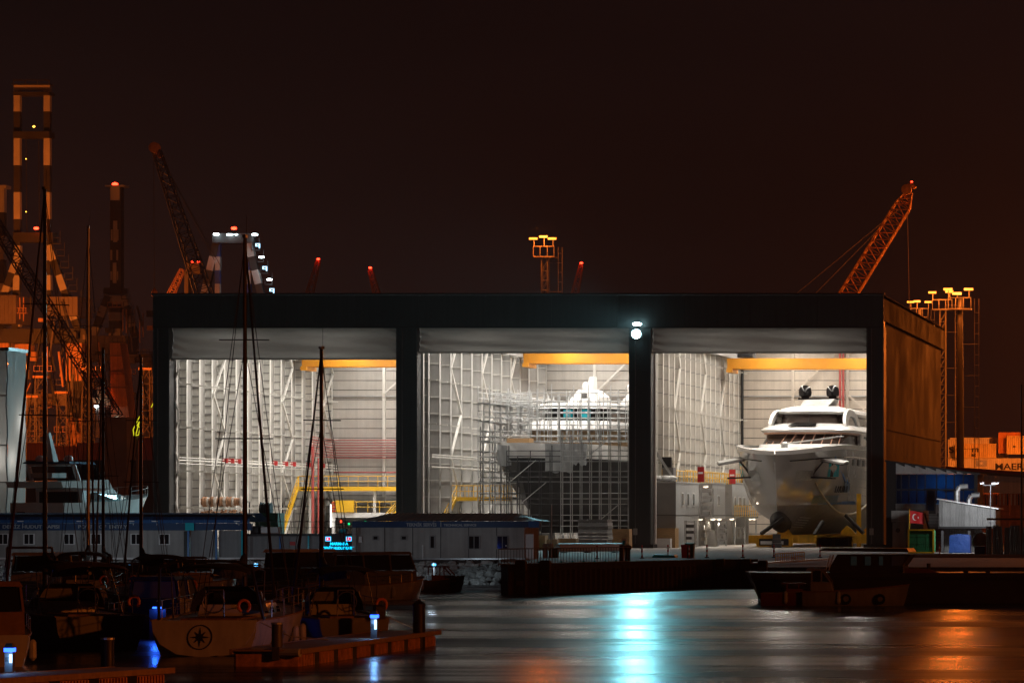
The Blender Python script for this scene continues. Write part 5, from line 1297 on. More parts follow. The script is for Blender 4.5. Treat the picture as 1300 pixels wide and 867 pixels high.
for dx in (0, 1.1): build('stringer', MB().beam((X(1188,310)+dx, 309, GZ), (X(1174,312)+dx, 312, Z(652,312)), 0.07, 0.22), 'black', sl)
for i in range(12):
    p_ = Vector((X(1188,310), 309, GZ)).lerp(Vector((X(1174,312), 312, Z(652,312))), (i+.5)/12); build('tread', MB().box(p_.x, p_.x+1.1, p_.y-0.13, p_.y+0.13, p_.z-0.02, p_.z+0.02), 'galv_dark', sl)
bt = thing('tarped_box', 'box under a blue tarpaulin below the corrugated booth', 'tarpaulin', (X(1219,298), 297, GZ))
rings = []
for j in range(6):
    v = j/5; s_ = (1.0, 1.0, 1.0, 0.98, 0.9, 0.6)[j]
    cxm, hw_ = X(1219,297), (X(1232,297)-X(1206,297))/2
    rings.append([(cxm+hw_*s_*(1 if i in (1, 2, 3, 4) else -1)*(1 if i in (1, 2, 5, 6) or True else 1)+0.05*math.sin(i*3+j), 297+(0, 0, .8, 1.6, 1.6, 1.6, .8, 0)[i]*1.0+0.03*math.sin(i+j*2), GZ+v*1.5+0.03*math.sin(i*2+j)) for i in range(8)])
build('cover', MB().loft([[(cxm-hw_*s, 297-0.6*s, GZ+z), (cxm, 297-0.68*s, GZ+z+0.04), (cxm+hw_*s, 297-0.6*s, GZ+z), (cxm+hw_*s, 297+0.8*s, GZ+z), (cxm, 297+0.86*s, GZ+z+0.03), (cxm-hw_*s, 297+0.8*s, GZ+z)] for s, z in ((1.03, 0), (1.0, 0.5), (1.0, 1.2), (0.95, 1.38), (0.7, 1.45))]), 'tarp_blue', bt, smooth=True)
br = thing('round_tank', 'dark round tank on its side beside the blue tarpaulin', 'tank', (X(1245,292), 292, GZ))
n_ = 18; rings = [[(X(1245,292)+r_*math.cos(2*math.pi*i/n_), y, GZ+0.95+r_*math.sin(2*math.pi*i/n_)) for i in range(n_)] for y, r_ in ((291.5, .35), (291.6, .6), (291.8, .7), (293.2, .7), (293.4, .4))]
build('shell', MB().loft(rings), 'sheet_metal', br, smooth=True)
for dx in (-.4, .4): build('saddle', MB().box(X(1245,292)+dx-.08, X(1245,292)+dx+.08, 291.9, 293, GZ, GZ+.38), 'black', br)
for px_, mm, nm, lb in ((1244, 'blue_paint', 'blue_bin', 'blue plastic tub on the apron below the round tank'), (1267, 'green_paint', 'green_bin', 'dark green wheeled bin beside the leaning metal sheets'), (876, 'green_paint', 'green_bin', 'dark green bin on the apron behind the jetty'), (869.5, 'red_paint', 'red_bin', 'red container next to the dark green bin behind the jetty'), (1251.5, 'red_paint', 'fire_extinguisher', 'small red extinguisher left of the green wheeled bin')):
    Yb = 286 if px_ > 1000 else 262
    w_ = {'blue_bin': .40, 'green_bin': .30, 'red_bin': .22, 'fire_extinguisher': .13}[nm]; h_ = {'blue_bin': .55, 'green_bin': .95, 'red_bin': .85, 'fire_extinguisher': .8}[nm]
    t_ = thing(nm, lb, 'bin' if nm != 'fire_extinguisher' else 'extinguisher', (X(px_,Yb), Yb, GZ))
    xx = X(px_,Yb)
    if nm == 'fire_extinguisher':
        build('cylinder_body', MB().lathe([(.1, 0), (.12, .05), (.12, .6), (.05, .7), (.04, .78)], (xx, Yb, GZ), 10), mm, t_); build('hose', MB().path([(xx, Yb, GZ+.76), (xx+.14, Yb, GZ+.7), (xx+.15, Yb, GZ+.3)], .02, 5), 'rubber', t_)
    else:
        build('body', MB().loft([[(xx-w_*.85, Yb-.25, GZ), (xx+w_*.85, Yb-.25, GZ), (xx+w_*.85, Yb+.25, GZ), (xx-w_*.85, Yb+.25, GZ)], [(xx-w_, Yb-.3, GZ+h_), (xx+w_, Yb-.3, GZ+h_), (xx+w_, Yb+.3, GZ+h_), (xx-w_, Yb+.3, GZ+h_)]]), mm, t_)
        build('lid', MB().prism([(xx-w_-.03, Yb-.34, GZ+h_+.003), (xx-w_-.03, Yb+.34, GZ+h_+.003), (xx-w_-.03, Yb+.3, GZ+h_+.09), (xx-w_-.03, Yb-.30, GZ+h_+.05)], (2*w_+.06, 0, 0)), mm, t_)
# leaning metal sheets / fence at the far right
mf = thing('sheet_metal_fence', 'weathered corrugated metal fence on the apron at the right edge', 'fence', (X(1280,282), 282, GZ))
for i in range(9):
    pa = 1252+i*7.5; y = 284-0.9*i
    ln_ = 0.25*math.sin(i*2.3)
    h_ = (Z(667,284)-GZ)*(0.98+0.04*math.sin(i*1.7))
    build('metal_sheet', MB().corr((X(pa,y), y, GZ), (X(pa+7.3,y-.8)-X(pa,y), -0.8, 0), Vector((ln_*0.5, -0.25, h_)), 4, 0.06, (0, -1, 0)), 'sheet_metal', mf)
build('top_rail', MB().box(X(1252,284), X(1330,284), 284.6, 284.75, 4.2, 4.35), 'galv_dark', mf)
def slim_pole(px, py_top, Y, label, r_=0.07, arms=False):
    p_ = thing('lamp_pole', label, 'lamp post', (X(px,Y), Y, GZ))
    zt = Z(py_top, Y); x = X(px, Y)
    build('shaft', MB().tube((x, Y, GZ), (x, Y, zt), r_, r_*.7, n=8), 'galv_dark', p_)
    if arms:
        build('cross_arm', MB().tube((x-.6, Y, zt-.05), (x+.4, Y, zt-.05), .03, n=6), 'galv_dark', p_)
        for dx in (-.65, .25, .5): build('lamp_head', MB().prism([(x+dx-.15, Y-.2, zt), (x+dx+.15, Y-.2, zt+.06), (x+dx+.15, Y-.2, zt+.18), (x+dx-.15, Y-.2, zt+.12)], (0, .3, 0)), 'galv_dark', p_)
    else: build('cap', MB().lathe([(r_*.9, 0), (r_*1.2, .05), (.02, .15)], (x, Y, zt+.002), 8), 'galv_dark', p_)
    if arms: light('annex_fill', 'SPOT', (x-.2, Y-3.0, zt+.3), 2600, (.95, .97, 1.0), p_, shadow_soft_size=.3, spot_size=R(150), spot_blend=.6, aim=(x-3, Y+14, GZ+1))  # fill added ahead of the dark heads to light annex and booth
    return p_
slim_pole(1257.5, 615, 295, 'short double headed lamp post above the metal fence', 0.06, True)
slim_pole(1297, 490, 280, 'tall thin dark pole at the right picture edge', 0.09)
# orange lit warehouse behind the annex
wh = thing('warehouse', 'orange lit warehouse wall with overhanging roof right of the annex', 'building', (X(1290,395), 395, GZ))
wx0, wx1 = X(1232,395), X(1345,395)
for i in range(7):
    a = wx0+(wx1-wx0)*i/7; c_ = wx0+(wx1-wx0)*(i+1)/7
    build('upper_panel', MB().box(a+.01, c_-.01, 395, 395.15, Z(626,395), Z(598,395)), 'cont_grey', wh)
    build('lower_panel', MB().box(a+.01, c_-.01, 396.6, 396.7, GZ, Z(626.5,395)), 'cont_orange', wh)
for i in range(24): build('grille_bar', MB().box(wx0+.3+i*.39, wx0+.42+i*.39, 395.4, 395.55, Z(641,395), Z(627,395)), 'cont_grey' if i % 3 else 'black', wh)
for z_ in (650, 656, 662, 670): build('rail', MB().box(wx0, wx1, 395.2, 395.35, Z(z_,395), Z(z_-2.2,395)), 'cont_orange', wh)
build('roof', MB().prism([(wx0-2.5, 393.5, Z(596,395)), (wx1, 393.5, Z(606,395)), (wx1, 393.5, Z(602,395)), (wx0-2.5, 393.5, Z(592,395))], (0, 10, 0)), 'cont_red', wh)
build('eave_beam', MB().prism([(wx0-2.2, 393.3, Z(600,395)), (wx1, 393.3, Z(609,395)), (wx1, 393.3, Z(606.3,395)), (wx0-2.2, 393.3, Z(596.3,395))], (0, .18, 0)), 'joint_dark', wh)
# shipping containers
def container(px0, py_top, Y, L_, label, mname, h=2.6, text_=None, end=False, d=2.44, group='shipping containers stacked in the yard', zb=None):
    x0 = X(px0, Y); z1 = Z(py_top, Y) if zb is None else zb+h; z0 = z1-h
    c_ = thing('shipping_container', label, 'container', (x0+L_/2, Y, z0), group)
    build('corrugated_side', MB().corr((x0+.12, Y+.05, z0+.15), (L_-.24, 0, 0), h-.3, max(3, int(L_/.28)), .045, (0, -1, 0)), mname, c_)
    build('core', MB().box(x0+.06, x0+L_-.06, Y+.07, Y+d, z0+.05, z1-.05), mname, c_)
    for z in (z0, z1-.15): build('rail', MB().box(x0, x0+L_, Y-.03, Y+.06, z, z+.15), mname, c_)
    for xx in (x0, x0+L_-.12): build('corner_post', MB().box(xx, xx+.12, Y-.04, Y+.065, z0+.151, z1-.151), mname, c_)
    if text_:
        for (s_, sz, dx, dz, mm, sx_) in text_: text('lettering', s_, sz, (x0+dx, Y-.06, z0+dz), c_, mm, ext=.006, sx=sx_, bold=.02)
    return c_, x0, z0, z1
CYd = 520; ch = 2.62
zrow = Z(581.6, CYd)-ch
c_, cx0, cz0, cz1 = container(1223, 0, CYd, 12.2, 'long pale container lettered in dark capitals at the right edge', 'cont_grey', ch, [('MAERSK', 1.25, 4.35, 1.05, 'letter_dark', 1.25)], zb=zrow)
lg = build('logo_panel', MB().box(cx0+1.75, cx0+3.25, CYd-.05, CYd-.035, cz0+1.5, cz0+2.35), 'cont_blue', c_)
sg_ = MB()
for k in range(7):
    a = math.pi/2+2*math.pi*k/7; cc = Vector((cx0+2.5, CYd-.06, cz0+1.92)); t0 = Vector((math.cos(a)*.36, 0, math.sin(a)*.36)); n0 = Vector((-math.sin(a)*.07, 0, math.cos(a)*.07))
    sg_.add([cc-n0, cc+t0, cc+n0], [(0, 1, 2)])
build('star_emblem', sg_, 'white_paint', lg)
container(1203.5, 0, CYd+.5, 2.1, 'pale container end showing between the wall and the mast', 'cont_grey', ch, zb=zrow)
container(1203.5, 0, CYd+1.0, 1.3, 'pale container with a dark letter beside the hangar wall', 'cont_grey', ch, [('S', 1.2, .1, .75, 'letter_dark', 1.4)], zb=zrow+ch+.02)
c_, mx0, mz0, mz1 = container(1213, 0, CYd-.1, 5.6, 'amber container with stacked black lowercase letters', 'cont_yellow', 2.0, [('m', 1.15, 2.25, .85, 'letter_dark', 1.1), ('sc', .62, 2.22, .28, 'letter_dark', 1.25)], zb=zrow+ch+.02)
container(1206, 0, CYd+3.0, 8.0, 'pale container behind the amber lowercase lettered one', 'cont_grey', 2.9, zb=zrow+ch+.02)
c_, ax_, az0, az1 = container(1239, 0, CYd+3.6, 3.0, 'pale container with purple badge behind the amber one', 'cont_yellow', 2.9, zb=zrow+ch+.02)
container(1267.5, 0, CYd+.6, 3.0, 'deep orange upright container block on the top row', 'cont_orange', 2.9, zb=zrow+ch+.7)
container(1278, 0, CYd-.3, 6.1, 'amber container with small vertical markings on the top row', 'cont_yellow', 2.55, [('IIIIIII', .22, .9, 1.0, 'letter_dark', .8)], zb=zrow+ch+.55)
container(1264, 0, CYd+3.8, 9.0, 'dark blue container under the top right amber container', 'blue_paint', .62, zb=zrow+ch+.02) if False else None
for k in range(3): container(1196+23.5*k+k*1.0, 0, CYd+.8, 12.2 if k == 9 else 2.5, ('left', 'middle', 'third')[k]+' low container mostly hidden behind the warehouse roof', 'cont_orange', ch, zb=zrow-ch-.03)
for k in range(4):
    zz_ = GZ+.0 if k < 2 else GZ+ch+.03
    container(1200+(k % 2)*75, 0, CYd+.2, 7.9, ('lowest', 'lowest far', 'second tier', 'second tier far')[k]+' orange container hidden low in the yard', 'cont_orange', ch, zb=zz_)
# ================================================================== LEFT: WRAPPED BOAT, MOTOR YACHT, PORT CRANES
WY = 296.0
wr = thing('wrapped_scaffold', 'tall scaffold shrouded in translucent white plastic sheet at the left edge', 'wrapped scaffold', (X(0,WY), WY, GZ))
wx0, wx1, wz1 = X(-90,WY), X(9.5,WY), Z(441,WY)
zr = [GZ, Z(612,WY), Z(565,WY), Z(502,WY), wz1-0.25]
npx = 8
for j in range(4):
    for i in range(npx):
        a = wx0+(wx1-wx0)*i/npx; c_ = wx0+(wx1-wx0)*(i+1)/npx
        rows_ = []
        for v in range(9):
            row = []
            for u in range(7):
                z = zr[j]+(zr[j+1]-zr[j])*v/8; x = a+(c_-a)*u/6
                b_ = 0.07*math.sin(math.pi*u/6)*math.sin(math.pi*v/8)+0.045*math.sin(x*5.1+z*1.3)+0.04*math.sin(z*4.7-x*2.2+j)
                row.append((x, WY-b_, z+(0.06*math.cos(x*3) if v in (0, 8) else 0)))
            rows_.append(row)
        build('plastic_sheet', MB().loft(rows_, False, False), 'wrap', wr, smooth=True)
mb = MB().box(wx0, wx1-2.5, WY+2.0, WY+2.2, GZ, wz1-0.3); build('inner_body', mb, 'cabin_grey', wr)
light('work_or_fill_light', 'POINT', (wx1-1.2, WY+1.1, 9), 75, (1, .95, .88), wr, shadow_soft_size=.4)  # two fill points added inside the wrap to brighten the plastic
light('work_or_fill_light', 'POINT', (wx1-1.2, WY+3.2, 12), 75, (1, .95, .88), wr, shadow_soft_size=.4)
build('right_sheet', MB().loft([[(wx1+0.05*math.sin(z*2+y), y, z) for y in (WY-0.02, WY+1, WY+2.2, WY+3.3, WY+4.3)] for z in [GZ+(wz1-GZ)*k/12 for k in range(13)]], False, False), 'wrap', wr, smooth=True)
build('roof_edge', MB().box(wx0, wx1+0.15, WY-0.15, WY+4.4, wz1-0.26, wz1), 'galv', wr)
for px_ in (9.5,): build('tie_rope', MB().path([(X(px_,WY)+0.06*math.sin(k*1.7), WY-0.16, GZ+(wz1-GZ)*k/14) for k in range(15)], 0.05, 6), 'galv_dark', wr)
for z in zr[1:4]: build('batten', MB().box(wx0, wx1, WY-0.16, WY-0.10, z-0.05, z+0.05), 'white_paint', wr)

# motor yacht ashore, bow to the right
MYY = 285.0
my = thing('motor_yacht', 'white flybridge motor yacht ashore behind the port of entry building', 'yacht', (X(58,MYY), MYY-2, 0), rz=R(-13)); my.scale = (1, 1, .86)
# local frame: bow at y=0 is flipped so that the stern sits at the root; length along +y
lv3 = [(2.6, 3.4, 0.15, 0.6, 1.0), (3.4, 2.6, 0.72, 0.55, 0.95), (4.4, 1.5, 0.95, 0.5, 0.85), (5.6, 0.6, 1.0, 0.45, 0.75), (6.4, 0.0, 1.0, 0.42, 0.7)]
LM = 15.5
rws = [[(x, LM-y, z) for x, y, z in r] for r in hull_rows(LM, 4.9, lv3, 20, sheer=0.9)]
build('hull', hull_mb(rws, 0, 4), 'white_gel', my, True, True)
tw = build('transom', transom_mb(rws), 'white_gel', my, False, True)
build('deck', deck_mb(rws[-1], 0, -0.05), 'white_gel', my, False, True)
text('transom_lettering', 'VIDA', 0.5, (0.9, -0.03, 4.9), tw, 'galv_dark', rot=(R(90), 0, R(0)), ext=0.01, align='CENTER', world=False)
build('main_cabin', MB().loft([[(-2.0, 3.2, 6.2), (2.0, 3.2, 6.2), (1.8, 9.5, 6.3), (0.6, 12.6, 6.6), (-0.6, 12.6, 6.6), (-1.8, 9.5, 6.3)], [(-1.95, 3.0, 7.7), (1.95, 3.0, 7.7), (1.6, 8.2, 7.7), (0.5, 9.6, 7.6), (-0.5, 9.6, 7.6), (-1.6, 8.2, 7.7)]]), 'white_gel', my, True, True)
for sg in (1, -1):
    build('side_window', MB().prism([(sg*2.02, 4.2, 6.5), (sg*1.94, 8.6, 6.6), (sg*1.75, 9.0, 7.2), (sg*1.97, 4.5, 7.35)], (sg*0.03, 0, 0)), 'pane_cabin', my, False, True)
build('aft_glass', MB().box(-1.6, 1.6, 2.95, 3.1, 6.0, 7.4), 'pane_dark', my, False, True)
build('flybridge', MB().loft([[(-2.3, -0.2, 7.72), (2.3, -0.2, 7.72), (2.1, 7.2, 7.72), (0.8, 8.8, 7.72), (-0.8, 8.8, 7.72), (-2.1, 7.2, 7.72)], [(-2.35, -0.5, 8.25), (2.35, -0.5, 8.25), (2.15, 6.6, 8.5), (0.8, 7.9, 8.6), (-0.8, 7.9, 8.6), (-2.15, 6.6, 8.5)]]), 'white_gel', my, True, True)
build('radar_arch', MB().path([(-2.0, 2.6, 8.2), (-1.9, 1.9, 9.8), (1.9, 1.9, 9.8), (2.0, 2.6, 8.2)], 0.18, 8), 'white_gel', my, True, True)
build('hard_top', MB().loft([[(-2.0, 1.2, 9.85), (2.0, 1.2, 9.85), (1.8, 5.4, 9.85), (-1.8, 5.4, 9.85)], [(-1.9, 1.4, 10.02), (1.9, 1.4, 10.02), (1.7, 5.2, 10.02), (-1.7, 5.2, 10.02)]]), 'fascia_blue', my, False, True)
build('fly_screen', MB().loft([[(-2.0, 6.2, 8.4), (0, 7.7, 8.5), (2.0, 6.2, 8.4)], [(-1.75, 5.3, 9.8), (0, 6.0, 9.8), (1.75, 5.3, 9.8)]], False, False), 'pane_cabin', my, False, True)
for dx in (-1.2, 1.2): build('radome', MB().lathe([(0.2, 10.02), (0.32, 10.1), (0.34, 10.35), (0.2, 10.58), (0.05, 10.62)], (dx, 2.4, 0), 12), 'white_gel', my, True, True)
build('radar_mast', MB().loft([[(-.25, 1.9, 10.02), (.25, 1.9, 10.02), (.25, 2.6, 10.02), (-.25, 2.6, 10.02)], [(-.12, 1.4, 12.6), (.12, 1.4, 12.6), (.12, 1.7, 12.6), (-.12, 1.7, 12.6)]]), 'white_gel', my, False, True)
build('bow_rail', MB().path([(x, y, z+0.75) for x, y, z in rws[-1][10:0:-1]]+[(-x, y, z+0.75) for x, y, z in rws[-1][1:11]], 0.03, 5), 'alloy', my, False, True)
for i in range(2, 11, 2):
    for sg in (1, -1):
        x, y, z = rws[-1][i]; build('stanchion', MB().tube((sg*x, y, z), (sg*x, y, z+0.75), 0.025, n=5), 'alloy', my, False, True)
for i in range(4): build('porthole', MB().prism([(2.37-0.012*i, 5.0+1.4*i, 4.9), (2.37-0.012*i, 5.7+1.4*i, 4.9), (2.39, 5.7+1.4*i, 5.2), (2.39, 5.0+1.4*i, 5.2)], (0.04, 0, 0)), 'pane_dark', my, False, True)
for y in (3, 9): build('cradle', MB().box(-1.6, 1.6, y, y+0.4, GZ, 3.2), 'galv_dark', my, False, True)
build('swim_ladder', MB().box(-1.6, -1.0, -0.1, -0.02, 3.2, 5.6), 'pane_dark', my, False, True)
build('tender', MB().loft([[(-0.9+0.0, 0.6, 8.6), (0.9, 0.6, 8.6), (0.9, 0.6, 9.0), (-0.9, 0.6, 9.0)], [(-0.8, 2.9, 8.6), (0.8, 2.9, 8.6), (0.8, 2.9, 9.05), (-0.8, 2.9, 9.05)], [(-0.1, 3.6, 8.85), (0.1, 3.6, 8.85), (0.1, 3.6, 9.0), (-0.1, 3.6, 9.0)]]), 'hull_white', my, True, True)

# ---- cranes
def striped(name, p0, p1, wd, n_, parent, m0='crane_white', m1='crane_black', start=0):
    p0 = Vector(p0); p1 = Vector(p1); mb = MB()
    for i in range(n_): mb.beam(p0+(p1-p0)*(i/n_), p0+(p1-p0)*((i+1)/n_), wd, wd, (i+start) % 2)
    return build(name, mb, [m0, m1], parent)
def lattice(name, p0, p1, w0, w1, parent, mname, n_=14, r_=0.12, up=(0, 1, 0), depth=None):
    """four chord boom with zig-zag lacing"""
    p0 = Vector(p0); p1 = Vector(p1); d_ = (p1-p0); a = d_.normalized().cross(Vector(up)).normalized(); c_ = Vector(up)
    ch = []
    def pt(t_, i):
        wd = w0+(w1-w0)*t_; sx, sy = ((-1,-1),(1,-1),(1,1),(-1,1))[i]
        return p0+d_*t_+a*sx*wd/2+c_*sy*wd/2*(depth or 1)
    o = None
    for i in range(4):
        k = build('chord', MB().tube(pt(0, i), pt(1, i), r_, r_*.8, n=5), mname, parent)
    mb = MB()
    for k in range(n_):
        t0, t1 = k/n_, (k+1)/n_
        for i in range(4):
            j = (i+1) % 4
            q0, q1 = (pt(t0, i), pt(t1, j)) if k % 2 == 0 else (pt(t0, j), pt(t1, i))
            mb.tube(q0, q1, r_*.55, n=4); mb.tube(pt(t1, i), pt(t1, j), r_*.5, n=4)
    return build(name, mb, mname, parent)
def beacon(parent, p, mname='red_beacon', r_=0.45):
    return build('beacon', MB().lathe([(0.05, -r_*.6), (r_, -r_*.3), (r_, r_*.3), (0.05, r_*.6)], p, 8), mname, parent)
def zig_stair(parent, px0, py0, px1, py1, Y, n_=6, mname='crane_black'):
    for i in range(n_):
        a = P(px0+(px1-px0)*i/n_, py0+(py1-py0)*i/n_, Y)
        build('stair_landing', MB().box(a.x, a.x+1.6, Y-1, Y, a.z-.1, a.z+.05).box(a.x+1.5, a.x+1.6, Y-1, Y-.9, a.z, a.z+2.4).box(a.x, a.x+.1, Y-1, Y-.9, a.z, a.z+1.1).box(a.x, a.x+1.6, Y-1, Y-.92, a.z+1.05, a.z+1.15), mname, parent)
# crane one: tall twin striped raised boom
CY1 = 700
c1 = thing('gantry_crane', 'tallest port crane with black and white striped raised twin boom', 'gantry crane', (X(41,CY1), CY1, GZ), 'striped port gantry cranes')
for px_ in (22.5, 60.5): striped('boom_girder', P(px_, 108, CY1), P(px_, 415, CY1), 1.15, 9, c1, start=0)
build('head_beam', MB().box(X(19,CY1), X(64,CY1), CY1-.6, CY1+.6, Z(115,CY1), Z(109,CY1)), 'crane_white', c1)
hp = build('head_platform', MB().box(X(17,CY1), X(66,CY1), CY1-1, CY1+1, Z(108.8,CY1), Z(107.6,CY1)), 'crane_black', c1)
build('platform_rail', MB().box(X(19,CY1), X(65,CY1), CY1-1, CY1-.9, Z(103.5,CY1), Z(102.5,CY1)).box(X(19,CY1), X(19.8,CY1), CY1-1, CY1-.9, Z(108,CY1), Z(103,CY1)).box(X(64,CY1), X(65,CY1), CY1-1, CY1-.9, Z(108,CY1), Z(103,CY1)).box(X(34,CY1), X(35,CY1), CY1-1, CY1-.9, Z(108,CY1), Z(103,CY1)).box(X(49,CY1), X(50,CY1), CY1-1, CY1-.9, Z(108,CY1), Z(103,CY1)), 'crane_black', hp)
for (pa, pb) in ((168, 176), (118, 122), (296, 308)):
    build('cross_platform', MB().box(X(20,CY1), X(66 if pa < 290 else 70,CY1), CY1-1.5, CY1+1.5, Z(pb,CY1), Z(pa,CY1)), 'crane_black', c1)
for px_ in (33, 49): build('boom_cable', MB().tube(P(px_, 176, CY1), P(px_+1, 300, CY1), .07, n=4), 'crane_black', c1)
striped('stay_leg', P(62, 312, CY1), P(102, 425, CY1), 1.3, 6, c1); striped('stay_leg', P(22, 330, CY1), P(-14, 430, CY1), 1.3, 6, c1)
striped('stay_leg', P(60, 312, CY1), P(63, 425, CY1), 1.2, 6, c1); striped('stay_leg', P(23, 312, CY1), P(20, 425, CY1), 1.2, 6, c1)
zig_stair(c1, 68, 310, 100, 400, CY1, 6)
build('machinery_house', MB().box(X(-10,CY1), X(27,CY1), CY1-3, CY1+6, Z(412,CY1), Z(376,CY1)), 'crane_steel', c1)
build('machinery_house', MB().box(X(66,CY1), X(105,CY1), CY1-3, CY1+6, Z(402,CY1), Z(378,CY1)), 'crane_steel', c1)
build('portal_beam', MB().box(X(-10,CY1), X(112,CY1), CY1-2, CY1+2, Z(436,CY1), Z(418,CY1)), 'crane_black', c1)
for px_, w_ in ((4, 3.0), (97, 3.0)): striped('portal_leg', P(px_, 436, CY1), (X(px_,CY1), CY1, GZ), w_, 5, c1, 'crane_body', 'crane_black')
build('portal_tie', MB().box(X(4,CY1), X(97,CY1), CY1-1, CY1+1, Z(515,CY1), Z(500,CY1)), 'crane_steel', c1)
build('operator_cab', MB().box(X(28,CY1), X(46,CY1), CY1-4, CY1-1, Z(452,CY1), Z(438,CY1)), 'crane_body', c1)
for (px_, py_) in ((27, 455), (37, 470), (45, 447)): build('hoist_gear', MB().box(X(px_,CY1), X(px_+7,CY1), CY1-3, CY1-2, Z(py_+12,CY1), Z(py_,CY1)), 'crane_body' if px_ != 37 else 'crane_steel', c1)
beacon(c1, P(46, 290, CY1-2)); build('service_lamp', MB().lathe([(.05, -.2), (.3, 0), (.05, .2)], P(43, 161, CY1-1.2), 8), 'amber', c1)
for py_ in (202, 269): build('service_lamp', MB().lathe([(.03, -.1), (.14, 0), (.03, .1)], P(33, py_, CY1-1.2), 8), 'amber', c1)
def clutter(parent, a0, a1, b0, b1, Y, n_, seed):
    q_ = random.Random(seed)
    for i in range(n_):
        x_ = q_.uniform(a0, a1); y_ = q_.uniform(b0, b1); k_ = q_.random(); y2 = Y-q_.uniform(1, 5)
        mm = q_.choice(['crane_steel', 'crane_black', 'crane_body', 'crane_black'])
        if k_ < .35: build('strut', MB().beam(P(x_, y_, y2), P(x_+q_.uniform(-12, 12), y_+q_.uniform(15, 45), y2), q_.uniform(.15, .4)), mm, parent)
        elif k_ < .6: build('ladder_rail', MB().box(X(x_,y2), X(x_,y2)+.18, y2, y2+.18, Z(y_+q_.uniform(20, 60),y2), Z(y_,y2)).box(X(x_,y2)+.7, X(x_,y2)+.88, y2, y2+.18, Z(y_+30,y2), Z(y_,y2)), mm, parent)
        elif k_ < .85:
            ln = q_.uniform(2, 5); c0 = P(x_, y_, y2); mb = MB().box(c0.x, c0.x+ln, y2, y2+1, c0.z, c0.z+.15).box(c0.x, c0.x+ln, y2, y2+.08, c0.z+1.0, c0.z+1.1)
            for j in range(4): mb.box(c0.x+ln*j/3.2, c0.x+ln*j/3.2+.1, y2, y2+.08, c0.z, c0.z+1.0)
            build('catwalk', mb, mm, parent)
        else: build('equipment_box', MB().box(X(x_,y2), X(x_,y2)+q_.uniform(.8, 2), y2, y2+1, Z(y_+q_.uniform(4, 10),y2), Z(y_,y2)), mm, parent)
clutter(c1, -2, 108, 376, 600, CY1, 90, 21)
for k in range(7): build('house_rib', MB().box(X(-8+5*k,CY1), X(-7.2+5*k,CY1), CY1-3.15, CY1-3.02, Z(411,CY1), Z(377,CY1)), 'crane_steel', c1)
for k in range(7): build('house_rib', MB().box(X(67+5.2*k,CY1), X(67.9+5.2*k,CY1), CY1-3.15, CY1-3.02, Z(401,CY1), Z(379,CY1)), 'crane_steel', c1)
# crane two: square tower
CY2 = 780
c2 = thing('gantry_crane', 'port crane with slim brown tower and red top beacon', 'gantry crane', (X(148,CY2), CY2, GZ), 'striped port gantry cranes')
build('tower', MB().box(X(141.5,CY2), X(155.5,CY2), CY2-1, CY2+1, Z(366,CY2), Z(238,CY2)), 'crane_black', c2)
build('tower_head', MB().box(X(142.5,CY2), X(154,CY2), CY2-1.3, CY2-1.01, Z(255,CY2), Z(238,CY2)), 'crane_white', c2)
for (a, b_, t0, t1) in ((146, 151, 281, 308), (143, 145, 292, 306), (150.5, 152.5, 292, 306), (142.5, 144.5, 318, 331), (150, 152, 318, 331), (145.5, 150, 334, 360), (142.5, 144.5, 345, 356), (150.8, 152, 345, 356)):
    build('tower_panel', MB().box(X(a,CY2), X(b_,CY2), CY2-1.25, CY2-1.02, Z(t1,CY2), Z(t0,CY2)), 'crane_white', c2)
build('head_platform', MB().box(X(136,CY2), X(161,CY2), CY2-1.6, CY2+1.6, Z(238,CY2), Z(236,CY2)), 'crane_white', c2)
beacon(c2, P(146, 234, CY2-1), r_=.6)
build('mid_platform', MB().box(X(135,CY2), X(158,CY2), CY2-2, CY2+2, Z(374,CY2), Z(366,CY2)), 'crane_black', c2)
striped('stay_leg', P(138, 376, CY2), P(118, 428, CY2), 1.4, 4, c2, start=1); striped('stay_leg', P(156, 376, CY2), P(172, 428, CY2), 1.4, 4, c2)
striped('stay_leg', P(141.5, 376, CY2), P(141, 428, CY2), .8, 5, c2); striped('stay_leg', P(149, 376, CY2), P(149, 428, CY2), 1.6, 5, c2, 'crane_white')
zig_stair(c2, 156, 380, 166, 420, CY2, 4)
build('machinery_house', MB().box(X(114,CY2), X(165,CY2), CY2-3, CY2+6, Z(450,CY2), Z(427,CY2)), 'crane_steel', c2)
build('portal_beam', MB().box(X(105,CY2), X(196,CY2), CY2-2, CY2+2, Z(459,CY2), Z(450.5,CY2)), 'crane_steel', c2)
clutter(c2, 105, 190, 380, 580, CY2, 70, 33)
for px_ in (108, 192): build('portal_leg', MB().box(X(px_,CY2)-1.2, X(px_,CY2)+1.2, CY2-1, CY2+1, GZ, Z(459.3,CY2)), 'crane_steel', c2)
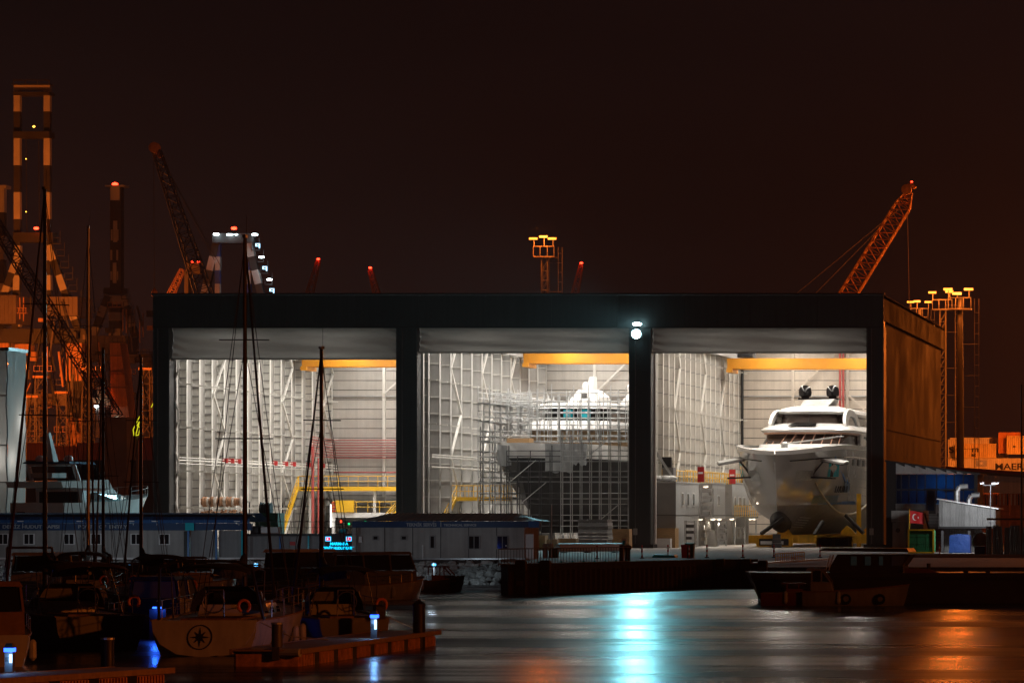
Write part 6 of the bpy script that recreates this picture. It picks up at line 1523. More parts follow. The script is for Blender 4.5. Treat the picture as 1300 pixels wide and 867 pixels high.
# orange harbour crane tower with cabin
CY3 = 640
c3 = thing('harbour_crane', 'orange harbour crane tower with tilted operator cabin', 'harbour crane', (X(155,CY3), CY3, GZ))
build('tower', MB().loft([[(X(a,CY3), CY3-2, z), (X(b_,CY3), CY3-2, z), (X(b_,CY3), CY3+2, z), (X(a,CY3), CY3+2, z)] for a, b_, z in ((146, 172, GZ), (146, 171, Z(555,CY3)), (145, 163, Z(480,CY3)), (144, 157, Z(436,CY3)))]), 'crane_body', c3)
for py_ in (452, 472, 492, 540): build('tower_band', MB().box(X(144.5,CY3), X(165 if py_ > 480 else 160,CY3), CY3-2.3, CY3-2.05, Z(py_+.8,CY3), Z(py_,CY3)), 'crane_steel', c3)
cabn = build('operator_cabin', MB().loft([[(X(126,CY3), CY3-5, Z(494,CY3)), (X(144,CY3), CY3-5, Z(492,CY3)), (X(144,CY3), CY3-2.4, Z(492,CY3)), (X(126,CY3), CY3-2.4, Z(494,CY3))], [(X(129,CY3), CY3-4.6, Z(512,CY3)), (X(152,CY3), CY3-4.6, Z(516,CY3)), (X(152,CY3), CY3-2.4, Z(516,CY3)), (X(129,CY3), CY3-2.4, Z(512,CY3))]]), 'crane_body', c3)
build('cabin_window', MB().box(X(129,CY3), X(135,CY3), CY3-5.1, CY3-4.9, Z(506,CY3), Z(496,CY3)), 'black', cabn)
build('walkway', MB().box(X(140,CY3), X(156,CY3), CY3-4, CY3-2.3, Z(517,CY3), Z(515.5,CY3)), 'crane_body', c3)
railing('walkway_rail', [(X(140,CY3), CY3-4, Z(515,CY3)), (X(156,CY3), CY3-4, Z(515,CY3))], 0, c3, 'crane_body', 1.3, 0.8, .06)
build('side_platform', MB().box(X(119,CY3), X(137,CY3), CY3-4, CY3-2, Z(479,CY3), Z(475,CY3)), 'crane_body', c3)
railing('platform_rail', [(X(119,CY3), CY3-4, Z(475,CY3)), (X(137,CY3), CY3-4, Z(475,CY3))], 0, c3, 'crane_body', 1.3, 0.8, .06)
build('porthole', MB().box(X(151.5,CY3), X(155,CY3), CY3-2.3, CY3-2.15, Z(535,CY3), Z(530,CY3)), 'lamp_glow_white', c3)
lp_ = P(122.5, 516, CY3-6)
build('work_lamp', MB().lathe([(.05, -.2), (.35, -.1), (.35, .15), (.05, .25)], lp_, 8), 'led_white', c3); build('lamp_post', MB().box(lp_.x-.1, lp_.x+.4, lp_.y, lp_.y+.3, Z(556,CY3), lp_.z-.25), 'crane_white', c3)
# leftmost crane edge
c4 = thing('gantry_crane', 'port crane cut off by the left picture edge', 'gantry crane', (X(2,740), 740, GZ), 'striped port gantry cranes')
striped('tower', P(2, 240, 740), P(2, 420, 740), 1.5, 6, c4, 'crane_white', 'crane_black'); build('tower_head', MB().box(X(-12,740), X(11,740), 738.5, 741.5, Z(240,740), Z(236,740)), 'crane_white', c4)
build('portal_leg', MB().box(X(-1,740), X(5,740), 739, 741, GZ, Z(420.5,740)), 'crane_steel', c4)
# crane with cyan lights behind the hangar roof
CY5 = 760
c5 = thing('gantry_crane', 'port crane with cyan work lamps rising behind the hangar roof', 'gantry crane', (X(300,CY5), CY5, GZ), 'striped port gantry cranes')
hz5 = Z(297,CY5)
build('head_beam', MB().box(X(272,CY5), X(324,CY5), CY5-1.5, CY5+1.5, Z(309,CY5), Z(297,CY5)), 'crane_black', c5)
striped('stay_leg', P(275, 309, CY5), P(255, 395, CY5), 1.4, 5, c5, start=1); striped('stay_leg', P(277, 309, CY5), P(276.5, 395, CY5), 1.0, 5, c5, 'crane_white', 'blue_paint', start=1)
striped('stay_leg', P(316, 309, CY5), P(337, 395, CY5), 1.4, 5, c5); striped('stay_leg', P(315.5, 309, CY5), P(316, 395, CY5), 1.0, 5, c5, 'crane_white', 'blue_paint')
build('lower_beam', MB().box(X(225,CY5), X(345,CY5), CY5-1.5, CY5+1.5, Z(400,CY5), Z(376.5,CY5)), 'crane_steel', c5)
for px_ in (235, 340): build('portal_leg', MB().box(X(px_,CY5)-1.2, X(px_,CY5)+1.2, CY5-1, CY5+1, GZ, Z(400.3,CY5)), 'crane_steel', c5)
zig_stair(c5, 321, 318, 343, 376, CY5, 4)
beacon(c5, P(297, 290, CY5-1.6), r_=.55)
for k, (px_, py_, r_) in enumerate(((274.5, 297.5, .5), (290.5, 298, .4), (294, 298, .25), (300, 298, .25), (323.5, 298, .5), (332, 326.5, .45), (342, 355, .45))):
    build('work_lamp', MB().lathe([(.05, -r_*.5), (r_*1.2, -r_*.3), (r_*1.2, r_*.3), (.05, r_*.5)], P(px_, py_, CY5-2.2), 8), 'led_white', c5)
    if k in (0, 4, 5, 6): light('work_or_fill_light', 'POINT', P(px_, py_+1.5, CY5-3.5), 45, (.35, .85, 1.0), c5, shadow_soft_size=.3)
for (px_, py_) in ((327, 312), (336, 341), (345, 369)):
    c = P(px_, py_, CY5-2); build('stair_lamp', MB().box(c.x-.45, c.x+.45, c.y, c.y+.2, c.z+.25, c.z+.45).box(c.x+.25, c.x+.45, c.y, c.y+.2, c.z-.5, c.z+.25).box(c.x-.45, c.x-.25, c.y, c.y+.2, c.z-.1, c.z+.25).box(c.x-.45, c.x+.25, c.y, c.y+.2, c.z-.15, c.z-.02), 'lamp_glow_white', c5)
# blue lattice jib with a sheave
CY6 = 620
c6 = thing('lattice_crane', 'dark blue lattice crane jib with a big sheave leaning over the roof', 'lattice crane', (X(262,CY6), CY6, GZ))
lattice('jib_lacing', P(268, 400, CY6), P(199, 192, CY6), 2.6, 1.2, c6, 'boom_blue', 18, .13)
build('jib_foot', MB().box(X(258,CY6), X(278,CY6), CY6-2, CY6+2, GZ, Z(398,CY6)), 'crane_steel', c6)
c = P(197, 188, CY6)
n_ = 18; build('sheave', MB().loft([[(c.x+r_*math.cos(2*math.pi*i/n_), y, c.z+r_*math.sin(2*math.pi*i/n_)) for i in range(n_)] for y, r_ in ((CY6-.8, .4), (CY6-.7, .9), (CY6-.3, .7), (CY6+.1, .9), (CY6+.2, .4))]), 'crane_body', c6)
build('sheave_bracket', MB().beam(P(198, 190, CY6), P(204, 200, CY6), .7), 'crane_body', c6)
for px_ in (268, 276): build('stay_rope', MB().tube(P(203, 197, CY6), P(px_+4, 330+px_-268, CY6+2), .05, n=4), 'crane_black', c6)
build('hoist_rope', MB().tube(P(195, 192, CY6), P(196, 372, CY6), .05, n=4), 'crane_black', c6)
build('hook_block', MB().lathe([(.1, 0), (.5, .3), (.5, 1.0), (.1, 1.6)], P(196, 378, CY6), 8), 'crane_body', c6)
# small luffing crane with two red lamps near the jib foot
c7 = thing('low_crane', 'low crane top with two red lamps behind the roof edge', 'crane', (X(235,660), 660, GZ))
build('mast', MB().box(X(236,660), X(241,660), 659, 661, GZ, Z(345,660)), 'crane_steel', c7)
build('head', MB().box(X(238,660), X(256,660), 659, 661, Z(348,660), Z(334,660)), 'crane_steel', c7)
for px_ in (244, 252): beacon(c7, P(px_, 332.5, 659), r_=.22)
lattice('jib_lacing', P(212, 385, 660), P(232, 342, 660), 1.2, .8, c7, 'crane_body', 8, .09)
# purple-blue lattice boom crossing on the left
c8 = thing('lattice_crane', 'purple lattice boom slanting down across the left port cranes', 'lattice crane', (X(150,560), 560, GZ))
lattice('boom_lacing', P(-15, 270, 560), P(147, 530, 560), 1.5, 1.8, c8, 'boom_blue', 26, .12)
build('cab_base', MB().box(X(138,560), X(166,560), 558, 563, GZ, Z(530,560)), 'crane_steel', c8)
# thin lattice cranes with red beacons far behind the roof
for i, (px_, py_, dx, lb) in enumerate(((404, 332, -18, 'far lattice crane with red lamp behind the first bay roof'), (470, 343, 16, 'far lattice crane with red lamp left of the second column'), (738, 337, -14, 'far lattice crane with red lamp between mast and floodlight'))):
    Yc = 900; cc = thing('distant_crane', lb, 'crane', (X(px_+dx,Yc), Yc, GZ), 'distant cranes with red lamps')
    lattice('jib_lacing', P(px_+dx, 400, Yc), P(px_, py_, Yc), 2.0, .9, cc, 'crane_body', 10, .16)
    build('base', MB().box(X(px_+dx-6,Yc), X(px_+dx+6,Yc), Yc-2, Yc+2, GZ, Z(401,Yc)), 'crane_steel', cc)
    beacon(cc, P(px_, py_-3, Yc-1), r_=.38)
# right lattice boom
CYR = 470
cR = thing('mobile_crane', 'orange lattice crane boom rising over the right end of the hangar roof', 'mobile crane', (X(1062,CYR), CYR, GZ))
lattice('boom_lacing', P(1040, 433, CYR), P(1146, 262, CYR), 2.05, 1.9, cR, 'crane_body', 18, .13, depth=.8)
lattice('tip_lacing', P(1146, 262, CYR), P(1154, 244, CYR), 1.9, .8, cR, 'crane_body', 3, .12, depth=.8)
c = P(1151, 241, CYR)
build('tip_sheave', MB().loft([[(c.x+r_*math.cos(2*math.pi*i/14), y, c.z+r_*math.sin(2*math.pi*i/14)) for i in range(14)] for y, r_ in ((CYR-.5, .3), (CYR-.4, .65), (CYR+.3, .65), (CYR+.4, .3))]), 'crane_body', cR)
build('tip_arm', MB().path([P(1148, 244, CYR), P(1152, 236, CYR), P(1157, 234, CYR), P(1162, 239, CYR)], .26, 6), 'crane_body', cR)
beacon(cR, P(1157.5, 231, CYR), r_=.14)
build('hoist_rope', MB().tube(P(1152, 268, CYR), P(1155, 420, CYR), .035, n=4), 'crane_steel', cR)
for dy in (0, 9): build('stay_rope', MB().tube(P(1140, 266, CYR+1), P(1030-dy*4, 378+dy, CYR+1), .035, n=4), 'crane_steel', cR)
build('crane_base', MB().box(X(1020,CYR), X(1060,CYR), CYR-2, CYR+2, GZ, Z(430,CYR)), 'crane_body', cR)
# container rows and odds and ends under the cranes
PYc = 600
container(133, 555.5, PYc, 9.8, 'dark red corrugated container under the orange harbour crane', 'cont_red', 3.6, group='containers under the port cranes')
for k in range(3): container(34+k*32, (562, 566, 562)[k], PYc+4, 3.9, ('first', 'second', 'third')[k]+' orange container from the wrapped scaffold under the cranes', 'cont_orange', 3.0, group='containers under the port cranes')
bk = thing('dark_shed', 'low dark shed behind the motor yacht and the containers', 'shed', (X(120,560), 560, GZ))
build('wall', MB().box(X(33,560), X(197,560), 560, 566, GZ, Z(586,560)), 'crane_black', bk); build('roof', MB().box(X(32,560), X(198,560), 559.5, 566.5, Z(586,560)+.003, Z(584,560)), 'crane_black', bk)
build('pale_door', MB().box(X(140,560), X(154,560), 559.9, 559.99, GZ, Z(607,560)), 'ply', bk)
for i, (px_, h0) in enumerate(((42, 505), (52, 480), (80, 500), (112, 470), (186, 470))):
    st_ = thing('steel_tower', ('thin', 'tall', 'braced', 'slender', 'dark')[i]+' steel tower in the orange port haze '+('beside the wrapped scaffold', 'behind the tall striped boom', 'between the two striped cranes', 'left of the orange harbour crane', 'just left of the hangar corner')[i], 'tower', (X(px_,690), 690, GZ))
    lattice('lacing', (X(px_,690), 690, GZ), P(px_, h0, 690), 2.2, 1.6, st_, 'crane_steel', 12, .13)
    build('top_cap', MB().box(X(px_,690)-1.2, X(px_,690)+1.2, 689, 691, Z(h0,690), Z(h0-3,690)), 'crane_body', st_)
ys_ = thing('yellow_light_gangway', 'glowing yellow zigzag gangway lights beside the hangar corner', 'gangway', P(173, 553, 500))
pts_ = [P(178, 527, 500), P(169, 545, 500), P(170, 553, 500), P(176, 552, 500), P(178, 543, 500), P(174, 540, 500), P(177, 535, 500), P(172, 553, 500)]
build('light_strip', MB().path(pts_, .06, 5), 'yellow_strip', ys_)
build('frame', MB().path([p_+Vector((.2, .3, 0)) for p_ in pts_], .08, 5), 'crane_steel', ys_); build('post', MB().box(X(173,500)-.15, X(173,500)+.15, 500.3, 500.6, GZ, Z(553,500)), 'crane_steel', ys_)
build('light_strip', MB().tube(P(197, 506, 500), P(192, 517, 500), .06, n=5), 'yellow_strip', ys_)
# ================================================================== JETTY AND APRON DETAILS
jr = thing('jetty_railing', 'thin pale railing along the jetty edge left of the third column', 'railing', (X(640,216), 216, GZ))
pA, pB = Vector((X(633,217), 217.0, GZ)), Vector((X(800,231.5), 231.5, GZ))
mb = MB()
for h_ in (1.0, 0.12): mb.tube(pA+Vector((0,0,h_)), pB+Vector((0,0,h_)), .03, n=5)
build('top_rail', mb, 'galv', jr)
nb_ = 46
for i in range(nb_+1):
    q = pA.lerp(pB, i/nb_); build('baluster', MB().box(q.x-.014, q.x+.014, q.y-.014, q.y+.014, GZ, GZ+1.0), 'galv_dark', jr)
for i in range(9):
    q = pA.lerp(pB, .3+.085*i); build('edge_stud', MB().lathe([(.05, 0), (.07, .05), (.02, .1)], (q.x, q.y-.35, GZ+.14), 8), 'cyan_film', jr)
def bollard_block(px0, px1, py0, Y, label):
    x0, x1 = X(px0, Y), X(px1, Y); z1 = Z(py0, Y)
    o = thing('mooring_block', label, 'bollard', ((x0+x1)/2, Y, GZ))
    build('body', MB().loft([[(x0, Y-.3, -0.4), (x1, Y-.3, -0.4), (x1, Y+.25, -0.4), (x0, Y+.25, -0.4)], [(x0, Y-.3, z1-.08), (x1, Y-.3, z1-.08), (x1, Y+.25, z1-.08), (x0, Y+.25, z1-.08)], [(x0+.06, Y-.2, z1), (x1-.06, Y-.2, z1), (x1-.06, Y+.2, z1), (x0+.06, Y+.2, z1)]]), 'rubber', o)
    build('chain_plate', MB().box(x0+.1, x1-.1, Y-.34, Y-.303, 0.5, 0.8), 'rust_pile', o)
for a, c_, py_, Y, wl in ((655, 668, 711, 215.6, 'the jetty tip, first of two'), (686, 699, 711, 218.2, 'the jetty tip, second of two'), (909, 920, 709, 239.4, 'the basin, leftmost of three'), (942, 953, 709, 239.9, 'the basin, middle of three'), (963, 974, 711, 202.5, 'the corner of the right apron')):
    bollard_block(a, c_, py_, Y, 'black rubber mooring block on the edge of '+wl)
bb = thing('black_bollard_stand', 'black stand on a plate by the jetty railing end', 'bollard', (X(793,234), 234, GZ))
build('plate', MB().box(X(785,234), X(811,234), 233.2, 234.8, GZ+.003, GZ+.10), 'black', bb); build('post', MB().lathe([(.16, 0), (.16, .7), (.24, .75), (.24, .95), (.1, 1.0)], (X(797,234), 234, GZ+.1), 12), 'black', bb)
build('side_post', MB().box(X(787,234), X(792,234), 233.8, 234.1, GZ+.1, GZ+1.1), 'black', bb)
kb_ = thing('blue_board', 'blue and white notice board leaning beside the third column', 'board', (X(791,270), 270, GZ))
build('panel', MB().prism([(X(787,270), 270, GZ), (X(793,270), 270, GZ), (X(794.5,270), 270.3, Z(684,270)), (X(789,270), 270.3, Z(684,270))], (0, .05, 0)), 'white_paint', kb_)
build('blue_field', MB().prism([(X(788.4,270), 269.96, GZ+.25), (X(791.8,270), 269.96, GZ+.25), (X(793,270), 270.2, Z(686,270)), (X(790,270), 270.2, Z(686,270))], (0, .02, 0)), 'cyan_film', kb_)
bl = thing('blue_pallet_cover', 'bright blue flat cover lying beside the green bin', 'cover', (X(838,262), 262, GZ))
build('sheet', MB().loft([[(X(829,262), 261.6, GZ+.01), (X(858,262), 261.6, GZ+.01), (X(858,262), 263, GZ+.01), (X(829,262), 263, GZ+.01)], [(X(830,262), 261.8, GZ+.22), (X(857,262), 261.8, GZ+.18), (X(857,262), 262.8, GZ+.2), (X(830,262), 262.8, GZ+.24)]]), 'cyan_film', bl)
# red and white delineator posts
spots = [(758, 256, 'before the wrapped pallets'), (815, 258, 'at the foot of the third column'), (848, 262, 'left of the red bin'), (875, 258.5, 'behind the jetty, right of the green bin'), (897.5, 262, 'second right of the green bin'), (943, 262, 'below the left end of the yacht cradle'), (982.5, 262, 'below the yacht bow stand'), (1041, 262, 'by the wheelhouse roof of the barge'), (1192.5, 268, 'before the green netted cage')]
for px_, Y, wl in spots:
    d_ = thing('delineator_post', 'red and white striped post '+wl, 'delineator', (X(px_,Y), Y, GZ), 'striped posts on the apron')
    x = X(px_, Y); h_ = .85
    build('foot', MB().lathe([(.16, 0), (.16, .04), (.06, .07)], (x, Y, GZ+.004), 10), 'rubber', d_)
    for k in range(5): build('band', MB().tube((x, Y, GZ+.06+k*h_/5), (x, Y, GZ+.06+(k+1)*h_/5-.004), .055, n=8), 'red_paint' if k % 2 == 0 else 'white_paint', d_)
gw = thing('gangway', 'low yellow railed gangway lying over the basin behind the barge', 'gangway', (X(975,225), 225, GZ))
g0, g1 = Vector((X(962,222), 222, GZ+.12)), Vector((X(1046,232), 232, GZ+.25))
build('deck', MB().beam(g0, g1, .9, .08), 'galv', gw)
railing('rail', [g0+(g1-g0)*.25+Vector((0, .4, 0)), g0+(g1-g0)*.68+Vector((0, .4, 0))], 0, gw, 'safety_yellow', .5, .35, .03)
sgn = thing('small_box', 'small pale green box on the apron behind the gangway', 'box', (X(1008,236), 236, GZ))
build('body', MB().box(X(1005,236), X(1010.5,236), 236, 236.3, GZ+.003, GZ+.26), 'cabin_grey', sgn); build('lid', MB().box(X(1004.7,236), X(1010.8,236), 235.95, 236.35, GZ+.263, GZ+.31), 'white_paint', sgn)
bw_ = thing('grey_locker', 'narrow grey locker beside the white office door', 'locker', (X(691,262), 262, GZ))
build('body', MB().box(X(689,262), X(694.5,262), 262, 262.4, GZ, Z(690,262)), 'cabin_grey', bw_); build('door', MB().box(X(689.5,262), X(694,262), 261.97, 261.997, GZ+.1, Z(691,262)), 'cabin_grey', bw_)
gb2 = thing('green_crate', 'dark green tub with a blue and white ball on top', 'tub', (X(702,262), 262, GZ))
build('body', MB().box(X(696.5,262), X(707.5,262), 262, 262.6, GZ, Z(695,262)), 'green_paint', gb2)
build('ball', MB().lathe([(.02, 0), (.14, .04), (.2, .15), (.14, .28), (.02, .32)], (X(698,262), 262.3, Z(695,262)+.003), 12), 'white_paint', gb2, True)
lc = thing('leaning_pole', 'thin pale pole standing in front of the grey pallet stack', 'pole', (X(700,262), 262, GZ))
build('pole', MB().tube((X(700,261), 261, GZ), (X(700.3,261), 261, Z(640,261)), .035, n=6), 'galv', lc); build('foot', MB().box(X(699,261), X(701.4,261), 260.9, 261.1, GZ+.003, GZ+.05), 'galv_dark', lc)

# ================================================================== BOATS
def stays(parent, segs, r_=.013, mname='alloy_dark'):
    for a, c_ in segs: build('stay', MB().tube(a, c_, r_, n=4), mname, parent, False, True)
def small_hull(parent, L_, B_, fb, mname, deckm='hull_white', draft=.35, tr=.85, ns=16, stripe=None, rise=.45):
    """bow at y=L_, stern at y=0, waterline z=0"""
    lv = [(-draft, L_*.12, .25, .6, 1.0), (0.0, L_*.05, .82, .52, .9), (fb*.55, L_*.02, .96, .47, .8), (fb, 0.0, 1.0, .44, .72)]
    r_ = [[(x, L_-y, z) for x, y, z in row] for row in hull_rows(L_, B_, lv, ns, sheer=rise, tr=tr)]
    build('hull', hull_mb(r_), mname, parent, True, True); build('transom', transom_mb(r_), mname, parent, False, True)
    build('deck', deck_mb(r_[-1], 0, -.03), deckm, parent, False, True)
    g = MB()
    for sg in (1, -1): g.path([(sg*(x+.01), y, z) for x, y, z in r_[-1]], .035, 5)
    build('gunwale', g, stripe or 'teak', parent, False, True)
    return r_
def pulpit(parent, r_, i0, i1, h=.6, both=True):
    mb = MB(); pts = [(x, y, z+h) for x, y, z in r_[-1][i0:i1]]
    for sg in (1, -1):
        mb.path([(sg*x, y, z) for x, y, z in pts], .016, 4); mb.path([(sg*x, y, z-h*.5) for x, y, z in pts], .010, 4)
    o = build('guard_rail', mb, 'alloy', parent, False, True)
    for i in range(i0, i1, 2):
        x, y, z = r_[-1][min(i, len(r_[-1])-1)]
        for sg in (1, -1): build('stanchion', MB().tube((sg*x, y, z), (sg*x, y, z+h), .016, n=4), 'alloy', o, False, True)
def sailboat(label, mast_px, py, Y, heading, L_, B_, mast_h, hullm='hull_white', cover='canvas_dark', cabm='hull_white', fb=1.0, bimini=True, dodger=True, mast_pos=.56, mastm='alloy_dark', wins=3, group='sailing boats moored at the pontoons', furl=True, tr=.85):
    ym_ = L_*mast_pos; Ym = Y+ym_*math.cos(heading)
    b_ = thing('sailing_boat', label, 'sailboat', (X(mast_px, Ym)+ym_*math.sin(heading), Y, 0), group, rz=heading)
    r_ = small_hull(b_, L_, B_, fb, hullm, tr=tr, rise=.35)
    y0, y1 = L_*.34, L_*.74; ch = .42
    cab = build('cabin', MB().loft([[(-B_*.30, y0, fb-.05), (B_*.30, y0, fb-.05), (B_*.27, y1-.6, fb+.05), (B_*.08, y1, fb+.12), (-B_*.08, y1, fb+.12), (-B_*.27, y1-.6, fb+.05)], [(-B_*.27, y0+.05, fb+ch), (B_*.27, y0+.05, fb+ch), (B_*.22, y1-1.1, fb+ch), (B_*.06, y1-.5, fb+ch-.08), (-B_*.06, y1-.5, fb+ch-.08), (-B_*.22, y1-1.1, fb+ch)]]), cabm, b_, False, True)
    for sg in (1, -1):
        for k in range(wins):
            yy = y0+.4+k*(y1-y0-1.6)/max(1, wins); build('window', MB().prism([(sg*B_*.297, yy, fb+.12), (sg*B_*.294, yy+.55, fb+.12), (sg*B_*.280, yy+.5, fb+.32), (sg*B_*.283, yy+.05, fb+.32)], (sg*.02, 0, 0)), 'pane_dark', cab, False, True)
    ym = L_*mast_pos; mt = fb+ch
    mast = build('mast', MB().tube((0, ym, mt-.02), (0, ym, mast_h), .085, .06, n=8), mastm, b_, True, True)
    for q in (.45, .72):
        z = mt+(mast_h-mt)*q; w_ = B_*.26*(1.25-q*.5); build('spreader', MB().tube((-w_, ym-.12, z), (w_, ym-.12, z), .022, n=5), mastm, mast, False, True)
    build('masthead', MB().box(-.06, .06, ym-.2, ym+.15, mast_h+.003, mast_h+.1).tube((0.05, ym, mast_h+.1), (0.05, ym, mast_h+.75), .008, n=4), mastm, mast, False, True)
    boomz = mt+.95
    build('boom', MB().tube((0, ym-.1, boomz), (0, L_*.10, boomz+.05), .06, n=6), mastm, b_, False, True)
    rings = []
    for k in range(9):
        t_ = k/8; yy = ym-.15-t_*(ym-.2-L_*.12); rr = (.26-.13*t_)*(1 if 0 < k < 8 else .5)
        rings.append([(rr*.6*math.cos(2*math.pi*i/10)+.02*math.sin(k*2+i), yy, boomz+.16+rr*1.3*math.sin(2*math.pi*i/10)+(.5*(1-t_*8) if k == 0 else 0)*.8) for i in range(10)])
    build('sail_cover', MB().loft(rings), cover, b_, True, True)
    if furl: build('furled_jib', MB().tube((0, L_*.985, fb+.5), (0, ym+.1, mast_h-.3), .055, .03, n=6), cover, b_, False, True)
    stays(b_, [((0, L_*.02, fb+.1), (0, ym, mast_h-.05)), ((B_*.45, ym-.2, fb), (0, ym, mast_h-.3)), ((-B_*.45, ym-.2, fb), (0, ym, mast_h-.3)), ((B_*.44, ym+.3, fb), (0, ym, mt+(mast_h-mt)*.70)), ((-B_*.44, ym+.3, fb), (0, ym, mt+(mast_h-mt)*.70))])
    if dodger:
        rg = []
        for k in range(6):
            t_ = k/5; yy = y0-.55+t_*1.5; hz = fb+ch+.62*math.cos(t_*1.35)**.6 if t_ < 1 else fb+ch
            rg.append([(B_*.33*math.cos(math.pi*i/10)*(1-.1*t_), yy, fb+.2+(hz-fb-.2)*min(1, 1.25*math.sin(math.pi*i/10))) for i in range(11)])
        dg = build('dodger', MB().loft(rg, False, False), cover, b_, True, True)
        build('dodger_window', MB().prism([(-B_*.2, y0+.80, fb+ch+.10), (B_*.2, y0+.80, fb+ch+.10), (B_*.17, y0+.45, fb+ch+.42), (-B_*.17, y0+.45, fb+ch+.42)], (0, .015, .015)), 'vinyl_sheen', dg, False, True)
        for sg in (1, -1): build('dodger_side_window', MB().prism([(sg*B_*.315, y0-.35, fb+.55), (sg*B_*.30, y0+.45, fb+.50), (sg*B_*.27, y0+.35, fb+.78), (sg*B_*.29, y0-.30, fb+.88)], (sg*.03, 0, 0)), 'vinyl_sheen', dg, False, True)
    if bimini:
        rg = [[(B_*.36*math.cos(math.pi*i/10), yy, fb+1.55+.22*math.sin(math.pi*i/10)+dz) for i in range(11)] for yy, dz in ((L_*.06, -.12), (L_*.10, 0), (L_*.20, .05), (L_*.27, 0), (L_*.30, -.1))]
        bm = build('bimini', MB().loft(rg, False, False), cover, b_, True, True)
        for yy in (L_*.10, L_*.27):
            for sg in (1, -1): build('bimini_leg', MB().tube((sg*B_*.36, yy, fb+1.55), (sg*B_*.40, L_*.18, fb), .02, n=4), 'alloy', bm, False, True)
    pulpit(b_, r_, 0, 5, .6); pulpit(b_, r_, 6, len(r_[-1])-1, .6)
    for sg in (1, -1):
        for q in (.22, .48, .70):
            bx = B_*.5*(1 if q < .6 else .86)+.06
            build('fender', MB().lathe([(.03, .95), (.10, .88), (.11, .40), (.03, .30)], (sg*bx, L_*q, -.12), 8), 'fender', b_, True, True)
    build('lifebuoy', MB().path([(B_*.34+.18*math.cos(a), L_*.015, fb+.45+.2*math.sin(a)) for a in [R(-60)+R(300)*k/10 for k in range(11)]], .05, 6), 'lifebuoy', b_, True, True)
    build('mooring_line', MB().path([(B_*.42, L_*.03, fb+.02), (B_*.75, L_*.01, fb*.55), (B_*1.1, -.1, .52)], .018, 5), 'rope', b_, False, True)
    build('instrument_arch', MB().path([(-.3, L_*.135, fb), (-.28, L_*.135, fb+.95), (.28, L_*.135, fb+.95), (.3, L_*.135, fb)], .025, 5), 'alloy', b_, False, True)
    ck = build('cockpit', MB().box(-B_*.25, B_*.25, L_*.06, y0-.02, fb-.02, fb+.05), 'teak', b_, False, True)
    build('wheel', MB().path([(.35*math.cos(2*math.pi*i/12), L_*.12, fb+.55+.35*math.sin(2*math.pi*i/12)) for i in range(13)], .02, 4), 'alloy', b_, False, True)
    return b_, r_
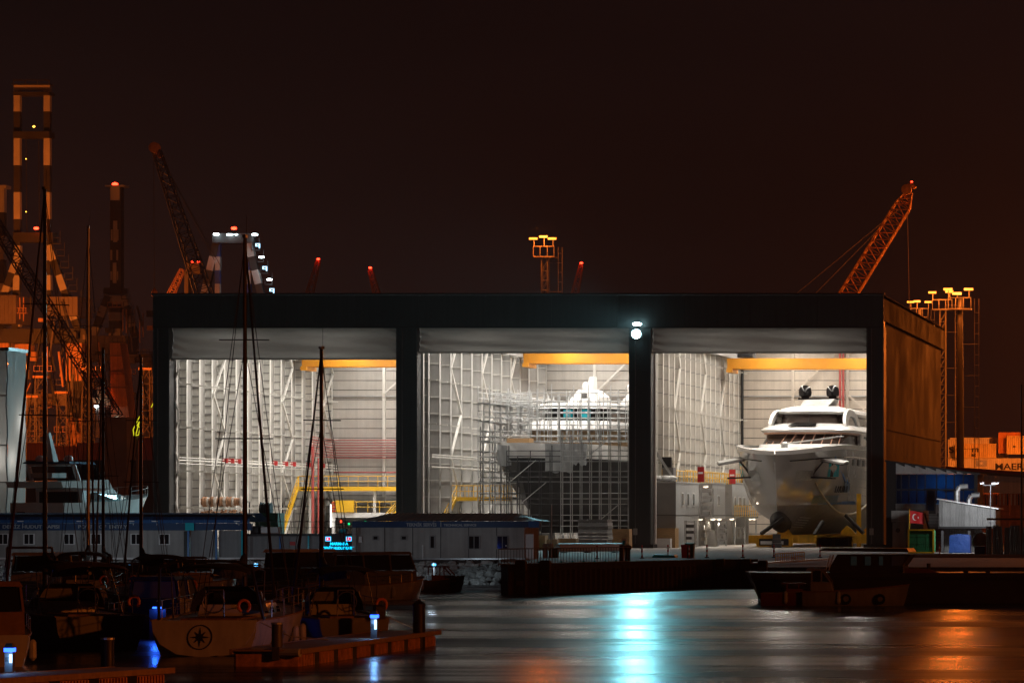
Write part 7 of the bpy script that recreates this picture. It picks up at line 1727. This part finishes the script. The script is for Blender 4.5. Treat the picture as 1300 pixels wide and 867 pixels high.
def motorboat(label, px, py, Y, heading, L_, B_, hullm='hull_white', cabm='hull_white', topm='canvas_dark', fb=.8, cab=(.30, .68), ch=1.35, enclosed=True, wins='pane_dark', group='motor boats in the marina', rail=True, outboard=False, arch=None, name='motor_boat'):
    b_ = thing(name, label, 'motorboat', (X(px, Y), Y, 0), group, rz=heading)
    r_ = small_hull(b_, L_, B_, fb, hullm, rise=.35)
    y0, y1 = L_*cab[0], L_*cab[1]; w0, w1 = B_*.40, B_*.34
    c_ = build('cabin', MB().loft([[(-w0, y0, fb-.03), (w0, y0, fb-.03), (w0*.9, y1, fb), (-w0*.9, y1, fb)], [(-w0*.97, y0, fb+ch*.45), (w0*.97, y0, fb+ch*.45), (w0*.85, y1-.05, fb+ch*.42), (-w0*.85, y1-.05, fb+ch*.42)]]), cabm, b_, False, True)
    for (a, d_) in (((-w0*.95, y0+.05), (-w1, y0+.05)), ((w0*.95, y0+.05), (w1, y0+.05)), ((-w0*.83, y1-.08), (-w1*.9, y1-.5)), ((w0*.83, y1-.08), (w1*.9, y1-.5)), ((-w0*.92, (y0+y1)/2), (-w1*.96, (y0+y1)/2)), ((w0*.92, (y0+y1)/2), (w1*.96, (y0+y1)/2))):
        build('pillar', MB().beam((a[0], a[1], fb+ch*.44), (d_[0], d_[1], fb+ch*.96), .07), cabm, c_, False, True)
    if enclosed:
        for sg in (1, -1):
            build('side_window', MB().loft([[(sg*w0*.93, y0+.1, fb+ch*.46), (sg*w0*.84, y1-.12, fb+ch*.46)], [(sg*w1*.98, y0+.1, fb+ch*.94), (sg*w1*.9, y1-.5, fb+ch*.94)]], False, False), wins, c_, False, True)
        build('windscreen', MB().loft([[(-w0*.8, y1-.07, fb+ch*.46), (w0*.8, y1-.07, fb+ch*.46)], [(-w1*.86, y1-.48, fb+ch*.94), (w1*.86, y1-.48, fb+ch*.94)]], False, False), wins, c_, False, True)
        build('aft_window', MB().loft([[(-w0*.85, y0+.03, fb+ch*.46), (w0*.85, y0+.03, fb+ch*.46)], [(-w1*.9, y0+.03, fb+ch*.94), (w1*.9, y0+.03, fb+ch*.94)]], False, False), wins, c_, False, True)
    build('cabin_roof', MB().loft([[(-w1*1.08, y0-.25, fb+ch*.96), (w1*1.08, y0-.25, fb+ch*.96), (w1*.98, y1-.3, fb+ch*.96), (-w1*.98, y1-.3, fb+ch*.96)], [(-w1*.95, y0-.2, fb+ch*1.06), (w1*.95, y0-.2, fb+ch*1.06), (w1*.82, y1-.45, fb+ch*1.05), (-w1*.82, y1-.45, fb+ch*1.05)]]), topm, b_, False, True)
    if rail: pulpit(b_, r_, 8, len(r_[-1])-1, .45)
    if outboard:
        ob = build('outboard_motor', MB().loft([[(-.2, -.55, fb+.1), (.2, -.55, fb+.1), (.2, -.1, fb+.1), (-.2, -.1, fb+.1)], [(-.2, -.6, fb+.55), (.2, -.6, fb+.55), (.18, -.05, fb+.6), (-.18, -.05, fb+.6)], [(-.12, -.5, fb+.72), (.12, -.5, fb+.72), (.1, -.15, fb+.72), (-.1, -.15, fb+.72)]]), 'black', b_, False, True)
        build('outboard_leg', MB().box(-.07, .07, -.42, -.2, -.5, fb+.1), 'black', ob, False, True)
    if arch: build('radar_arch', MB().path([(-w0, y0-.4, fb), (-w0*.9, y0-.6, fb+ch*.9+arch), (w0*.9, y0-.6, fb+ch*.9+arch), (w0, y0-.4, fb)], .07, 6), 'alloy', b_, False, True)
    for sg in (1, -1): build('fender', MB().lathe([(.03, .9), (.10, .82), (.11, .35), (.03, .25)], (sg*(B_*.5+.09), L_*.35, -.15), 8), 'fender', b_, False, True)
    return b_, r_

# --- sailing boats (foreground)
sA, rA = sailboat('sailing boat with a black compass star on its pale raked stern', 311, 830, 120.5, R(4), 11.5, 3.6, 13.9, 'hull_white', 'canvas_dark', fb=1.15, mast_pos=.55, tr=.93)
# its stern: raked panel with the star emblem
tp_ = [(x, y, z) for x, y, z in [(-1.66, -.02, 1.16), (1.66, -.02, 1.16), (1.60, -.12, .80), (1.35, -.24, .40), (.8, -.34, .08), (0, -.38, -.02), (-.8, -.34, .08), (-1.35, -.24, .40), (-1.60, -.12, .80)]]
st_ = build('stern_panel', MB().prism(tp_, (0, .05, 0)), 'hull_white', sA, False, True)
def on_stern(u, v): z = .62+v; return (u, -.02-(1.16-z)*.295-.012, z)
mb = MB(); n_ = 28
mb.loft([[on_stern(.40*math.cos(2*math.pi*i/n_)-.1, .40*math.sin(2*math.pi*i/n_)) for i in range(n_)], [on_stern(.365*math.cos(2*math.pi*i/n_)-.1, .365*math.sin(2*math.pi*i/n_)) for i in range(n_)]], True, False)
for k in range(8):
    a = math.pi*k/4; rr = .33 if k % 2 == 0 else .26
    mb.add([on_stern(rr*math.cos(a)-.1, rr*math.sin(a)), on_stern(.10*math.cos(a+.39)-.1, .10*math.sin(a+.39)), on_stern(-.1, 0), on_stern(.10*math.cos(a-.39)-.1, .10*math.sin(a-.39))], [(0, 1, 2, 3)])
em = build('compass_star', mb, 'letter_dark', st_, False, True); em.location.y = -.008
build('davit_arch', MB().path([(-1.5, .3, 1.15), (-1.45, .2, 2.85), (-.9, .2, 3.05), (1.0, .2, 3.05), (1.45, .25, 2.85), (1.75, .6, 1.15)], .05, 6), 'alloy_dark', sA, False, True)
sB, rB = sailboat('small sailing boat with arched canopy alongside the orange lit finger pontoon', 408, 812, 131, R(29), 8.6, 2.9, 10.5, 'hull_dark', 'canvas_dark', 'hull_dark', fb=.95, mast_pos=.52)
build('outboard_motor', MB().loft([[(.6, -.5, .9), (.95, -.5, .9), (.95, -.1, .9), (.6, -.1, .9)], [(.6, -.55, 1.35), (.95, -.55, 1.35), (.92, -.1, 1.4), (.62, -.1, 1.4)]]), 'black', sB, False, True)
sC, rC = sailboat('sailing boat with the tallest mast and clear spray hood windows', 57, 825, 126, R(35), 11.0, 3.5, 15.9, 'hull_dark', 'canvas_brown', 'hull_white', fb=1.15, bimini=True)
sailboat('sailing boat with a short mast moored just left of the blue cabin boat', 179, 775, 165, R(30), 9.0, 3.0, 11.7, 'hull_dark', 'canvas_dark', fb=1.0, mast_pos=.6)
sailboat('sailing boat with bare grey mast behind the tallest masted boat', 112, 772, 178, R(14), 10.5, 3.2, 18.6, 'hull_white', 'canvas_brown', fb=1.0, mastm='alloy')
sailboat('sailing boat with thin mast before the left port of entry windows', 131, 765, 185, R(24), 8.0, 2.8, 12.9, 'hull_dark', 'canvas_grey', fb=.9, bimini=False, mastm='alloy_dark')
# --- motor boats
motorboat('orange lit motor boat with angled bow rail at the bottom left corner', -6, 838, 112, R(22), 5.6, 2.2, 'hull_white', 'teak', 'teak', fb=.95, ch=1.5, cab=(.1, .5))
motorboat('small blue cabin boat tied up left of the star sterned sailing boat', 172, 808, 139, R(-2), 6.8, 2.5, 'hull_navy', 'hull_navy', 'hull_navy', fb=.8, ch=1.35, wins='pane_cabin')
motorboat('motor boat with orange lit cabin side moored by the riprap', 200, 752, 205, R(-24), 6.5, 2.3, 'hull_white', 'ply', 'canvas_brown', fb=.8, ch=1.4, cab=(.1, .55))
motorboat('cabin boat under a dark canvas tent left of the LED sign', 352, 752, 204, R(-14), 7.5, 2.6, 'hull_white', 'canvas_dark', 'white_paint', fb=.9, ch=1.7, cab=(.05, .72), wins='pane_dark')
motorboat('canopied cabin boat moored below the LED sign', 438, 757, 199, R(-22), 7.0, 2.5, 'hull_white', 'canvas_grey', 'canvas_grey', fb=.85, ch=1.65, cab=(.05, .75))
motorboat('small open boat with a red folded cover right of the canopied cabin boats', 500, 748, 222, R(-65), 4.2, 1.6, 'hull_dark', 'hull_red', 'hull_red', fb=.6, ch=.9, cab=(.5, .85), enclosed=False, rail=False, outboard=True)
motorboat('pale motor boat with radar arch at the left edge by the bank', 12, 765, 184, R(-6), 9.5, 3.2, 'hull_white', 'hull_white', 'hull_white', fb=1.0, ch=1.6, arch=.5)
motorboat('low dinghy with grey cover moored before the blue posts', 272, 748, 216, R(-30), 4.6, 1.9, 'hull_dark', 'canvas_grey', 'canvas_grey', fb=.55, ch=1.1, cab=(.25, .75), enclosed=True, wins='canvas_grey', rail=False)
motorboat('dark runabout between the blue cabin boat and the bank', 120, 755, 200, R(-40), 6.0, 2.2, 'hull_dark', 'canvas_brown', 'canvas_brown', fb=.75, ch=1.2, cab=(.2, .7))
motorboat('dark runabout with folded canopy near the first sailing boat stern', 300, 760, 190, R(-35), 5.5, 2.1, 'hull_dark', 'canvas_dark', 'canvas_dark', fb=.7, ch=1.1, cab=(.2, .7))
sail_cov = None

# --- work barge and small boats at the right
WB = 194.0
bg = thing('work_barge', 'dark work barge with flared bow and wheelhouse moored at the right apron', 'barge', (X(942,WB), WB, 0))
hx0, hx1 = X(940,WB), X(1345,WB)
def bsec(x, fl, zt): return [(x+fl, WB-.2, zt), (x, WB+.1, -.6), (x, WB+5.0, -.6), (x+fl, WB+5.2, zt)]
zt = Z(727,WB)
build('hull', MB().loft([[(hx0, WB+1.6, zt+.05), (hx0+1.1, WB+1.8, -.6), (hx0+1.1, WB+3.2, -.6), (hx0, WB+3.4, zt+.05)], [(hx0+.4, WB+.5, zt+.02), (hx0+1.3, WB+.8, -.6), (hx0+1.3, WB+4.2, -.6), (hx0+.4, WB+4.6, zt+.02)], [(hx0+1.6, WB, zt), (hx0+2.2, WB+.2, -.6), (hx0+2.2, WB+5, -.6), (hx0+1.6, WB+5.2, zt)], [(hx1, WB, zt), (hx1, WB+.1, -.6), (hx1, WB+5, -.6), (hx1, WB+5.2, zt)]]), 'hull_dark', bg)
build('rubbing_strake', MB().box(hx0+1.7, hx1, WB-.1, WB-.003, zt-.35, zt-.2), 'rubber', bg)
wx0_, wx1_ = X(1048,WB), X(1148,WB); zr_ = Z(696,WB); zw0, zw1 = Z(719,WB), Z(704,WB)
build('house_side', MB().box(wx0_+.1, wx1_-.15, WB+.8, WB+3.8, zt+.003, zw0), 'hull_dark', bg)
hd = build('wheelhouse', MB().loft([[(wx0_+.15, WB+.8, zw0+.003), (wx1_-.2, WB+.8, zw0+.003), (wx1_-.2, WB+3.8, zw0+.003), (wx0_+.15, WB+3.8, zw0+.003)], [(wx0_+.5, WB+.9, zw1-.0), (wx1_+.25, WB+.9, zw1), (wx1_+.25, WB+3.7, zw1), (wx0_+.5, WB+3.7, zw1)]]), 'hull_dark', bg)
for (a, c_) in ((1078, 1085.5), (1096, 1103.5), (1114, 1119)): build('cabin_window', MB().box(X(a,WB), X(c_,WB), WB+.72, WB+.79, Z(717.5,WB), Z(706,WB)), 'pane_lit', hd)
build('side_glass', MB().prism([(X(1130,WB), WB+.75, Z(718,WB)), (X(1143,WB), WB+.75, Z(718,WB)), (X(1148,WB), WB+.75, Z(705,WB)), (X(1130,WB), WB+.75, Z(705,WB))], (0, .03, 0)), 'pane_cabin', hd)
build('wheelhouse_roof', MB().loft([[(X(1039,WB), WB+.3, zr_-.12), (X(1153,WB), WB+.3, zr_-.2), (X(1153,WB), WB+4.3, zr_-.2), (X(1039,WB), WB+4.3, zr_-.12)], [(X(1043,WB), WB+.4, zr_+.02), (X(1150,WB), WB+.4, zr_), (X(1150,WB), WB+4.2, zr_), (X(1043,WB), WB+4.2, zr_+.02)]]), 'hull_dark', bg)
for px_ in (1046, 1050): build('ladder_rail', MB().beam((X(px_,WB), WB+.75, Z(724,WB)), (X(px_+6,WB), WB+.75, Z(704,WB)), .05), 'white_paint', bg)
build('fore_bulwark', MB().prism([(X(1148,WB), WB+.2, zt+.003), (X(1192,WB), WB+.2, zt+.003), (X(1178,WB), WB+.2, Z(722,WB)), (X(1148,WB), WB+.2, Z(721,WB))], (0, .12, 0)), 'hull_red', bg)
build('mooring_post', MB().tube((X(1177.5,WB), WB+.6, zt), (X(1177.5,WB), WB+.6, Z(715,WB)), .10, n=8), 'black', bg)
for px_ in (1222, 1250): build('deck_cleat', MB().box(X(px_,WB), X(px_+6,WB), WB+.5, WB+.65, zt+.003, zt+.12), 'black', bg)
sw, rw = motorboat('small grey wooden boat with tyre fenders moored against the barge', 1020, 768, 188.5, R(-88), 5.3, 1.7, 'grey_wall', 'grey_wall', 'grey_wall', fb=.72, ch=1.1, cab=(.08, .28), group='boats beside the work barge', rail=False, name='wooden_boat')
for y in (2.2, 3.9):
    n_ = 14; rg = [[(.88+.10*math.cos(a2), y+(.20+.08*math.sin(a2)*0+.07*math.cos(a2))*math.cos(2*math.pi*i/n_), .35+(.20+.07*math.cos(a2))*math.sin(2*math.pi*i/n_)) for i in range(n_)] for a2 in [2*math.pi*k/6 for k in range(7)]]
    build('tyre_fender', MB().loft(rg, True, False), 'rubber', sw, True, True)
motorboat('low red decked dinghy ahead of the grey wooden boat', 967, 765, 189, R(-86), 3.6, 1.5, 'hull_red', 'hull_red', 'hull_red', fb=.62, ch=.5, cab=(.35, .7), enclosed=False, group='boats beside the work barge', rail=False, name='dinghy')

# ================================================================== PONTOONS, PILES, PEDESTALS
def pontoon(label, A, B_, wd, nfl, side=1):
    A = Vector(A); B_ = Vector(B_); d_ = (B_-A); n = Vector((d_.y, -d_.x, 0)).normalized()*wd
    p_ = thing('finger_pontoon', label, 'pontoon', A, 'floating pontoons')
    npl = max(6, int(d_.length/.30))
    for i in range(npl):
        a = A+d_*(i/npl)+d_.normalized()*.01; c_ = A+d_*((i+1)/npl)-d_.normalized()*.01
        build('plank', MB().prism([a-n/2+Vector((0,0,.46)), c_-n/2+Vector((0,0,.46)), c_+n/2+Vector((0,0,.46)), a+n/2+Vector((0,0,.46))], (0, 0, .05)), 'pontoon_wood', p_)
    for sg in (-1, 1):
        e = n/2*sg*1.04
        build('edge_beam', MB().beam(A+e+Vector((0,0,.45)), B_+e+Vector((0,0,.45)), .09, .15), 'pontoon_wood', p_)
    for i in range(nfl):
        a = A+d_*((i+.08)/nfl); c_ = A+d_*((i+.80)/nfl)
        fl_ = build('float', MB().prism([a-n*.47, c_-n*.47, c_+n*.47, a+n*.47], (0, 0, .37)).__class__(), 'pontoon_float', p_) if False else None
        mb = MB().prism([a-n*.47+Vector((0,0,-.3)), c_-n*.47+Vector((0,0,-.3)), c_+n*.47+Vector((0,0,-.3)), a+n*.47+Vector((0,0,-.3))], (0, 0, .67))
        k = 9
        for j in range(k):
            q = a+(c_-a)*((j+.25)/k); q2 = a+(c_-a)*((j+.7)/k)
            for sg in (1, -1): mb.prism([q+n*.472*sg+Vector((0,0,-.2)), q2+n*.472*sg+Vector((0,0,-.2)), q2+n*.50*sg+Vector((0,0,-.2)), q+n*.50*sg+Vector((0,0,-.2))], (0, 0, .54))
        build('float', mb, 'pontoon_float', p_)
        a2 = A+d_*((i+.82)/nfl); c2 = A+d_*((i+1.06)/nfl)
        if i < nfl-1: build('gap_shade', MB().prism([a2-n*.485+Vector((0,0,-.3)), c2-n*.485+Vector((0,0,-.3)), c2+n*.485+Vector((0,0,-.3)), a2+n*.485+Vector((0,0,-.3))], (0, 0, .66)), 'black', p_)  # black boards stand in for the shaded gaps between floats
    return p_
pontoon('finger pontoon with orange lit ribbed floats in the foreground', (-30.5, 112.2, 0), (-30.55, 131.0, 0), 2.0, 8)
pontoon('near pontoon crossing the bottom left corner', (X(-60,92), 91.5, 0), (X(160,97.5), 99.0, 0), 1.8, 5)
hb = thing('head_beam', 'pale tubular beam closing the left end of the finger pontoon', 'beam', (X(345,112), 112, 0))
build('beam', MB().tube((X(320,112.6), 112.6, .42), (X(381,112.2), 112.2, .42), .13, n=10), 'cabin_grey', hb); build('clamp', MB().box(X(352,112.4)-.1, X(352,112.4)+.1, 112.2, 112.6, .2, .58), 'galv_dark', hb)
def pile(px, py_top, Y, label, r_=.19, cap=True, mname='black'):
    p_ = thing('mooring_pile', label, 'pile', (X(px, Y), Y, 0), 'mooring piles of the marina')
    zt_ = Z(py_top, Y); x = X(px, Y)
    build('shaft', MB().tube((x, Y, -2), (x, Y, zt_-.12), r_, n=14), mname, p_, True)
    build('cap', MB().lathe([(r_*1.08, 0), (r_*1.08, .05), (.02, .22 if cap else .06)], (x, Y, zt_-.118), 14), 'black' if cap else 'galv', p_)
pile(532, 764, 128.6, 'dark pile with pointed cap at the outer end of the finger pontoon', .21)
pile(352, 787, 114.5, 'bluish pile at the left end of the finger pontoon', .17, False, 'galv_dark')
pile(136.5, 806, 100.5, 'thick pile beside the near pontoon at bottom left', .17, False, 'black')
def pedestal(px, py_base, py_top, Y, label, power=4, zb=.52):
    p_ = thing('service_pedestal', label, 'pedestal', (X(px, Y), Y, zb), 'blue lit service pedestals')
    x = X(px, Y); zt_ = Z(py_top, Y)
    build('post', MB().box(x-.10, x+.10, Y-.10, Y+.10, zb, zt_-.10), 'galv_dark', p_)
    hd = build('blue_band', MB().box(x-.115, x+.115, Y-.115, Y+.115, zt_-.098, zt_), 'led_blue', p_)
    build('cap', MB().loft([[(x-.12, Y-.12, zt_+.002), (x+.12, Y-.12, zt_+.002), (x+.12, Y+.12, zt_+.002), (x-.12, Y+.12, zt_+.002)], [(x-.07, Y-.07, zt_+.12), (x+.07, Y-.07, zt_+.12), (x+.07, Y+.07, zt_+.12), (x-.07, Y+.07, zt_+.12)]]), 'black', hd)
    build('light_panel', MB().box(x+.02, x+.095, Y-.113, Y-.103, zb+(zt_-zb)*.38, zt_-.16), 'pedestal_light', p_)
    build('socket', MB().box(x-.08, x+.0, Y-.115, Y-.103, zb+(zt_-zb)*.45, zb+(zt_-zb)*.62), 'black', p_)
    light('pedestal_glow', 'POINT', (x+.05, Y-.3, zt_-.25), power*2.5, (.22, .50, 1.0), p_, shadow_soft_size=.1)
pedestal(475.5, 812, 780, 122.5, 'glowing pedestal on the finger pontoon by the arched canopy boat', 6)
pedestal(12.5, 855, 822, 96.0, 'glowing pedestal on the near pontoon at the left edge', 6)
# bollard lamps along the bank; two added, all serve as fill on building fronts
for i, (px_, wl) in enumerate(((40, 'added below the left end of the port of entry building'), (166, 'below the end of the entry lettering'), (325, 'added left of the tented cabin boat'), (551, 'below the middle of the service office'))):
    Yp = 243.5; x = X(px_, Yp)
    wk = thing('bank_pedestal', 'small blue topped bollard lamp '+wl, 'bollard lamp', (x, Yp, -.5), 'bollard lamps along the riprap')
    build('post', MB().tube((x, Yp, -1.0), (x, Yp, 1.25), .10, n=10), 'galv_dark', wk)
    build('light_band', MB().tube((x, Yp, 1.252), (x, Yp, 1.42), .13, n=10), 'led_cyan_soft', wk); build('cap', MB().lathe([(.15, 0), (.15, .04), (.03, .1)], (x, Yp, 1.422), 10), 'black', wk)
    light('bollard_fill', 'POINT', (x, Yp-.7, 1.5), 150, (.72, .88, 1.0), wk, shadow_soft_size=.2)
for px_, py_, Y, wl in ((200, 771, 137, 'between the blue cabin boat and the star sterned boat'), (208, 714, 207, 'on the boat moored by the riprap')):
    x, z = X(px_, Y), Z(py_, Y)
    nl = thing('blue_strip_light', 'short blue strip light '+wl, 'strip light', (x, Y, z), 'blue strip lights on moored boats')
    build('strip', MB().box(x-.17, x-.03, Y-.05, Y, z-.03, z+.03).box(x+.03, x+.17, Y-.05, Y, z-.03, z+.03), 'led_blue', nl); build('bracket', MB().box(x-.3, x+.3, Y+.002, Y+.06, -.2, z-.051), 'black', nl)
    light('strip_glow', 'POINT', (x, Y-.3, z), 30, (.02, .12, 1.0), nl, shadow_soft_size=.1)
# ================================================================== NIGHT HAZE
hm = bpy.data.materials.new('night_haze'); hm.use_nodes = True; MATS['night_haze'] = hm
ht = hm.node_tree; ht.nodes.remove(ht.nodes['Principled BSDF'])
pv = ht.nodes.new('ShaderNodeVolumePrincipled'); pv.inputs['Color'].default_value = (0.85, 0.80, 0.78, 1); pv.inputs['Density'].default_value = 0.00008; pv.inputs['Anisotropy'].default_value = 0.35
ht.links.new(pv.outputs[0], [n for n in ht.nodes if n.type == 'OUTPUT_MATERIAL'][0].inputs['Volume'])
tag(build('haze', MB().box(-900, 900, -60, 1000, -3.2, 92), 'night_haze'), 'thin night haze over the whole harbour', 'haze', kind='stuff')
